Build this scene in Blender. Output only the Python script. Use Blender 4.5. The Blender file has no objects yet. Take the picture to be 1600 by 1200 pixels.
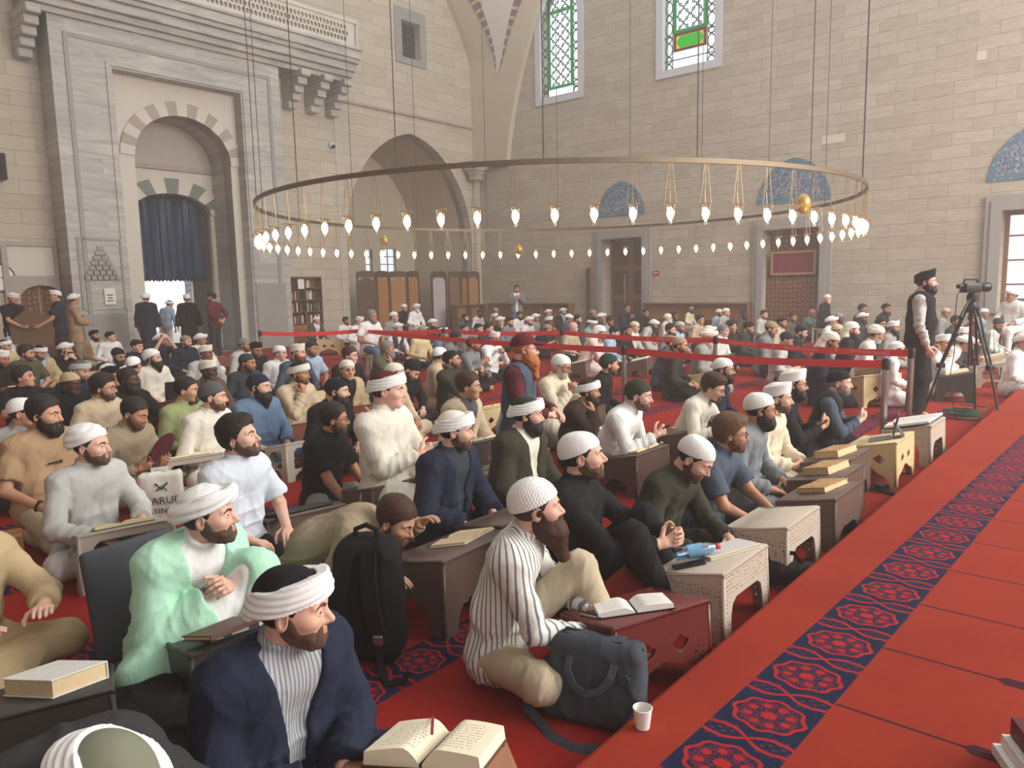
import bpy, bmesh, math, random
import numpy as np
from mathutils import Vector, Matrix

# ------------------------------------------------------------------ camera, world, lights, exposure
FPX = 1160.0                                   # focal length in pixels of the 1600 x 1200 frame
PITCH, ROLL, CAMH = math.radians(7.46), math.radians(1.2), 1.65
_f = np.array([0, math.cos(PITCH), -math.sin(PITCH)])
_r0 = np.array([1.0, 0, 0]); _u0 = np.array([0, math.sin(PITCH), math.cos(PITCH)])
_up = math.cos(ROLL) * _u0 + math.sin(ROLL) * _r0
_rt = math.cos(ROLL) * _r0 - math.sin(ROLL) * _u0
CAM = np.array([0, 0, CAMH])
SC = bpy.context.scene
COL = SC.collection
cd = bpy.data.cameras.new('camera'); co = bpy.data.objects.new('camera', cd); COL.objects.link(co)
cd.sensor_fit = 'HORIZONTAL'; cd.sensor_width = 36.0; cd.lens = 36.0 * FPX / 1600.0
cd.clip_start = 0.05; cd.clip_end = 300
M = Matrix.Identity(4)
for i in range(3):
    M[i][0] = _rt[i]; M[i][1] = _up[i]; M[i][2] = -_f[i]; M[i][3] = CAM[i]
co.matrix_world = M
SC.camera = co

W = bpy.data.worlds.new('daylight'); SC.world = W; W.use_nodes = True
_b = W.node_tree.nodes['Background']
_b.inputs['Color'].default_value = (0.97, 0.985, 1.0, 1); _b.inputs['Strength'].default_value = 1.25

ANG = math.radians(40.7)                       # the room is turned against the camera
U = np.array([math.sin(ANG), math.cos(ANG), 0.0]); V = np.array([-math.cos(ANG), math.sin(ANG), 0.0])
RZL, RZR = math.pi / 2 - ANG, -ANG             # turn of things on the left wall / on the right wall
VW, UW = 20.5, 21.9                            # distance of the left and the right wall
def uvz(u, v, z=0.0): return Vector(tuple(U * u + V * v + np.array([0, 0, z])))

def light(name, kind, loc, target, energy, size=1.0, color=(1, 1, 1), sizey=None):
    l = bpy.data.lights.new(name, kind); l.energy = energy; l.color = color
    if kind == 'AREA':
        l.size = size
        if sizey: l.shape = 'RECTANGLE'; l.size_y = sizey
    o = bpy.data.objects.new(name, l); COL.objects.link(o); o.location = loc
    o.rotation_euler = (Vector(target) - Vector(loc)).to_track_quat('-Z', 'Y').to_euler()
    return o
# daylight from the tall windows of the wall out of view on the right
light('window_daylight', 'AREA', uvz(13, -10, 8), uvz(10, 4, 0.5), 4200, 14, (1.0, 0.95, 0.88), 7)

SC.view_settings.view_transform = 'Standard'; SC.view_settings.look = 'None'
SC.view_settings.exposure = 0.0; SC.view_settings.gamma = 1.0
SC.view_settings.use_curve_mapping = False
SC.cycles.max_bounces = 6; SC.cycles.diffuse_bounces = 3; SC.cycles.glossy_bounces = 2
SC.cycles.transparent_max_bounces = 10; SC.cycles.transmission_bounces = 4
SC.cycles.caustics_reflective = False; SC.cycles.caustics_refractive = False

def ray(x, y): return _f + _rt * (x - 800) / FPX + _up * (600 - y) / FPX
def onz(x, y, z=0.0):
    d = ray(x, y); return CAM + d * ((z - CAMH) / d[2])
def onv(x, y, v=VW):
    d = ray(x, y); p = CAM + d * (v / (d @ V)); return float(p @ U), float(p[2])
def onu(x, y, u=UW):                            # gives -v (the local x of the right wall) and z
    d = ray(x, y); p = CAM + d * (u / (d @ U)); return -float(p @ V), float(p[2])
def atd(x, y, depth):
    return CAM + ray(x, y) * depth

# ------------------------------------------------------------------ materials
class N:
    """a tiny expression layer over shader math nodes"""
    def __init__(s, nt, sock): s.nt, s.s = nt, sock
    def _m(s, op, *a, clamp=False):
        n = s.nt.nodes.new('ShaderNodeMath'); n.operation = op; n.use_clamp = clamp
        for i, q in enumerate((s,) + a):
            if isinstance(q, N): s.nt.links.new(q.s, n.inputs[i])
            else: n.inputs[i].default_value = float(q)
        return N(s.nt, n.outputs[0])
    def __add__(s, o): return s._m('ADD', o)
    __radd__ = __add__
    def __sub__(s, o): return s._m('SUBTRACT', o)
    def __rsub__(s, o): return (s * -1.0) + o
    def __mul__(s, o): return s._m('MULTIPLY', o)
    __rmul__ = __mul__
    def __truediv__(s, o): return s._m('DIVIDE', o)
    def lt(s, o): return s._m('LESS_THAN', o)
    def gt(s, o): return s._m('GREATER_THAN', o)
    def abs(s): return s._m('ABSOLUTE')
    def sin(s): return s._m('SINE')
    def cos(s): return s._m('COSINE')
    def frac(s): return s._m('FRACT')
    def floor(s): return s._m('FLOOR')
    def sqrt(s): return s._m('SQRT')
    def max(s, o): return s._m('MAXIMUM', o)
    def min(s, o): return s._m('MINIMUM', o)
    def atan2(s, o): return s._m('ARCTAN2', o)
    def pow(s, o): return s._m('POWER', o)
    def clamp(s): return s._m('ADD', 0.0, clamp=True)

class MT:
    def __init__(s, name, rough=0.7, metal=0.0, spec=0.35):
        s.m = bpy.data.materials.new(name); s.m.use_nodes = True; s.nt = s.m.node_tree
        s.b = s.nt.nodes['Principled BSDF']; s.b.inputs['Roughness'].default_value = rough
        s.b.inputs['Metallic'].default_value = metal; s.b.inputs['Specular IOR Level'].default_value = spec
    def node(s, t, **kw):
        n = s.nt.nodes.new('ShaderNode' + t)
        for k, v in kw.items(): setattr(n, k, v)
        return n
    def link(s, a, b): s.nt.links.new(a.s if isinstance(a, N) else a, b)
    def coords(s, kind='Object'):
        return s.node('TexCoord').outputs[kind]
    def xyz(s, kind='Object'):
        n = s.node('SeparateXYZ'); s.link(s.coords(kind), n.inputs[0])
        return [N(s.nt, n.outputs[i]) for i in range(3)]
    def vec(s, x, y, z=0.0):
        n = s.node('CombineXYZ')
        for i, q in enumerate((x, y, z)):
            if isinstance(q, N): s.link(q, n.inputs[i])
            else: n.inputs[i].default_value = q
        return n.outputs[0]
    def noise(s, vec=None, scale=5.0, detail=3.0, rough=0.5, dist=0.0):
        n = s.node('TexNoise'); n.inputs['Scale'].default_value = scale; n.inputs['Detail'].default_value = detail
        n.inputs['Roughness'].default_value = rough; n.inputs['Distortion'].default_value = dist
        s.link(vec if vec is not None else s.coords(), n.inputs['Vector'])
        return N(s.nt, n.outputs['Fac'])
    def voro(s, vec=None, scale=5.0, feature='F1', out='Distance', rnd=1.0):
        n = s.node('TexVoronoi'); n.feature = feature; n.inputs['Scale'].default_value = scale
        n.inputs['Randomness'].default_value = rnd
        s.link(vec if vec is not None else s.coords(), n.inputs['Vector'])
        return N(s.nt, n.outputs[out])
    def mix(s, fac, a, b, mode='MIX'):
        n = s.node('Mix'); n.data_type = 'RGBA'; n.blend_type = mode; n.clamp_factor = True
        for q, i in ((fac, 0), (a, 6), (b, 7)):
            if isinstance(q, N): s.link(q, n.inputs[i])
            elif isinstance(q, bpy.types.NodeSocket): s.link(q, n.inputs[i])
            elif isinstance(q, (int, float)): n.inputs[i].default_value = q
            else: n.inputs[i].default_value = (*q[:3], 1)
        return n.outputs[2]
    def color(s, c):
        if isinstance(c, (tuple, list)): s.b.inputs['Base Color'].default_value = (*c[:3], 1)
        else: s.link(c, s.b.inputs['Base Color'])
        return s
    def bump(s, h, strength=0.3, dist=0.01):
        n = s.node('Bump'); n.inputs['Strength'].default_value = strength; n.inputs['Distance'].default_value = dist
        s.link(h, n.inputs['Height']); s.link(n.outputs[0], s.b.inputs['Normal']); return s

def plain(name, c, rough=0.6, metal=0.0, spec=0.35, var=0.0, vs=30, bump=0.0, bs=60, bd=0.003):
    t = MT(name, rough, metal, spec)
    if var:
        t.color(t.mix(t.noise(scale=vs), tuple(q * (1 - var) for q in c), tuple(min(1, q * (1 + var)) for q in c)))
    else: t.color(c)
    if bump: t.bump(t.noise(scale=bs, detail=4), bump, bd)
    return t.m
def emit(name, c, k, sampled=False):
    m = bpy.data.materials.new(name); m.use_nodes = True; nt = m.node_tree; nt.nodes.clear()
    e = nt.nodes.new('ShaderNodeEmission'); e.inputs[0].default_value = (*c, 1); e.inputs[1].default_value = k
    o = nt.nodes.new('ShaderNodeOutputMaterial'); nt.links.new(e.outputs[0], o.inputs[0])
    if not sampled: m.cycles.emission_sampling = 'NONE'
    return m
def lin(r, g, b):
    return tuple(((q / 255) / 12.92 if q / 255 <= 0.04045 else ((q / 255 + 0.055) / 1.055) ** 2.4) for q in (r, g, b))

def fabric(name, c, var=0.12, stripes=None, rough=0.88, soft=0.5):
    """woven cloth: slight tone changes, creases as bump, optional woven stripes"""
    t = MT(name, rough, 0, 0.2)
    n1 = t.noise(scale=9, detail=4, rough=0.6)
    base = t.mix(n1, tuple(q * (1 - var) for q in c), tuple(min(1, q * (1 + var)) for q in c))
    if stripes:
        x, y, z = t.xyz()
        sx = (x.atan2(y - 0.03) * (0.19 * stripes[1])).frac()
        base = t.mix(sx.lt(stripes[2]), base, stripes[0])
    t.color(base)
    xx, yy, zz = t.xyz(); n2 = t.noise(t.vec(xx * 1.6, yy * 1.6, zz * 0.7), 13, 2, 0.45, 0.7); n3 = t.noise(scale=420, detail=1)
    t.bump(n2 * 1.0 + n3 * 0.05, soft * 0.6, 0.02)
    return t.m

# ------------------------------------------------------------------ scene helpers
def mesh_obj(name, me, mat=None, parent=None):
    o = bpy.data.objects.new(name, me); COL.objects.link(o)
    if mat is not None:
        if me.materials: o.material_slots[0].link = 'OBJECT'; o.material_slots[0].material = mat
        else: me.materials.append(mat)
    if parent is not None: o.parent = parent
    return o
def tag(o, label, cat, group=None, kind=None):
    if label: o['label'] = label
    if cat: o['category'] = cat
    if group: o['group'] = group
    if kind: o['kind'] = kind
    return o
def empty(name, loc, rz=0.0):
    o = bpy.data.objects.new(name, None); COL.objects.link(o); o.location = loc; o.rotation_euler = (0, 0, rz)
    o.empty_display_size = 0.05
    return o
def copy_tree(o, parent=None):
    c = o.copy(); COL.objects.link(c)
    if parent is not None: c.parent = parent; c.matrix_parent_inverse = o.matrix_parent_inverse.copy()
    for ch in list(o.children): copy_tree(ch, c)
    return c
def structure(o): o['kind'] = 'structure'; return o

class MB:
    """collects simple shapes into one mesh"""
    def __init__(s): s.bm = bmesh.new()
    def box(s, x0, x1, y0, y1, z0, z1, bev=0.0, seg=2, mat=None):
        t = bmesh.new(); bmesh.ops.create_cube(t, size=1)
        for v in t.verts:
            v.co = Vector(((x0 + x1) / 2 + v.co.x * (x1 - x0), (y0 + y1) / 2 + v.co.y * (y1 - y0), (z0 + z1) / 2 + v.co.z * (z1 - z0)))
        if bev: bmesh.ops.bevel(t, geom=list(t.edges), offset=bev, segments=seg, affect='EDGES', profile=0.5)
        return s._add(t, mat)
    def _add(s, t, mat=None):
        if mat is not None: bmesh.ops.transform(t, matrix=mat, verts=t.verts)
        me = bpy.data.meshes.new('tmp'); t.to_mesh(me); t.free(); s.bm.from_mesh(me); bpy.data.meshes.remove(me); return s
    def tube(s, pts, r, seg=8, cap=True):
        pts = [Vector(p) for p in pts]; rs = r if isinstance(r, (list, tuple)) else [r] * len(pts)
        rings = []; prev = None
        for i, p in enumerate(pts):
            d = (pts[min(i + 1, len(pts) - 1)] - pts[max(i - 1, 0)]).normalized()
            if prev is None:
                a = d.orthogonal().normalized()
            else:
                a = (prev - d * prev.dot(d)); a = a.normalized() if a.length > 1e-6 else d.orthogonal().normalized()
            prev = a; b = d.cross(a)
            rings.append([s.bm.verts.new(p + (a * math.cos(2 * math.pi * k / seg) + b * math.sin(2 * math.pi * k / seg)) * rs[i]) for k in range(seg)])
        for A, B in zip(rings, rings[1:]):
            for k in range(seg): s.bm.faces.new((A[k], A[(k + 1) % seg], B[(k + 1) % seg], B[k]))
        if cap: s.bm.faces.new(rings[0][::-1]); s.bm.faces.new(rings[-1])
        return s
    def ribbon(s, pts, w, t, upv=(0, 0, 1)):
        """flat strap along pts: width w along the side vector, thickness t"""
        pts = [Vector(p) for p in pts]; rings = []
        for i, p in enumerate(pts):
            d = (pts[min(i + 1, len(pts) - 1)] - pts[max(i - 1, 0)]).normalized()
            u = Vector(upv(i) if callable(upv) else upv); sd = d.cross(u).normalized(); n = sd.cross(d)
            rings.append([s.bm.verts.new(p + sd * a * w / 2 + n * b * t / 2) for a, b in ((-1, -1), (1, -1), (1, 1), (-1, 1))])
        for A, B in zip(rings, rings[1:]):
            for k in range(4): s.bm.faces.new((A[k], A[(k + 1) % 4], B[(k + 1) % 4], B[k]))
        s.bm.faces.new(rings[0][::-1]); s.bm.faces.new(rings[-1]); return s
    def lathe(s, prof, seg=20, loc=(0, 0, 0), capb=False, capt=False):
        loc = Vector(loc); rings = []
        for r, z in prof:
            rings.append([s.bm.verts.new(loc + Vector((r * math.cos(2 * math.pi * k / seg), r * math.sin(2 * math.pi * k / seg), z))) for k in range(seg)])
        for A, B in zip(rings, rings[1:]):
            for k in range(seg): s.bm.faces.new((A[k], A[(k + 1) % seg], B[(k + 1) % seg], B[k]))
        if capb: s.bm.faces.new(rings[0][::-1])
        if capt: s.bm.faces.new(rings[-1])
        return s
    def prism(s, pts, axis_from, axis_to):
        """polygon pts given as function-free 3d lists extruded by vector (axis_to - axis_from)"""
        e = Vector(axis_to) - Vector(axis_from)
        a = [s.bm.verts.new(Vector(p)) for p in pts]; b = [s.bm.verts.new(Vector(p) + e) for p in pts]
        n = len(pts)
        s.bm.faces.new(a[::-1]); s.bm.faces.new(b)
        for k in range(n): s.bm.faces.new((a[k], a[(k + 1) % n], b[(k + 1) % n], b[k]))
        return s
    def sheet(s, rows):
        vs = [[s.bm.verts.new(Vector(p)) for p in r] for r in rows]
        for A, B in zip(vs, vs[1:]):
            for k in range(len(A) - 1): s.bm.faces.new((A[k], A[k + 1], B[k + 1], B[k]))
        return s
    def mesh(s, name, smooth=False, angle=None):
        bmesh.ops.recalc_face_normals(s.bm, faces=s.bm.faces)
        me = bpy.data.meshes.new(name); s.bm.to_mesh(me); s.bm.free()
        if smooth:
            me.polygons.foreach_set('use_smooth', [True] * len(me.polygons))
            if angle is not None: me.set_sharp_from_angle(angle=angle)
        return me
    def obj(s, name, mat=None, parent=None, smooth=False, angle=0.6):
        return mesh_obj(name, s.mesh(name, smooth, angle), mat, parent)

def plate(name, outer, holes=(), y0=0.0, y1=0.1, mat=None, parent=None, bevel=0.0):
    """a flat panel in the local x-z plane with holes, between y0 and y1"""
    cu = bpy.data.curves.new(name, 'CURVE'); cu.dimensions = '2D'; cu.fill_mode = 'BOTH'
    cu.extrude = abs(y1 - y0) / 2 - bevel; cu.bevel_depth = bevel; cu.bevel_resolution = 1
    for loop in [outer] + list(holes):
        sp = cu.splines.new('POLY'); sp.points.add(len(loop) - 1); sp.use_cyclic_u = True
        for p, q in zip(sp.points, loop): p.co = (q[0], q[1], 0, 1)
    ob = bpy.data.objects.new('tmp', cu)
    me = bpy.data.meshes.new_from_object(ob); bpy.data.objects.remove(ob); bpy.data.curves.remove(cu)
    me.transform(Matrix.Translation((0, (y0 + y1) / 2, 0)) @ Matrix.Rotation(math.pi / 2, 4, 'X'))
    me.name = name
    return mesh_obj(name, me, mat, parent)
def place(o, loc, rz=0.0, ):
    o.location = loc; o.rotation_euler = (0, 0, rz); return o
def arc(cx, cz, rx, rz, a0, a1, n=16):
    return [(cx + rx * math.cos(math.radians(a0 + (a1 - a0) * k / n)), cz + rz * math.sin(math.radians(a0 + (a1 - a0) * k / n))) for k in range(n + 1)]
def ogive(x0, x1, zs, za, n=14, fl=0.0):
    """pointed arch from (x0,zs) over the apex to (x1,zs)"""
    c = (x0 + x1) / 2; h = (x1 - x0) / 2; out = []
    for k in range(n + 1):
        t = k / n; a = math.pi / 2 * t
        out.append((c - h * math.cos(a) ** 0.9 * (1 - 0.0 * t), zs + (za - zs) * (0.86 * math.sin(a) + 0.14 * t ** 2)))
    return out + [(2 * c - x, z) for x, z in out[::-1][1:]]
def text_mesh(txt, size, ext=0.001):
    cu = bpy.data.curves.new('txt', 'FONT'); cu.body = txt; cu.size = size; cu.extrude = ext; cu.align_x = 'CENTER'; cu.align_y = 'CENTER'
    ob = bpy.data.objects.new('tmp', cu); me = bpy.data.meshes.new_from_object(ob)
    bpy.data.objects.remove(ob); bpy.data.curves.remove(cu); return me
# ------------------------------------------------------------------ figures: distance fields turned into one surface
F4 = np.float32
def A3(*q): return np.array(q, F4)
def nrm(a): a = np.asarray(a, F4); return a / max(1e-8, float(np.linalg.norm(a)))
def rotx(a): a = math.radians(a); c, s = math.cos(a), math.sin(a); return np.array([[1, 0, 0], [0, c, -s], [0, s, c]], F4)
def roty(a): a = math.radians(a); c, s = math.cos(a), math.sin(a); return np.array([[c, 0, s], [0, 1, 0], [-s, 0, c]], F4)
def rotz(a): a = math.radians(a); c, s = math.cos(a), math.sin(a); return np.array([[c, -s, 0], [s, c, 0], [0, 0, 1]], F4)

def f_cap(p, a, b, r1, r2):
    a = np.asarray(a, F4); b = np.asarray(b, F4)
    ab = b - a; L = float(ab @ ab) + 1e-9; q = p - a
    t = np.clip(q @ ab / L, 0, 1); d = q - t[:, None] * ab
    return np.sqrt(np.einsum('ij,ij->i', d, d)) - (r1 + (r2 - r1) * t)
def f_ell(p, c, r, R=None):
    q = p - np.asarray(c, F4)
    if R is not None: q = q @ R
    r = np.asarray(r, F4); k0 = np.sqrt((((q / r)) ** 2).sum(1)); k1 = np.sqrt(((q / (r * r)) ** 2).sum(1))
    return k0 * (k0 - 1) / np.maximum(k1, 1e-6)
def smin(a, b, k):
    if k <= 0: return np.minimum(a, b)
    h = np.clip(0.5 + 0.5 * (b - a) / k, 0, 1); return b + (a - b) * h - k * h * (1 - h)
def smax(a, b, k): return -smin(-a, -b, k)
def fold(p, amp, sd=0.0, fr=1.0):
    x, y, z = p[:, 0] * fr, p[:, 1] * fr, p[:, 2] * fr
    w = np.sin(19 * x + 7 * z + sd) + np.sin(17 * y - 9 * z + 2 * sd)
    a = 1 - np.abs(np.sin(15 * z + 1.5 * w + 6 * x + sd)); b = 1 - np.abs(np.sin(21 * x - 11 * y + 13 * z + 1.2 * w + 3 * sd))
    return -amp * (2.2 * a * a + 1.3 * b * b - 1.1)

def bends(p, S, amp, legs=False):
    """creases that gather at elbows, knees, armpits and the waist, and hang from the shoulders"""
    out = 0.0; J = []
    if legs:
        for h, k, a, t in S['leg']: J.append((k, nrm(a - h), 0.09, 85)); J.append((h, nrm(k - h), 0.12, 60))
    else:
        for i in (0, 1):
            e, w = S['arm'][i][0], S['arm'][i][1]; s = S['sh'][i]
            J.append((e, nrm(w - s), 0.085, 95)); J.append(((e + w) / 2, nrm(w - e), 0.09, 110)); J.append((s * 0.75 + S['C'] * 0.25, nrm(e - S['N']), 0.1, 70))
        J.append((S['W'] + S['Rt'] @ A3(0, 0.08, -0.05), nrm(S['C'] - S['P'] + A3(0.1, 0, 0)), 0.14, 75))
    for c, d, r, fr in J:
        v = p - c; m = (v * v).sum(1) < (2.2 * r) ** 2
        if not m.any(): continue
        if isinstance(out, float): out = np.zeros(len(p), F4)
        v = v[m]; w = np.exp(-(v * v).sum(1) / (r * r)); b = np.cross(d, A3(0.3, 0.5, 0.8))
        g = 1 - np.abs(np.sin(0.5 * fr * (v @ d) + 0.9 * np.sin(24 * (v @ b)) + 10 * c[0])); out[m] -= 3.2 * amp * w * (g * g - 0.3)
    if not legs:
        q = (p - S['C']) @ S['R2']; an = np.arctan2(q[:, 0], q[:, 1]); h = np.clip((0.05 - q[:, 2]) / 0.3, 0, 1)
        g = 1 - np.abs(np.sin(5.5 * an + 1.5 * np.sin(8 * q[:, 2] + an * 2))); out = out - 2.4 * amp * h * (g * g - 0.3)
    return out
_E = [((0, 0, 0), (1, 0, 0)), ((0, 1, 0), (1, 1, 0)), ((0, 0, 1), (1, 0, 1)), ((0, 1, 1), (1, 1, 1)),
      ((0, 0, 0), (0, 1, 0)), ((1, 0, 0), (1, 1, 0)), ((0, 0, 1), (0, 1, 1)), ((1, 0, 1), (1, 1, 1)),
      ((0, 0, 0), (0, 0, 1)), ((1, 0, 0), (1, 0, 1)), ((0, 1, 0), (0, 1, 1)), ((1, 1, 0), (1, 1, 1))]
def axis(lo, hi, h, fine=()):
    out = [lo]
    while out[-1] < hi:
        x = out[-1]; st = h
        for a, b, s in fine:
            if a - h < x < b: st = min(st, s)
        out.append(x + st)
    return np.array(out, F4)
def polygonize(sdf, xs, ys, zs, name):
    """surface nets over a narrow band of a (stretched) grid"""
    B = 5; ax = []
    for a in (xs, ys, zs):
        n = (-(len(a) - 1)) % B
        ax.append(np.concatenate([a, a[-1] + (a[-1] - a[-2]) * np.arange(1, n + 1)]).astype(F4) if n else a)
    xs, ys, zs = ax; nb = [(len(a) - 1) // B for a in ax]
    cs = [(a[:-1:B] + a[B::B]) / 2 for a in ax]; hs = [(a[B::B] - a[:-1:B]) / 2 for a in ax]
    g = np.stack(np.meshgrid(*cs, indexing='ij'), -1).reshape(-1, 3)
    hd = np.sqrt(sum(q ** 2 for q in np.meshgrid(*hs, indexing='ij'))).reshape(-1)
    d = sdf(g); act = (np.abs(d) < hd * 1.35 + 0.012).reshape(nb)
    F = np.where(d < 0, F4(-1), F4(1)).reshape(nb)
    rep = lambda q: q.repeat(B, 0).repeat(B, 1).repeat(B, 2)
    shp = tuple(len(a) for a in ax)
    Fd = np.ones(shp, F4); Fd[:-1, :-1, :-1] = rep(F); pm = np.zeros(shp, bool); r = rep(act)
    for i in (0, 1):
        for j in (0, 1):
            for k in (0, 1): pm[i:shp[0] - 1 + i, j:shp[1] - 1 + j, k:shp[2] - 1 + k] |= r
    I = np.argwhere(pm); P = np.stack([xs[I[:, 0]], ys[I[:, 1]], zs[I[:, 2]]], 1)
    vals = np.empty(len(P), F4)
    for s in range(0, len(P), 200000): vals[s:s + 200000] = sdf(P[s:s + 200000])
    Fd[pm] = vals; S = Fd < 0
    cnt = np.zeros(tuple(q - 1 for q in shp), np.int8)
    for i in (0, 1):
        for j in (0, 1):
            for k in (0, 1): cnt += S[i:shp[0] - 1 + i, j:shp[1] - 1 + j, k:shp[2] - 1 + k]
    am = (cnt > 0) & (cnt < 8); C = np.argwhere(am); idx = np.full(cnt.shape, -1, np.int32); idx[am] = np.arange(len(C))
    acc = np.zeros((len(C), 3), F4); num = np.zeros(len(C), F4); i, j, k = C.T
    for a, b in _E:
        fa = Fd[i + a[0], j + a[1], k + a[2]]; fb = Fd[i + b[0], j + b[1], k + b[2]]
        c = (fa < 0) != (fb < 0); t = np.where(c, fa / np.where(c, fa - fb, 1), 0).astype(F4)
        acc += np.where(c[:, None], np.array(a, F4) + t[:, None] * (np.array(b, F4) - np.array(a, F4)), 0); num += c
    acc /= np.maximum(num, 1)[:, None]
    vs = np.empty_like(acc)
    for q, a in enumerate(ax): ci = C[:, q]; vs[:, q] = a[ci] + acc[:, q] * (a[ci + 1] - a[ci])
    quads = []
    for axn in range(3):
        o1, o2 = [(1, 2), (2, 0), (0, 1)][axn]
        sl0 = [slice(None)] * 3; sl1 = [slice(None)] * 3
        sl0[axn] = slice(0, -1); sl1[axn] = slice(1, None)
        for o in (o1, o2): sl0[o] = slice(1, -1); sl1[o] = slice(1, -1)
        s0, s1 = S[tuple(sl0)], S[tuple(sl1)]
        for flip in (False, True):
            m = (s0 & ~s1) if not flip else (~s0 & s1)
            q = np.argwhere(m)
            if not len(q): continue
            q[:, o1] += 1; q[:, o2] += 1
            def cell(d1, d2):
                c = q.copy(); c[:, o1] += d1; c[:, o2] += d2; return idx[c[:, 0], c[:, 1], c[:, 2]]
            f = np.stack([cell(-1, -1), cell(0, -1), cell(0, 0), cell(-1, 0)], 1)
            quads.append(f if not flip else f[:, ::-1])
    Q = np.concatenate(quads); Q = Q[(Q >= 0).all(1)]
    return mesh_np(name, vs, Q), vs
def mesh_np(name, vs, Q):
    me = bpy.data.meshes.new(name); n, m = len(vs), len(Q)
    me.vertices.add(n); me.vertices.foreach_set('co', vs.astype(F4).ravel())
    me.loops.add(m * 4); me.loops.foreach_set('vertex_index', Q.astype(np.int32).ravel())
    me.polygons.add(m); me.polygons.foreach_set('loop_start', np.arange(0, m * 4, 4, dtype=np.int32))
    me.update(calc_edges=True); me.polygons.foreach_set('use_smooth', np.ones(m, bool)); me.validate()
    return me
def box_of(pts, pad):
    pts = np.array(pts); return pts.min(0) - pad, pts.max(0) + pad

# ---- the head, in its own frame: centre between the ears, +y forward, +z up
def head_raw(q):
    d = f_ell(q, (0, -0.014, 0.03), (0.077, 0.097, 0.089))
    d = smin(d, f_ell(q, (0, 0.02, 0.0), (0.066, 0.07, 0.086)), 0.03)
    d = smin(d, f_ell(q, (0, 0.03, -0.055), (0.054, 0.056, 0.053)), 0.03)
    return smin(d, f_cap(q, (-0.012, 0.071, -0.092), (0.012, 0.071, -0.092), 0.018, 0.018), 0.03)
def head_sdf(q):
    ax = np.abs(q[:, 0]); m = q.copy(); m[:, 0] = ax
    d = head_raw(q)
    d = smin(d, f_ell(m, (0.046, 0.055, -0.02), (0.022, 0.026, 0.02)), 0.025)
    d = smin(d, f_cap(m, (0.012, 0.088, 0.023), (0.05, 0.07, 0.024), 0.008, 0.007), 0.014)
    s = f_ell(m, (0.032, 0.094, 0.004), (0.019, 0.018, 0.014)); d = smax(d, -s, 0.012)
    for a, b in (((0.017, 0.081, 0.0055), (0.032, 0.0865, 0.0115)), ((0.032, 0.0865, 0.0115), (0.047, 0.076, 0.007)),
                 ((0.018, 0.081, 0.001), (0.032, 0.085, -0.0035)), ((0.032, 0.085, -0.0035), (0.046, 0.076, 0.001))):
        d = smin(d, f_cap(m, a, b, 0.004, 0.004), 0.004)
    d = smin(d, f_cap(q, (0, 0.084, 0.012), (0, 0.110, -0.028), 0.007, 0.0115), 0.014)
    d = smin(d, f_cap(m, (0.008, 0.098, -0.033), (0.0135, 0.09, -0.034), 0.0085, 0.0075), 0.008)
    d = smin(d, f_cap(m, (0, 0.0925, -0.0555), (0.021, 0.0825, -0.0585), 0.0065, 0.004), 0.006)
    d = smin(d, f_cap(m, (0, 0.0915, -0.067), (0.018, 0.083, -0.064), 0.0075, 0.004), 0.006)
    Re = roty(-12) @ rotz(-22)
    e = f_ell(m, (0.08, -0.012, -0.004), (0.009, 0.021, 0.032), Re)
    e = smax(e, -f_ell(m, (0.087, -0.006, -0.002), (0.007, 0.011, 0.019), Re), 0.006)
    return smin(d, e, 0.008)
def zline(y, ys, zs): return np.interp(y, ys, zs).astype(F4)
HATS = {}
def cached(key, fn):
    if key not in HATS: HATS[key] = fn()
    return HATS[key]
def grid(lo, hi, h): return [axis(lo[i], hi[i], h) for i in range(3)]
def hairsdf(kind):
    def f(q):
        th = {'crew': 0.008, 'short': 0.013, 'full': 0.018, 'under': 0.007}[kind]
        y = q[:, 1]; top = np.clip((q[:, 2] - 0.03) / 0.08, 0, 1)
        d = f_ell(q, (0, -0.014, 0.03), (0.077, 0.097, 0.089)); d = smin(d, head_raw(q), 0.02) - (th * 0.55 + th * 0.9 * top)
        if kind == 'full': d = smin(d, f_ell(q, (0.01, 0.045, 0.105), (0.05, 0.05, 0.022)), 0.03)
        zl = zline(y, [-0.1, -0.04, -0.008, 0.018, 0.034, 0.06, 0.1], [-0.075, -0.07, 0.02, 0.0, 0.035, 0.068, 0.073])
        ph = 1.6 * np.sin(22 * q[:, 0] + 30 * q[:, 2]) + 0.9 * np.sin(41 * y + 17 * q[:, 0])
        c1 = 1 - np.abs(np.sin(46 * q[:, 0] + 14 * y + ph)); c2 = 1 - np.abs(np.sin(38 * y - 30 * q[:, 2] + 1.3 * ph))
        nz = -(0.0042 if kind == 'full' else 0.0026) * (c1 * c1 + 0.7 * c2 * c2 - 0.5) * (0.25 + 0.75 * top)
        zl = zl + 0.005 * np.sin(70 * q[:, 0] + 2 * np.sin(45 * q[:, 0])) * (y > 0.03); d = d + 0.005 * np.clip((0.045 - q[:, 2]) / 0.05, 0, 1) * (kind != 'full')
        if kind == 'under': d = smax(d, q[:, 2] - 0.3 * (y + 0.014) - 0.034, 0.004)
        return smax(d + nz * (0.4 if kind == 'under' else 1), (zl - q[:, 2]) * 0.8, 0.008)
    return f
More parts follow.
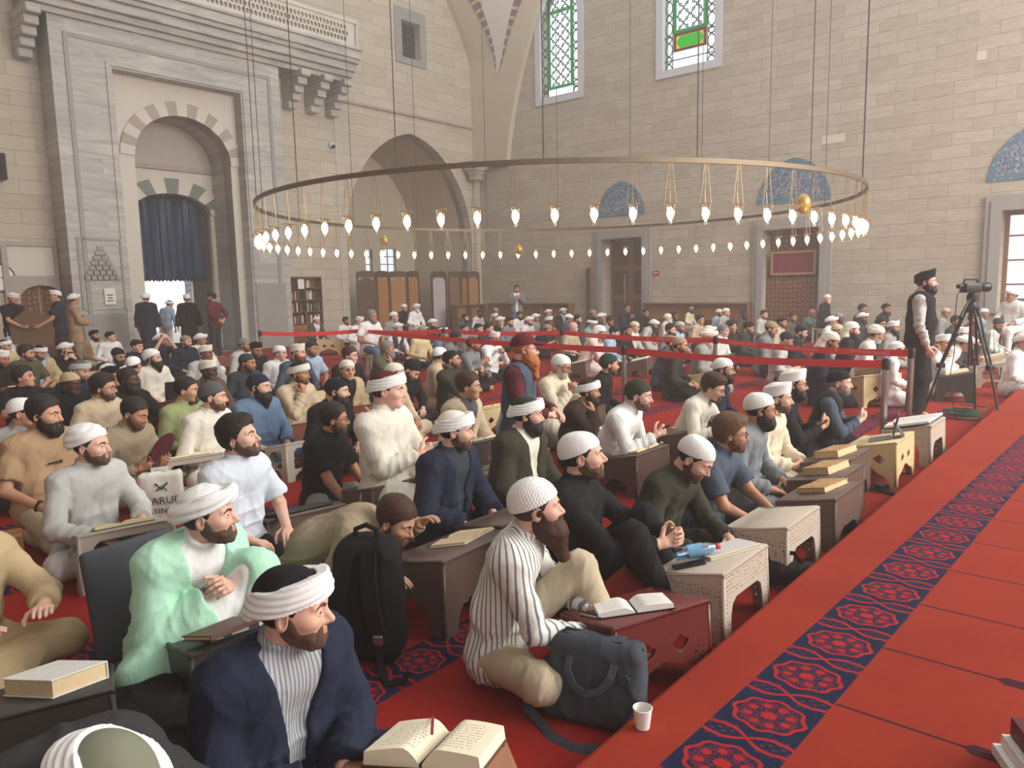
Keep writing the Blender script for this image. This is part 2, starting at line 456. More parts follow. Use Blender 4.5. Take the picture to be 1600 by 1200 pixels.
def beardsdf(kind):
    def f(q):
        ax = np.abs(q[:, 0]); y, z = q[:, 1], q[:, 2]; m = q.copy(); m[:, 0] = ax
        th = {'short': 0.0022, 'medium': 0.012, 'long': 0.014, 'huge': 0.016, 'goatee': 0.007}[kind]
        base = head_raw(q) - th
        low = np.clip((-0.05 - z) / 0.05, 0, 1); base = base - (0.004 if kind == 'short' else th * 0.8) * low
        # cheek line, from the sideburn down to the moustache
        zl = zline(y, [-0.02, 0.008, 0.03, 0.06, 0.078, 0.1], [0.0, 0.012, -0.028, -0.046, -0.045, -0.044])
        d = smax(base, (z - zl) * 0.9, 0.008)
        d = smax(d, -0.016 - y + np.where(z < -0.04, -0.012, 0), 0.008)
        if kind == 'medium': d = smin(d, f_ell(q, (0, 0.062, -0.112), (0.046, 0.036, 0.04)), 0.03)
        if kind == 'long':
            d = smin(d, f_ell(q, (0, 0.06, -0.115), (0.052, 0.042, 0.05)), 0.03)
            d = smin(d, f_cap(q, (0, 0.066, -0.13), (0, 0.075, -0.19), 0.038, 0.018), 0.03)
        if kind == 'huge':
            d = smin(d, f_ell(q, (0, 0.065, -0.11), (0.06, 0.048, 0.05)), 0.03)
            d = smin(d, f_cap(q, (0, 0.075, -0.13), (0, 0.105, -0.225), 0.046, 0.024), 0.04)
        if kind == 'goatee': d = smax(d, ax - 0.032, 0.006)
        mouth = f_ell(m, (0, 0.1, -0.063), (0.02, 0.03, 0.0065)); d = smax(d, -mouth, 0.004)
        nz = 0.0028 * np.sin(130 * q[:, 0] + 25 * z) * np.sin(60 * z + 90 * y) + 0.0016 * np.sin(260 * q[:, 0] + 40 * z)
        return d + nz
    return f
def hatsdf(kind):
    """head coverings; every one is a shell that sits on the skull"""
    def skull(q, o): return f_ell(q, (0, -0.014, 0.03), (0.077 + o, 0.097 + o, 0.089 + o))
    def tz(q, back): return q[:, 2] - back * (q[:, 1] + 0.014)          # height over a tilted band plane
    def f(q):
        r = np.sqrt((q[:, 0] / 0.8) ** 2 + (q[:, 1] + 0.014) ** 2); an = np.arctan2(q[:, 0], q[:, 1] + 0.014)
        if kind in ('kufi', 'beanie', 'crochet'):
            o = {'kufi': 0.011, 'beanie': 0.013, 'crochet': 0.012}[kind]
            d = skull(q, o); h = tz(q, 0.33); d = smax(d, 0.022 - h, 0.006)
            if kind == 'kufi': d = smax(d, q[:, 2] - 0.126, 0.03)
            if kind == 'beanie': d = d + 0.0016 * np.sin(70 * an) - 0.004 * np.exp(-((h - 0.035) / 0.012) ** 2)
            if kind == 'crochet': d = d + 0.0022 * np.sin(38 * an) * np.sin(230 * q[:, 2])
            return d
        if kind in ('tall', 'fez'):
            h = tz(q, 0.3 if kind == 'tall' else 0.36); top = 0.113 if kind == 'tall' else 0.122
            rad = np.sqrt((q[:, 0] / 0.086) ** 2 + ((q[:, 1] + 0.014) / 0.104) ** 2)
            if kind == 'fez': rad = rad / (1 + 0.55 * np.clip(h - 0.03, 0, 1))
            d = (rad - 1) * 0.09; d = smax(d, 0.022 - h, 0.004); d = smax(d, h - top, 0.016)
            return smin(smax(d, -100 + 0 * d, 0), smax(skull(q, 0.008), 0.03 - h, 0.004), 0.01)
        if kind == 'band':                                                 # the white cloth wound round a cap
            h = tz(q, 0.3); rad = np.sqrt((q[:, 0] / 0.082) ** 2 + ((q[:, 1] + 0.014) / 0.103) ** 2)
            s = (rad * (1 + 3.0 * np.clip(h - 0.042, 0, 0.1)) - 1) * 0.088
            d = np.sqrt((s / 0.5) ** 2 * 0.25 + 0 * s) ; d = np.maximum(np.abs(s - 0.004) - 0.011, np.abs(h - 0.052) - 0.03)
            d = d - 0.006 + 0.0022 * np.sin(330 * (h + 0.022 * np.sin(an * 1.0 + 0.6)))
            return d
        if kind == 'cap_in':                                               # the cap the cloth is wound on
            h = tz(q, 0.3); d = skull(q, 0.010); d = smax(d, q[:, 2] - 0.13, 0.02); return smax(d, 0.04 - h, 0.004)
        if kind == 'turban':
            h = tz(q, 0.28); d = skull(q, 0.016); rad = np.sqrt((q[:, 0] / 0.1) ** 2 + ((q[:, 1] + 0.016) / 0.122) ** 2)
            ring = np.sqrt(((rad - 0.93) * 0.105) ** 2 + ((h - 0.055) * 0.62) ** 2) - 0.023
            d = smax(smin(d, ring, 0.022), 0.018 - h, 0.008)
            return d + 0.0028 * np.sin(190 * h + 1.3 * np.sin(2 * an + 0.5) + 55 * q[:, 0])
        if kind == 'bigturban':
            h = tz(q, 0.42); d = f_ell(q, (0, -0.03, 0.055), (0.098, 0.122, 0.088))
            d = smin(d, f_ell(q, (0.02, -0.085, 0.02), (0.06, 0.05, 0.05)), 0.04)
            d = smax(d, 0.024 - h, 0.008)
            return d + 0.003 * np.sin(150 * h + 2.2 * np.sin(1.5 * an) + 60 * q[:, 0])
        if kind == 'scarf':                                                # cloth over the head falling on the back
            h = tz(q, 0.3); d = smax(skull(q, 0.018), 0.024 - h, 0.008)
            b = f_cap(q, (0, -0.07, 0.04), (0.03, -0.105, -0.2), 0.075, 0.07)
            b = smax(b, -f_ell(q, (0, 0.0, -0.02), (0.073, 0.1, 0.12)), 0.01)
            d = smin(d, smax(b, q[:, 1] + 0.005, 0.02), 0.03)
            return d + 0.003 * np.sin(60 * q[:, 0] + 3 * np.sin(30 * q[:, 2]))
        if kind == 'ball':                                                 # cap with a short peak
            h = tz(q, 0.2); d = smax(skull(q, 0.011), 0.03 - h, 0.005)
            pk = smax(f_ell(q, (0, 0.1, 0.048), (0.07, 0.075, 0.016)), -skull(q, 0.0), 0.004)
            return smin(d, smax(pk, 0.03 - q[:, 1], 0.004), 0.008)
    return f
def headpart(group, kind, h):
    fn = {'hair': hairsdf, 'beard': beardsdf, 'hat': hatsdf}[group](kind)
    lo, hi = (-0.15, -0.19, -0.34), (0.15, 0.2, 0.2)
    if group == 'hair': lo, hi = (-0.12, -0.15, -0.13), (0.12, 0.14, 0.17)
    if group == 'beard': lo, hi = (-0.11, -0.06, -0.28), (0.11, 0.17, 0.05)
    if group == 'hat' and kind != 'scarf': lo, hi = (-0.14, -0.18, -0.06), (0.14, 0.2, 0.18)
    return cached((group, kind, h), lambda: polygonize(fn, *grid(lo, hi, h), group)[0])
def eye_mesh(sx):
    def mk():
        m = MB(); m.lathe([(0.0125 * math.sin(math.pi * k / 10) + 1e-5, -0.0125 * math.cos(math.pi * k / 10)) for k in range(11)], 14)
        me = m.mesh('eye', True); me.transform(Matrix.Rotation(math.pi / 2, 4, 'X')); return me
    return cached(('eye',), mk)
def glasses_mesh():
    def mk():
        m = MB()
        for s in (-1, 1):
            m.tube([(s * 0.033 + 0.024 * math.cos(a), 0.101 - 0.012 * abs(math.cos(a) * 0.5 + s * 0.5) * (1 if True else 0), 0.002 + 0.018 * math.sin(a)) for a in np.linspace(0, 2 * math.pi, 19)], 0.0017, 5, False)
            m.tube([(s * 0.056, 0.092, 0.008), (s * 0.079, 0.05, 0.01), (s * 0.082, -0.012, 0.012)], 0.0016, 5)
        m.tube([(-0.01, 0.104, 0.006), (0, 0.108, 0.009), (0.01, 0.104, 0.006)], 0.0016, 5)
        return m.mesh('glasses', True)
    return cached(('glasses',), mk)

# ---- skeleton
LEGS = {  # hip height, then knee, ankle, toe of the right leg (+x) and of the left leg
    'X': (0.115, ((0.31, 0.24, 0.13), (-0.03, 0.36, 0.065), (-0.15, 0.36, 0.05)), ((-0.31, 0.26, 0.13), (0.04, 0.27, 0.075), (0.16, 0.27, 0.05))),
    'K': (0.23, ((0.15, 0.40, 0.085), (0.11, -0.01, 0.06), (0.07, -0.15, 0.035)), ((-0.15, 0.40, 0.085), (-0.11, -0.01, 0.06), (-0.07, -0.15, 0.035))),
    'H': (0.50, ((0.12, 0.14, 0.085), (0.11, -0.28, 0.06), (0.10, -0.42, 0.035)), ((-0.12, 0.14, 0.085), (-0.11, -0.28, 0.06), (-0.10, -0.42, 0.035))),
    'U': (0.115, ((0.31, 0.24, 0.13), (-0.03, 0.36, 0.065), (-0.15, 0.36, 0.05)), ((-0.16, 0.34, 0.43), (-0.13, 0.50, 0.075), (-0.13, 0.66, 0.035))),
    'R': (0.115, ((0.16, 0.34, 0.43), (0.13, 0.50, 0.075), (0.13, 0.66, 0.035)), ((-0.31, 0.24, 0.13), (0.03, 0.36, 0.065), (0.15, 0.36, 0.05))),
    'B': (0.115, ((0.15, 0.35, 0.43), (0.11, 0.52, 0.075), (0.12, 0.68, 0.035)), ((-0.15, 0.35, 0.43), (-0.11, 0.52, 0.075), (-0.12, 0.68, 0.035))),
    'S': (0.93, ((0.10, 0.02, 0.50), (0.11, -0.02, 0.09), (0.13, 0.14, 0.03)), ((-0.10, 0.02, 0.50), (-0.11, -0.02, 0.09), (-0.13, 0.14, 0.03))),
    'C': (0.50, ((0.14, 0.40, 0.47), (0.13, 0.40, 0.09), (0.15, 0.56, 0.035)), ((-0.14, 0.40, 0.47), (-0.13, 0.40, 0.09), (-0.15, 0.56, 0.035))),
}
ARMS = {  # right wrist, left wrist (over a hip at height 0.12), finger shapes, palm normals
    'lap': ((0.14, 0.27, 0.23), (-0.14, 0.27, 0.23), 'relax', (0, -0.1, -1)),
    'fold': ((0.06, 0.26, 0.24), (-0.06, 0.29, 0.25), 'relax', (0, -0.6, -0.8)),
    'knees': ((0.28, 0.30, 0.24), (-0.28, 0.30, 0.24), 'relax', (0, 0, -1)),
    'desk': ((0.16, 0.40, 0.37), (-0.16, 0.40, 0.37), 'flat', (0, 0, -1)),
    'chin': ((0.05, 0.23, 0.56), (-0.12, 0.30, 0.24), 'fist', (-0.2, -1, 0)),
    'chinL': ((0.12, 0.30, 0.24), (-0.05, 0.23, 0.56), 'fist', (0.2, -1, 0)),
    'phone': ((0.075, 0.36, 0.60), (-0.075, 0.36, 0.60), 'grip', (-0.5, -0.4, 0.2)),
    'phoneup': ((0.075, 0.34, 0.78), (-0.075, 0.34, 0.78), 'grip', (-0.5, -0.4, 0.2)),
    'phonelow': ((0.06, 0.34, 0.40), (-0.06, 0.34, 0.40), 'grip', (-0.5, -0.4, 0.4)),
    'phoneR': ((0.12, 0.36, 0.50), (-0.14, 0.30, 0.26), 'grip', (-0.9, 0.2, 0)),
    'clasp': ((0.06, 0.33, 0.40), (-0.05, 0.35, 0.41), 'clasp', (-1, 0, 0)),
    'mouth': ((0.05, 0.27, 0.50), (-0.05, 0.28, 0.50), 'clasp', (-1, -0.2, 0)),
    'shin': ((0.08, 0.46, 0.38), (-0.05, 0.48, 0.39), 'clasp', (-0.3, -1, -0.2)),
    'down': ((0.27, 0.06, 0.04), (-0.27, 0.06, 0.04), 'relax', (-1, 0, 0)),
    'read': ((0.13, 0.33, 0.33), (-0.13, 0.33, 0.33), 'grip', (-0.6, -0.2, 0.7)),
    'chest': ((-0.06, 0.22, 0.36), (-0.14, 0.28, 0.23), 'fist', (-0.2, -1, 0)),
    'back': ((0.14, -0.17, 0.22), (-0.10, -0.18, 0.22), 'relax', (0, 1, 0)),
    'sleep': ((0.30, 0.50, 0.20), (-0.20, 0.62, 0.33), 'relax', (0, 0, -1)),
    'out': ((0.10, 0.45, 0.45), (-0.16, 0.40, 0.36), 'relax', (0, 0, -1)),
    'front': ((0.06, 0.36, 0.22), (-0.06, 0.36, 0.22), 'grip', (-0.5, -0.2, 0.7)),
}
FING = {'relax': (0.35, 0.45, 0.3), 'flat': (0.1, 0.14, 0.1), 'grip': (0.75, 0.85, 0.5), 'fist': (1.1, 1.25, 0.8), 'clasp': (0.7, 0.8, 0.5)}
def ik(s, t, l1, l2, pole):
    v = t - s; d = float(np.linalg.norm(v)); d2 = min(d, (l1 + l2) * 0.995); v = v / max(d, 1e-6); t = s + v * d2
    a = (l1 * l1 - l2 * l2 + d2 * d2) / (2 * d2); h = math.sqrt(max(l1 * l1 - a * a, 1e-6))
    p = pole - v * float(pole @ v); return s + v * a + nrm(p) * h, t
def skeleton(legs='X', arms='lap', lean=8, side=0, twist=0, yaw=0, pitch=0, tilt=0, bulk=1.0, **kw):
    hz, lr, ll = LEGS[legs]; S = {}
    ar = ARMS[arms] if isinstance(arms, str) else arms
    P = A3(0, 0, hz); Rt = rotz(twist) @ roty(side)
    R1, R2, R3 = Rt @ rotx(-lean * 0.5), Rt @ rotx(-lean * 1.15), Rt @ rotx(-lean * 1.35)
    Wp = P + R1 @ A3(0, -0.01, 0.2); C = Wp + R2 @ A3(0, 0, 0.22); Nk = C + R3 @ A3(0, 0.005, 0.095)
    sh = [C + R2 @ A3(s * 0.166 * (0.6 + 0.4 * bulk), -0.005, 0.03) for s in (1, -1)]
    Rh = rotz(twist * 0.6 + yaw) @ rotx(-pitch) @ roty(tilt)
    Rn = rotz(twist + yaw * 0.3) @ roty(side * 0.8) @ rotx(-(lean * 0.9 + pitch * 0.45))
    H = Nk + Rn @ A3(0, 0.02, 0.137)
    S.update(P=P, W=Wp, C=C, N=Nk, sh=sh, H=H, Rh=Rh, R2=R2, Rt=Rt, hz=hz, bulk=bulk)
    S['leg'] = []
    for s, q in ((1, lr), (-1, ll)):
        S['leg'].append((P + A3(s * 0.088, 0, 0.0),) + tuple(np.array(v, F4) for v in q))
    S['arm'] = []
    for i, s in ((0, 1), (1, -1)):
        t = np.array(ar[i], F4) + A3(0, 0, hz - 0.115)
        pole = nrm(A3(s * 0.75, -0.35, -0.75)) if ar[i][2] < 0.62 else nrm(A3(s * 0.6, 0.1, -0.9))
        e, w = ik(sh[i], t, 0.285, 0.25, pole)
        fs = ar[2] if isinstance(ar[2], str) else ar[2][i]
        n = np.array(ar[3], F4) * A3(s, 1, 1); dr = nrm(w - e)
        if fs in ('grip', 'clasp') and legs != 'S': dr = nrm(dr * 0.7 + nrm(A3(-s * 0.35, 0.3, 0.25)) * 0.5)
        if fs == 'fist' and ar[i][2] > 0.5: dr = nrm(dr * 0.5 + A3(0, -0.25, 0.6))
        n = nrm(n - dr * float(n @ dr)); S['arm'].append((e, w, dr, n, fs, s))
    return S
def hand_prims(w, d, n, fs, s):
    t = np.cross(d, n) * s; out = []
    mcp = [w + d * a + t * b for a, b in ((0.088, 0.031), (0.092, 0.010), (0.087, -0.011), (0.078, -0.030))]
    for m in mcp: out.append((w + d * 0.012 + (m - w) * 0.08, m, 0.0155, 0.0115, 0.014))
    c = FING[fs]; k = 0
    for m, L in zip(mcp, (0.072, 0.08, 0.074, 0.058)):
        p = m; a = 0; k += 1
        for f, q, r0, r1 in ((0.46, c[0] * (0.85 + 0.1 * k), 0.0092, 0.0083), (0.30, c[1], 0.0083, 0.0076), (0.24, c[2], 0.0076, 0.0066)):
            a += q; e = p + (d * math.cos(a) + n * math.sin(a)) * L * f; out.append((p, e, r0, r1, 0.003)); p = e
    p = w + d * 0.022 + t * 0.026 + n * 0.006
    for v, L, r0, r1 in ((d * 0.6 + t * 0.75 + n * 0.35, 0.042, 0.0125, 0.0105), (d * 0.8 + t * 0.3 + n * 0.45, 0.034, 0.0102, 0.0092), (d * 0.85 + n * 0.4, 0.026, 0.009, 0.0075)):
        e = p + nrm(v) * L; out.append((p, e, r0, r1, 0.007)); p = e
    return out
def torso_prims(S, o=0.0, skirt=0.0):
    P, Wp, C, Nk, R2, Rt = S['P'], S['W'], S['C'], S['N'], S['R2'], S['Rt']; b = S['bulk']; L = []
    hx = Rt @ A3(0.075, 0, 0); wx = Rt @ A3(0.06 * b, 0.0, 0); cx = R2 @ A3(0.085 * b, 0, 0.0)
    fw = Rt @ A3(0, 0.03 * (b - 0.8), 0)
    L.append((P - hx, P + hx, 0.105 + o, 0.105 + o, 0.0))
    for s in (-1, 1):
        L.append((P + s * hx * 0.8, Wp + s * wx + fw, 0.1 * b + o, 0.098 * b + o, 0.05))
        L.append((Wp + s * wx + fw, C + s * cx, 0.098 * b + o, 0.098 * (0.5 + 0.5 * b) + o, 0.05))
    for i in (0, 1):
        L.append((C, S['sh'][i], 0.085 + o, 0.052 + o, 0.05))
        L.append((Nk - R2 @ A3(0, 0.012, 0.035), S['sh'][i], 0.052 + o * 0.6, 0.047 + o, 0.05))
    return L
def run(p, L, d=None):
    for a, b, r1, r2, k in L:
        e = f_cap(p, a, b, r1, r2); d = e if d is None else smin(d, e, k)
    return d
def lod_of(depth): return 0 if depth < 4.4 else 1 if depth < 8.2 else 2 if depth < 14 else 3
HEADH = (0.0032, 0.0055, 0.009, 0.012); CLOTHH = (0.0085, 0.012, 0.018, 0.024); HANDH = (0.0042, 0.006, 0.009, 0.013)
BODYH = (0.022, 0.026, 0.03, 0.035); PARTH = (0.0036, 0.0055, 0.008, 0.011)

def body_mesh(S, lod, feet=True):
    Rh, H = S['Rh'], S['H']
    L = torso_prims(S, -0.012)
    for i in (0, 1):
        e, w, dr, n, fs, s = S['arm'][i]
        L += [(S['sh'][i], e, 0.048, 0.041, 0.03), (e, w - nrm(w - e) * 0.02, 0.041, 0.027, 0.01), (w - nrm(w - e) * 0.03, w + dr * 0.02, 0.027, 0.025, 0.01)]
        h, k, a, t = S['leg'][i]
        f = nrm(t - a); sd_ = nrm(np.cross(f, nrm(k - a))) if abs(float(f @ nrm(k - a))) < 0.95 else nrm(np.cross(f, A3(0.3, 0.9, 0.1))); up_ = np.cross(sd_, f)
        L += [(h, k, 0.078, 0.052, 0.03), (k, a, 0.05, 0.034, 0.015), (a, a - f * 0.035 - up_ * 0.02, 0.032, 0.028, 0.015)]
        for g in (-1, 1): L.append((a + f * 0.03, a + (t - a) * 0.72 + sd_ * g * 0.02, 0.03, 0.023, 0.02)); L.append((a + (t - a) * 0.7 + sd_ * g * 0.02, t + f * 0.03 + sd_ * g * 0.022, 0.022, 0.0145, 0.01))
    nb = S['N'] - S['R2'] @ A3(0, 0.01, 0.03); ht = H + Rh @ A3(0, -0.025, -0.06)
    hands = [hand_prims(*S['arm'][i][1:]) for i in (0, 1)]
    hc = [S['arm'][i][1] + S['arm'][i][2] * 0.08 for i in (0, 1)]
    def sdf(p):
        d = run(p, L); d = smin(d, f_cap(p, nb, ht, 0.06, 0.05), 0.035)
        for hp, c in zip(hands, hc):
            m = ((p - c) ** 2).sum(1) < 0.2 ** 2
            if m.any(): d[m] = smin(d[m], run(p[m], hp), 0.012)
        m = ((p - H) ** 2).sum(1) < 0.25 ** 2
        if m.any(): d[m] = smin(d[m], head_sdf(((p[m] - H) @ Rh).astype(F4)), 0.016)
        return d
    pts = [q for a in L for q in (a[0], a[1])] + [H] + hc
    lo, hi = box_of(pts, 0.15); fine = [[], [], []]
    for i in range(3):
        fine[i].append((H[i] - 0.125, H[i] + 0.125, HEADH[lod]))
        for c in hc: fine[i].append((c[i] - 0.11, c[i] + 0.11, HANDH[lod]))
    ax = [axis(lo[i], hi[i], BODYH[lod], fine[i]) for i in range(3)]
    me, vs = polygonize(sdf, *ax, 'person')
    # complexion: lips, brows, nails of light and dark belong to the skin itself
    q = (vs - H) @ Rh; ax_ = np.abs(q[:, 0]); col = np.ones((len(vs), 4), F4)
    front = q[:, 1] > 0.05
    lips = front & (((ax_ / 0.023) ** 2 + ((q[:, 2] + 0.061) / 0.0115) ** 2) < 1); col[lips, :3] = (0.82, 0.66, 0.64)
    bz = 0.026 - 22 * (ax_ - 0.03) ** 2
    brow = front & (ax_ > 0.011) & (ax_ < 0.052) & (np.abs(q[:, 2] - bz) < (0.0055 if lod < 2 else 0.008)); col[brow, :3] = (0.16, 0.11, 0.09)
    if lod >= 2:
        ey = front & (np.hypot((ax_ - 0.032) / 0.017, (q[:, 2] - 0.003) / 0.008) < 1); col[ey, :3] = (0.2, 0.14, 0.12)
    at = me.color_attributes.new('tint', 'FLOAT_COLOR', 'POINT'); at.data.foreach_set('color', col.ravel())
    return me
def flat_end(p, a, b, r1, r2):
    """a limb that ends flat at b"""
    return np.maximum(f_cap(p, a, b, r1, r2), (p - b) @ nrm(b - a))
def sleeve(S, i, o, length, wide):
    e, w = S['arm'][i][0], S['arm'][i][1]
    if length == 'none': return [], (S['C'], S['sh'][i], 0.06 + o, 0.045 + o)
    if length == 'short': return [], (S['sh'][i], S['sh'][i] + (e - S['sh'][i]) * 0.78, 0.05 + o, 0.056 + o + wide)
    end = e + (w - e) * (0.94 if length == 'long' else 0.35)
    return [(S['sh'][i], e, 0.051 + o, 0.046 + o + wide * 0.4, 0.03)], (e, end, 0.046 + o + wide * 0.4, 0.034 + o + wide)
def garment_mesh(S, lod, kind, sl='long', o=0.012, wide=0.0, collar=True, open_=None, legs=False, amp=0.004, sd=0.0, name='shirt'):
    L = torso_prims(S, o); sls = []
    for i in (0, 1):
        a, b = sleeve(S, i, o, sl, wide); L += a; sls.append(b)
    LL = []
    if legs:
        for i in (0, 1):
            h, k, a, t = S['leg'][i]
            LL += [(h, k, 0.092 + o, 0.068 + o, 0.06), (k, a + (t - a) * 0.1, 0.064 + o, 0.05 + o, 0.05)]
        if kind == 'robe':                                                # cloth hanging between the legs
            (h0, k0, a0, t0), (h1, k1, a1, t1) = S['leg']
            m = (k0 + k1 + a0 + a1) / 4
            LL += [((h0 + h1) / 2, (k0 + k1) / 2 * 0.75 + m * 0.25, 0.09 + o, 0.05 + o, 0.1), (k0 * 0.7 + k1 * 0.3, k1 * 0.7 + k0 * 0.3, 0.045 + o, 0.045 + o, 0.09)]
            if S['hz'] > 0.8:
                LL += [((h0 + h1) / 2, (a0 + a1) / 2 + A3(0, 0.02, 0.06), 0.1 + o, 0.1 + o, 0.06)]
    else:
        P = S['P']; hx = S['Rt'] @ A3(0.075, 0, 0)
        if S['hz'] > 0.4 and kind != 'vest':
            for s in (-1, 1): sls.append((P + s * hx * 0.7, P + s * hx * 0.7 - A3(0, -0.01, 0.11 if kind != 'coat' else 0.3), 0.115 + o, 0.122 + o))
        else: L.append((P - hx, P + hx, 0.114 + o, 0.114 + o, 0.02))
    C, R2, Nk = S['C'], S['R2'], S['N']; nax = nrm(S['H'] + S['Rh'] @ A3(0, -0.025, -0.06) - Nk)
    nb = Nk - R2 @ A3(0, 0.01, 0.03)
    def sdf(p):
        d = run(p, L + LL)
        for q in sls: d = smin(d, flat_end(p, *q), 0.012)
        if sl == 'none':
            for i in (0, 1):
                a_ = S['sh'][i]; o_ = nrm(a_ - C); d = smax(d, -f_cap(p, a_ + o_ * 0.028, S['arm'][i][0], 0.07, 0.075), 0.012)
        d = smax(d, -f_cap(p, nb + nax * 0.012, nb + nax * 0.25, 0.062, 0.075), 0.006)    # neckline
        if collar:
            c = np.maximum(f_cap(p, nb - nax * 0.03, nb + nax * 0.12, 0.07, 0.064), (p - nb - nax * (0.085 if collar is True else collar)) @ nax); d = smin(d, c, 0.01)
        d = d + fold(p, amp * 0.6, sd) + bends(p, S, amp)
        if open_:
            q = (p - C) @ R2; w = open_[0] + open_[1] * np.clip((q[:, 2] + 0.12) / 0.22, 0, 1)
            cut = smax(np.abs(q[:, 0]) - w, 0.02 - q[:, 1], 0.01)
            if legs and S['hz'] < 0.8: cut = smax(cut, -(q[:, 2] + 0.27), 0.03)
            d = smax(d, -cut, 0.012)
        return np.maximum(d, 0.004 - p[:, 2])
    pts = [q for a in L + LL for q in (a[0], a[1])] + [q for s in sls for q in s[:2]]
    lo, hi = box_of(pts, 0.16); lo[2] = max(lo[2], -0.05); h = CLOTHH[lod]
    return polygonize(sdf, *grid(lo, hi, h), name)[0]
def trouser_mesh(S, lod, o=0.01, wide=0.0, sd=0.0, amp=0.003):
    L = [(S['P'] - A3(0.07, 0, 0), S['P'] + A3(0.07, 0, 0), 0.105 + o, 0.105 + o, 0)]; ends = []
    for i in (0, 1):
        h, k, a, t = S['leg'][i]
        L.append((h, k, 0.085 + o + wide * .5, 0.062 + o + wide, 0.03)); e = k + (a - k) * 0.97; ends.append((k, e, 0.062 + o + wide, 0.046 + o + wide))
    def sdf(p):
        d = run(p, L)
        for q in ends: d = smin(d, flat_end(p, *q), 0.03)
        return np.maximum(d + fold(p, amp, sd + 1.0) + bends(p, S, amp * 1.4, True), 0.003 - p[:, 2])
    pts = [q for a in L + ends for q in a[:2]]; lo, hi = box_of(pts, 0.14); lo[2] = max(lo[2], -0.05)
    return polygonize(sdf, *grid(lo, hi, CLOTHH[lod]), 'trousers')[0]
PAL = {k: lin(*v) for k, v in dict(
    white=(232, 232, 230), offwhite=(222, 216, 202), cream=(214, 202, 178), beige=(196, 178, 150), tan=(170, 140, 108), khaki=(186, 172, 146),
    brown=(96, 74, 56), darkbrown=(58, 42, 38), maroon=(92, 38, 44), olive=(86, 84, 62), darkolive=(58, 56, 44), green=(152, 160, 112), darkgreen=(38, 56, 48),
    mint=(176, 222, 196), teal=(122, 158, 150), blue=(100, 122, 150), icewhite=(206, 212, 222), paleblue=(164, 186, 208), navy=(34, 40, 58), slate=(74, 84, 98), darkslate=(52, 58, 66),
    grey=(148, 148, 144), lightgrey=(184, 184, 180), darkgrey=(84, 84, 84), charcoal=(52, 52, 54), black=(26, 26, 29), pink=(222, 200, 192),
    taupe=(150, 134, 112), jeans=(92, 112, 140), camo=(120, 122, 104), yellow=(226, 206, 158), rust=(150, 92, 48), sand=(182, 160, 124), shirtgrey=(122, 126, 130)).items()}
SKIN = {k: lin(*v) for k, v in dict(fair=(214, 172, 150), olive=(196, 150, 122), tanned=(178, 130, 100), brown=(128, 88, 66), dark=(78, 54, 44), pink=(224, 176, 156)).items()}
HAIRC = {k: lin(*v) for k, v in dict(black=(40, 34, 31), brown=(66, 42, 32), lightbrown=(96, 70, 48), grey=(128, 122, 116), white=(206, 202, 196), orange=(172, 100, 52)).items()}
_mats = {}
def M_(kind, c):
    if (kind, c) in _mats: return _mats[(kind, c)]
    if kind == 'cloth':
        if c == 'stripe': m = fabric('striped_shirting', lin(224, 220, 212), 0.05, (lin(120, 122, 132), 42, 0.3))
        elif c == 'finestripe': m = fabric('fine_striped_shirting', lin(168, 170, 172), 0.05, (lin(120, 124, 132), 60, 0.4))
        elif c == 'plaid': m = fabric('pale_striped_cloth', lin(206, 206, 186), 0.06, (lin(128, 146, 150), 18, 0.35))
        else: m = fabric(c + '_cloth', PAL[c])
    elif kind == 'hat':
        m = fabric(c + '_cap_cloth', PAL[c], 0.05, soft=0.25)
    elif kind in ('hair', 'trim'):
        t = MT(c + '_' + kind, 0.6, 0, 0.25); h = HAIRC[c] if kind == 'hair' else tuple(0.72 * a + 0.28 * b for a, b in zip(HAIRC[c], lin(150, 112, 92)))
        x, y, z = t.xyz()
        n = t.noise(t.vec(x * 160.0, y * 160.0, z * 26.0), 1.0, 3)
        t.color(t.mix(n, tuple(q * 0.6 for q in h), tuple(min(1, q * 1.5) for q in h))); t.bump(n, 0.55, 0.006); m = t.m
    elif kind == 'skin':
        t = MT(c + '_skin', 0.5, 0, 0.35); a = t.node('Attribute'); a.attribute_name = 'tint'
        n = t.noise(scale=26, detail=3)
        base = t.mix(n, tuple(q * 0.93 for q in SKIN[c]), (min(1, SKIN[c][0] * 1.07), SKIN[c][1] * 1.02, SKIN[c][2] * 1.0))
        t.color(t.mix(1.0, base, a.outputs['Color'], 'MULTIPLY')); t.bump(t.noise(scale=300, detail=2), 0.08, 0.002)
        t.b.inputs['Subsurface Weight'].default_value = 0.0; m = t.m
    elif kind == 'eye':
        t = MT('eyeball', 0.2, 0, 0.5); x, y, z = t.xyz(); r = (x * x + z * z).sqrt(); fr = y.gt(0.0)
        t.color(t.mix(fr * r.lt(0.0078), (0.75, 0.72, 0.68), t.mix(r.lt(0.0026), (0.06, 0.03, 0.015), (0.004, 0.004, 0.004)))); m = t.m
    elif kind == 'plastic': m = plain(c + '_plastic', PAL[c], 0.35)
    elif kind == 'frame': m = plain('dark_spectacle_frame', (0.02, 0.02, 0.022), 0.3)
    _mats[(kind, c)] = m; return m
CACHE = {}
def facing(x, phi, hphi):
    """the angles in the table are as seen along the line of sight; heads turn fully with it, bodies keep half to their row"""
    a = math.degrees(math.atan((x - 800) / FPX)); hphi = phi + 12 if hphi is None else hphi
    far = round(a / 6) * 6
    return (phi if phi == 49 else phi - far * 0.6), hphi - far
NPEOPLE = [0]
def mcache(key, fn):
    if key not in CACHE: CACHE[key] = fn()
    return CACHE[key]
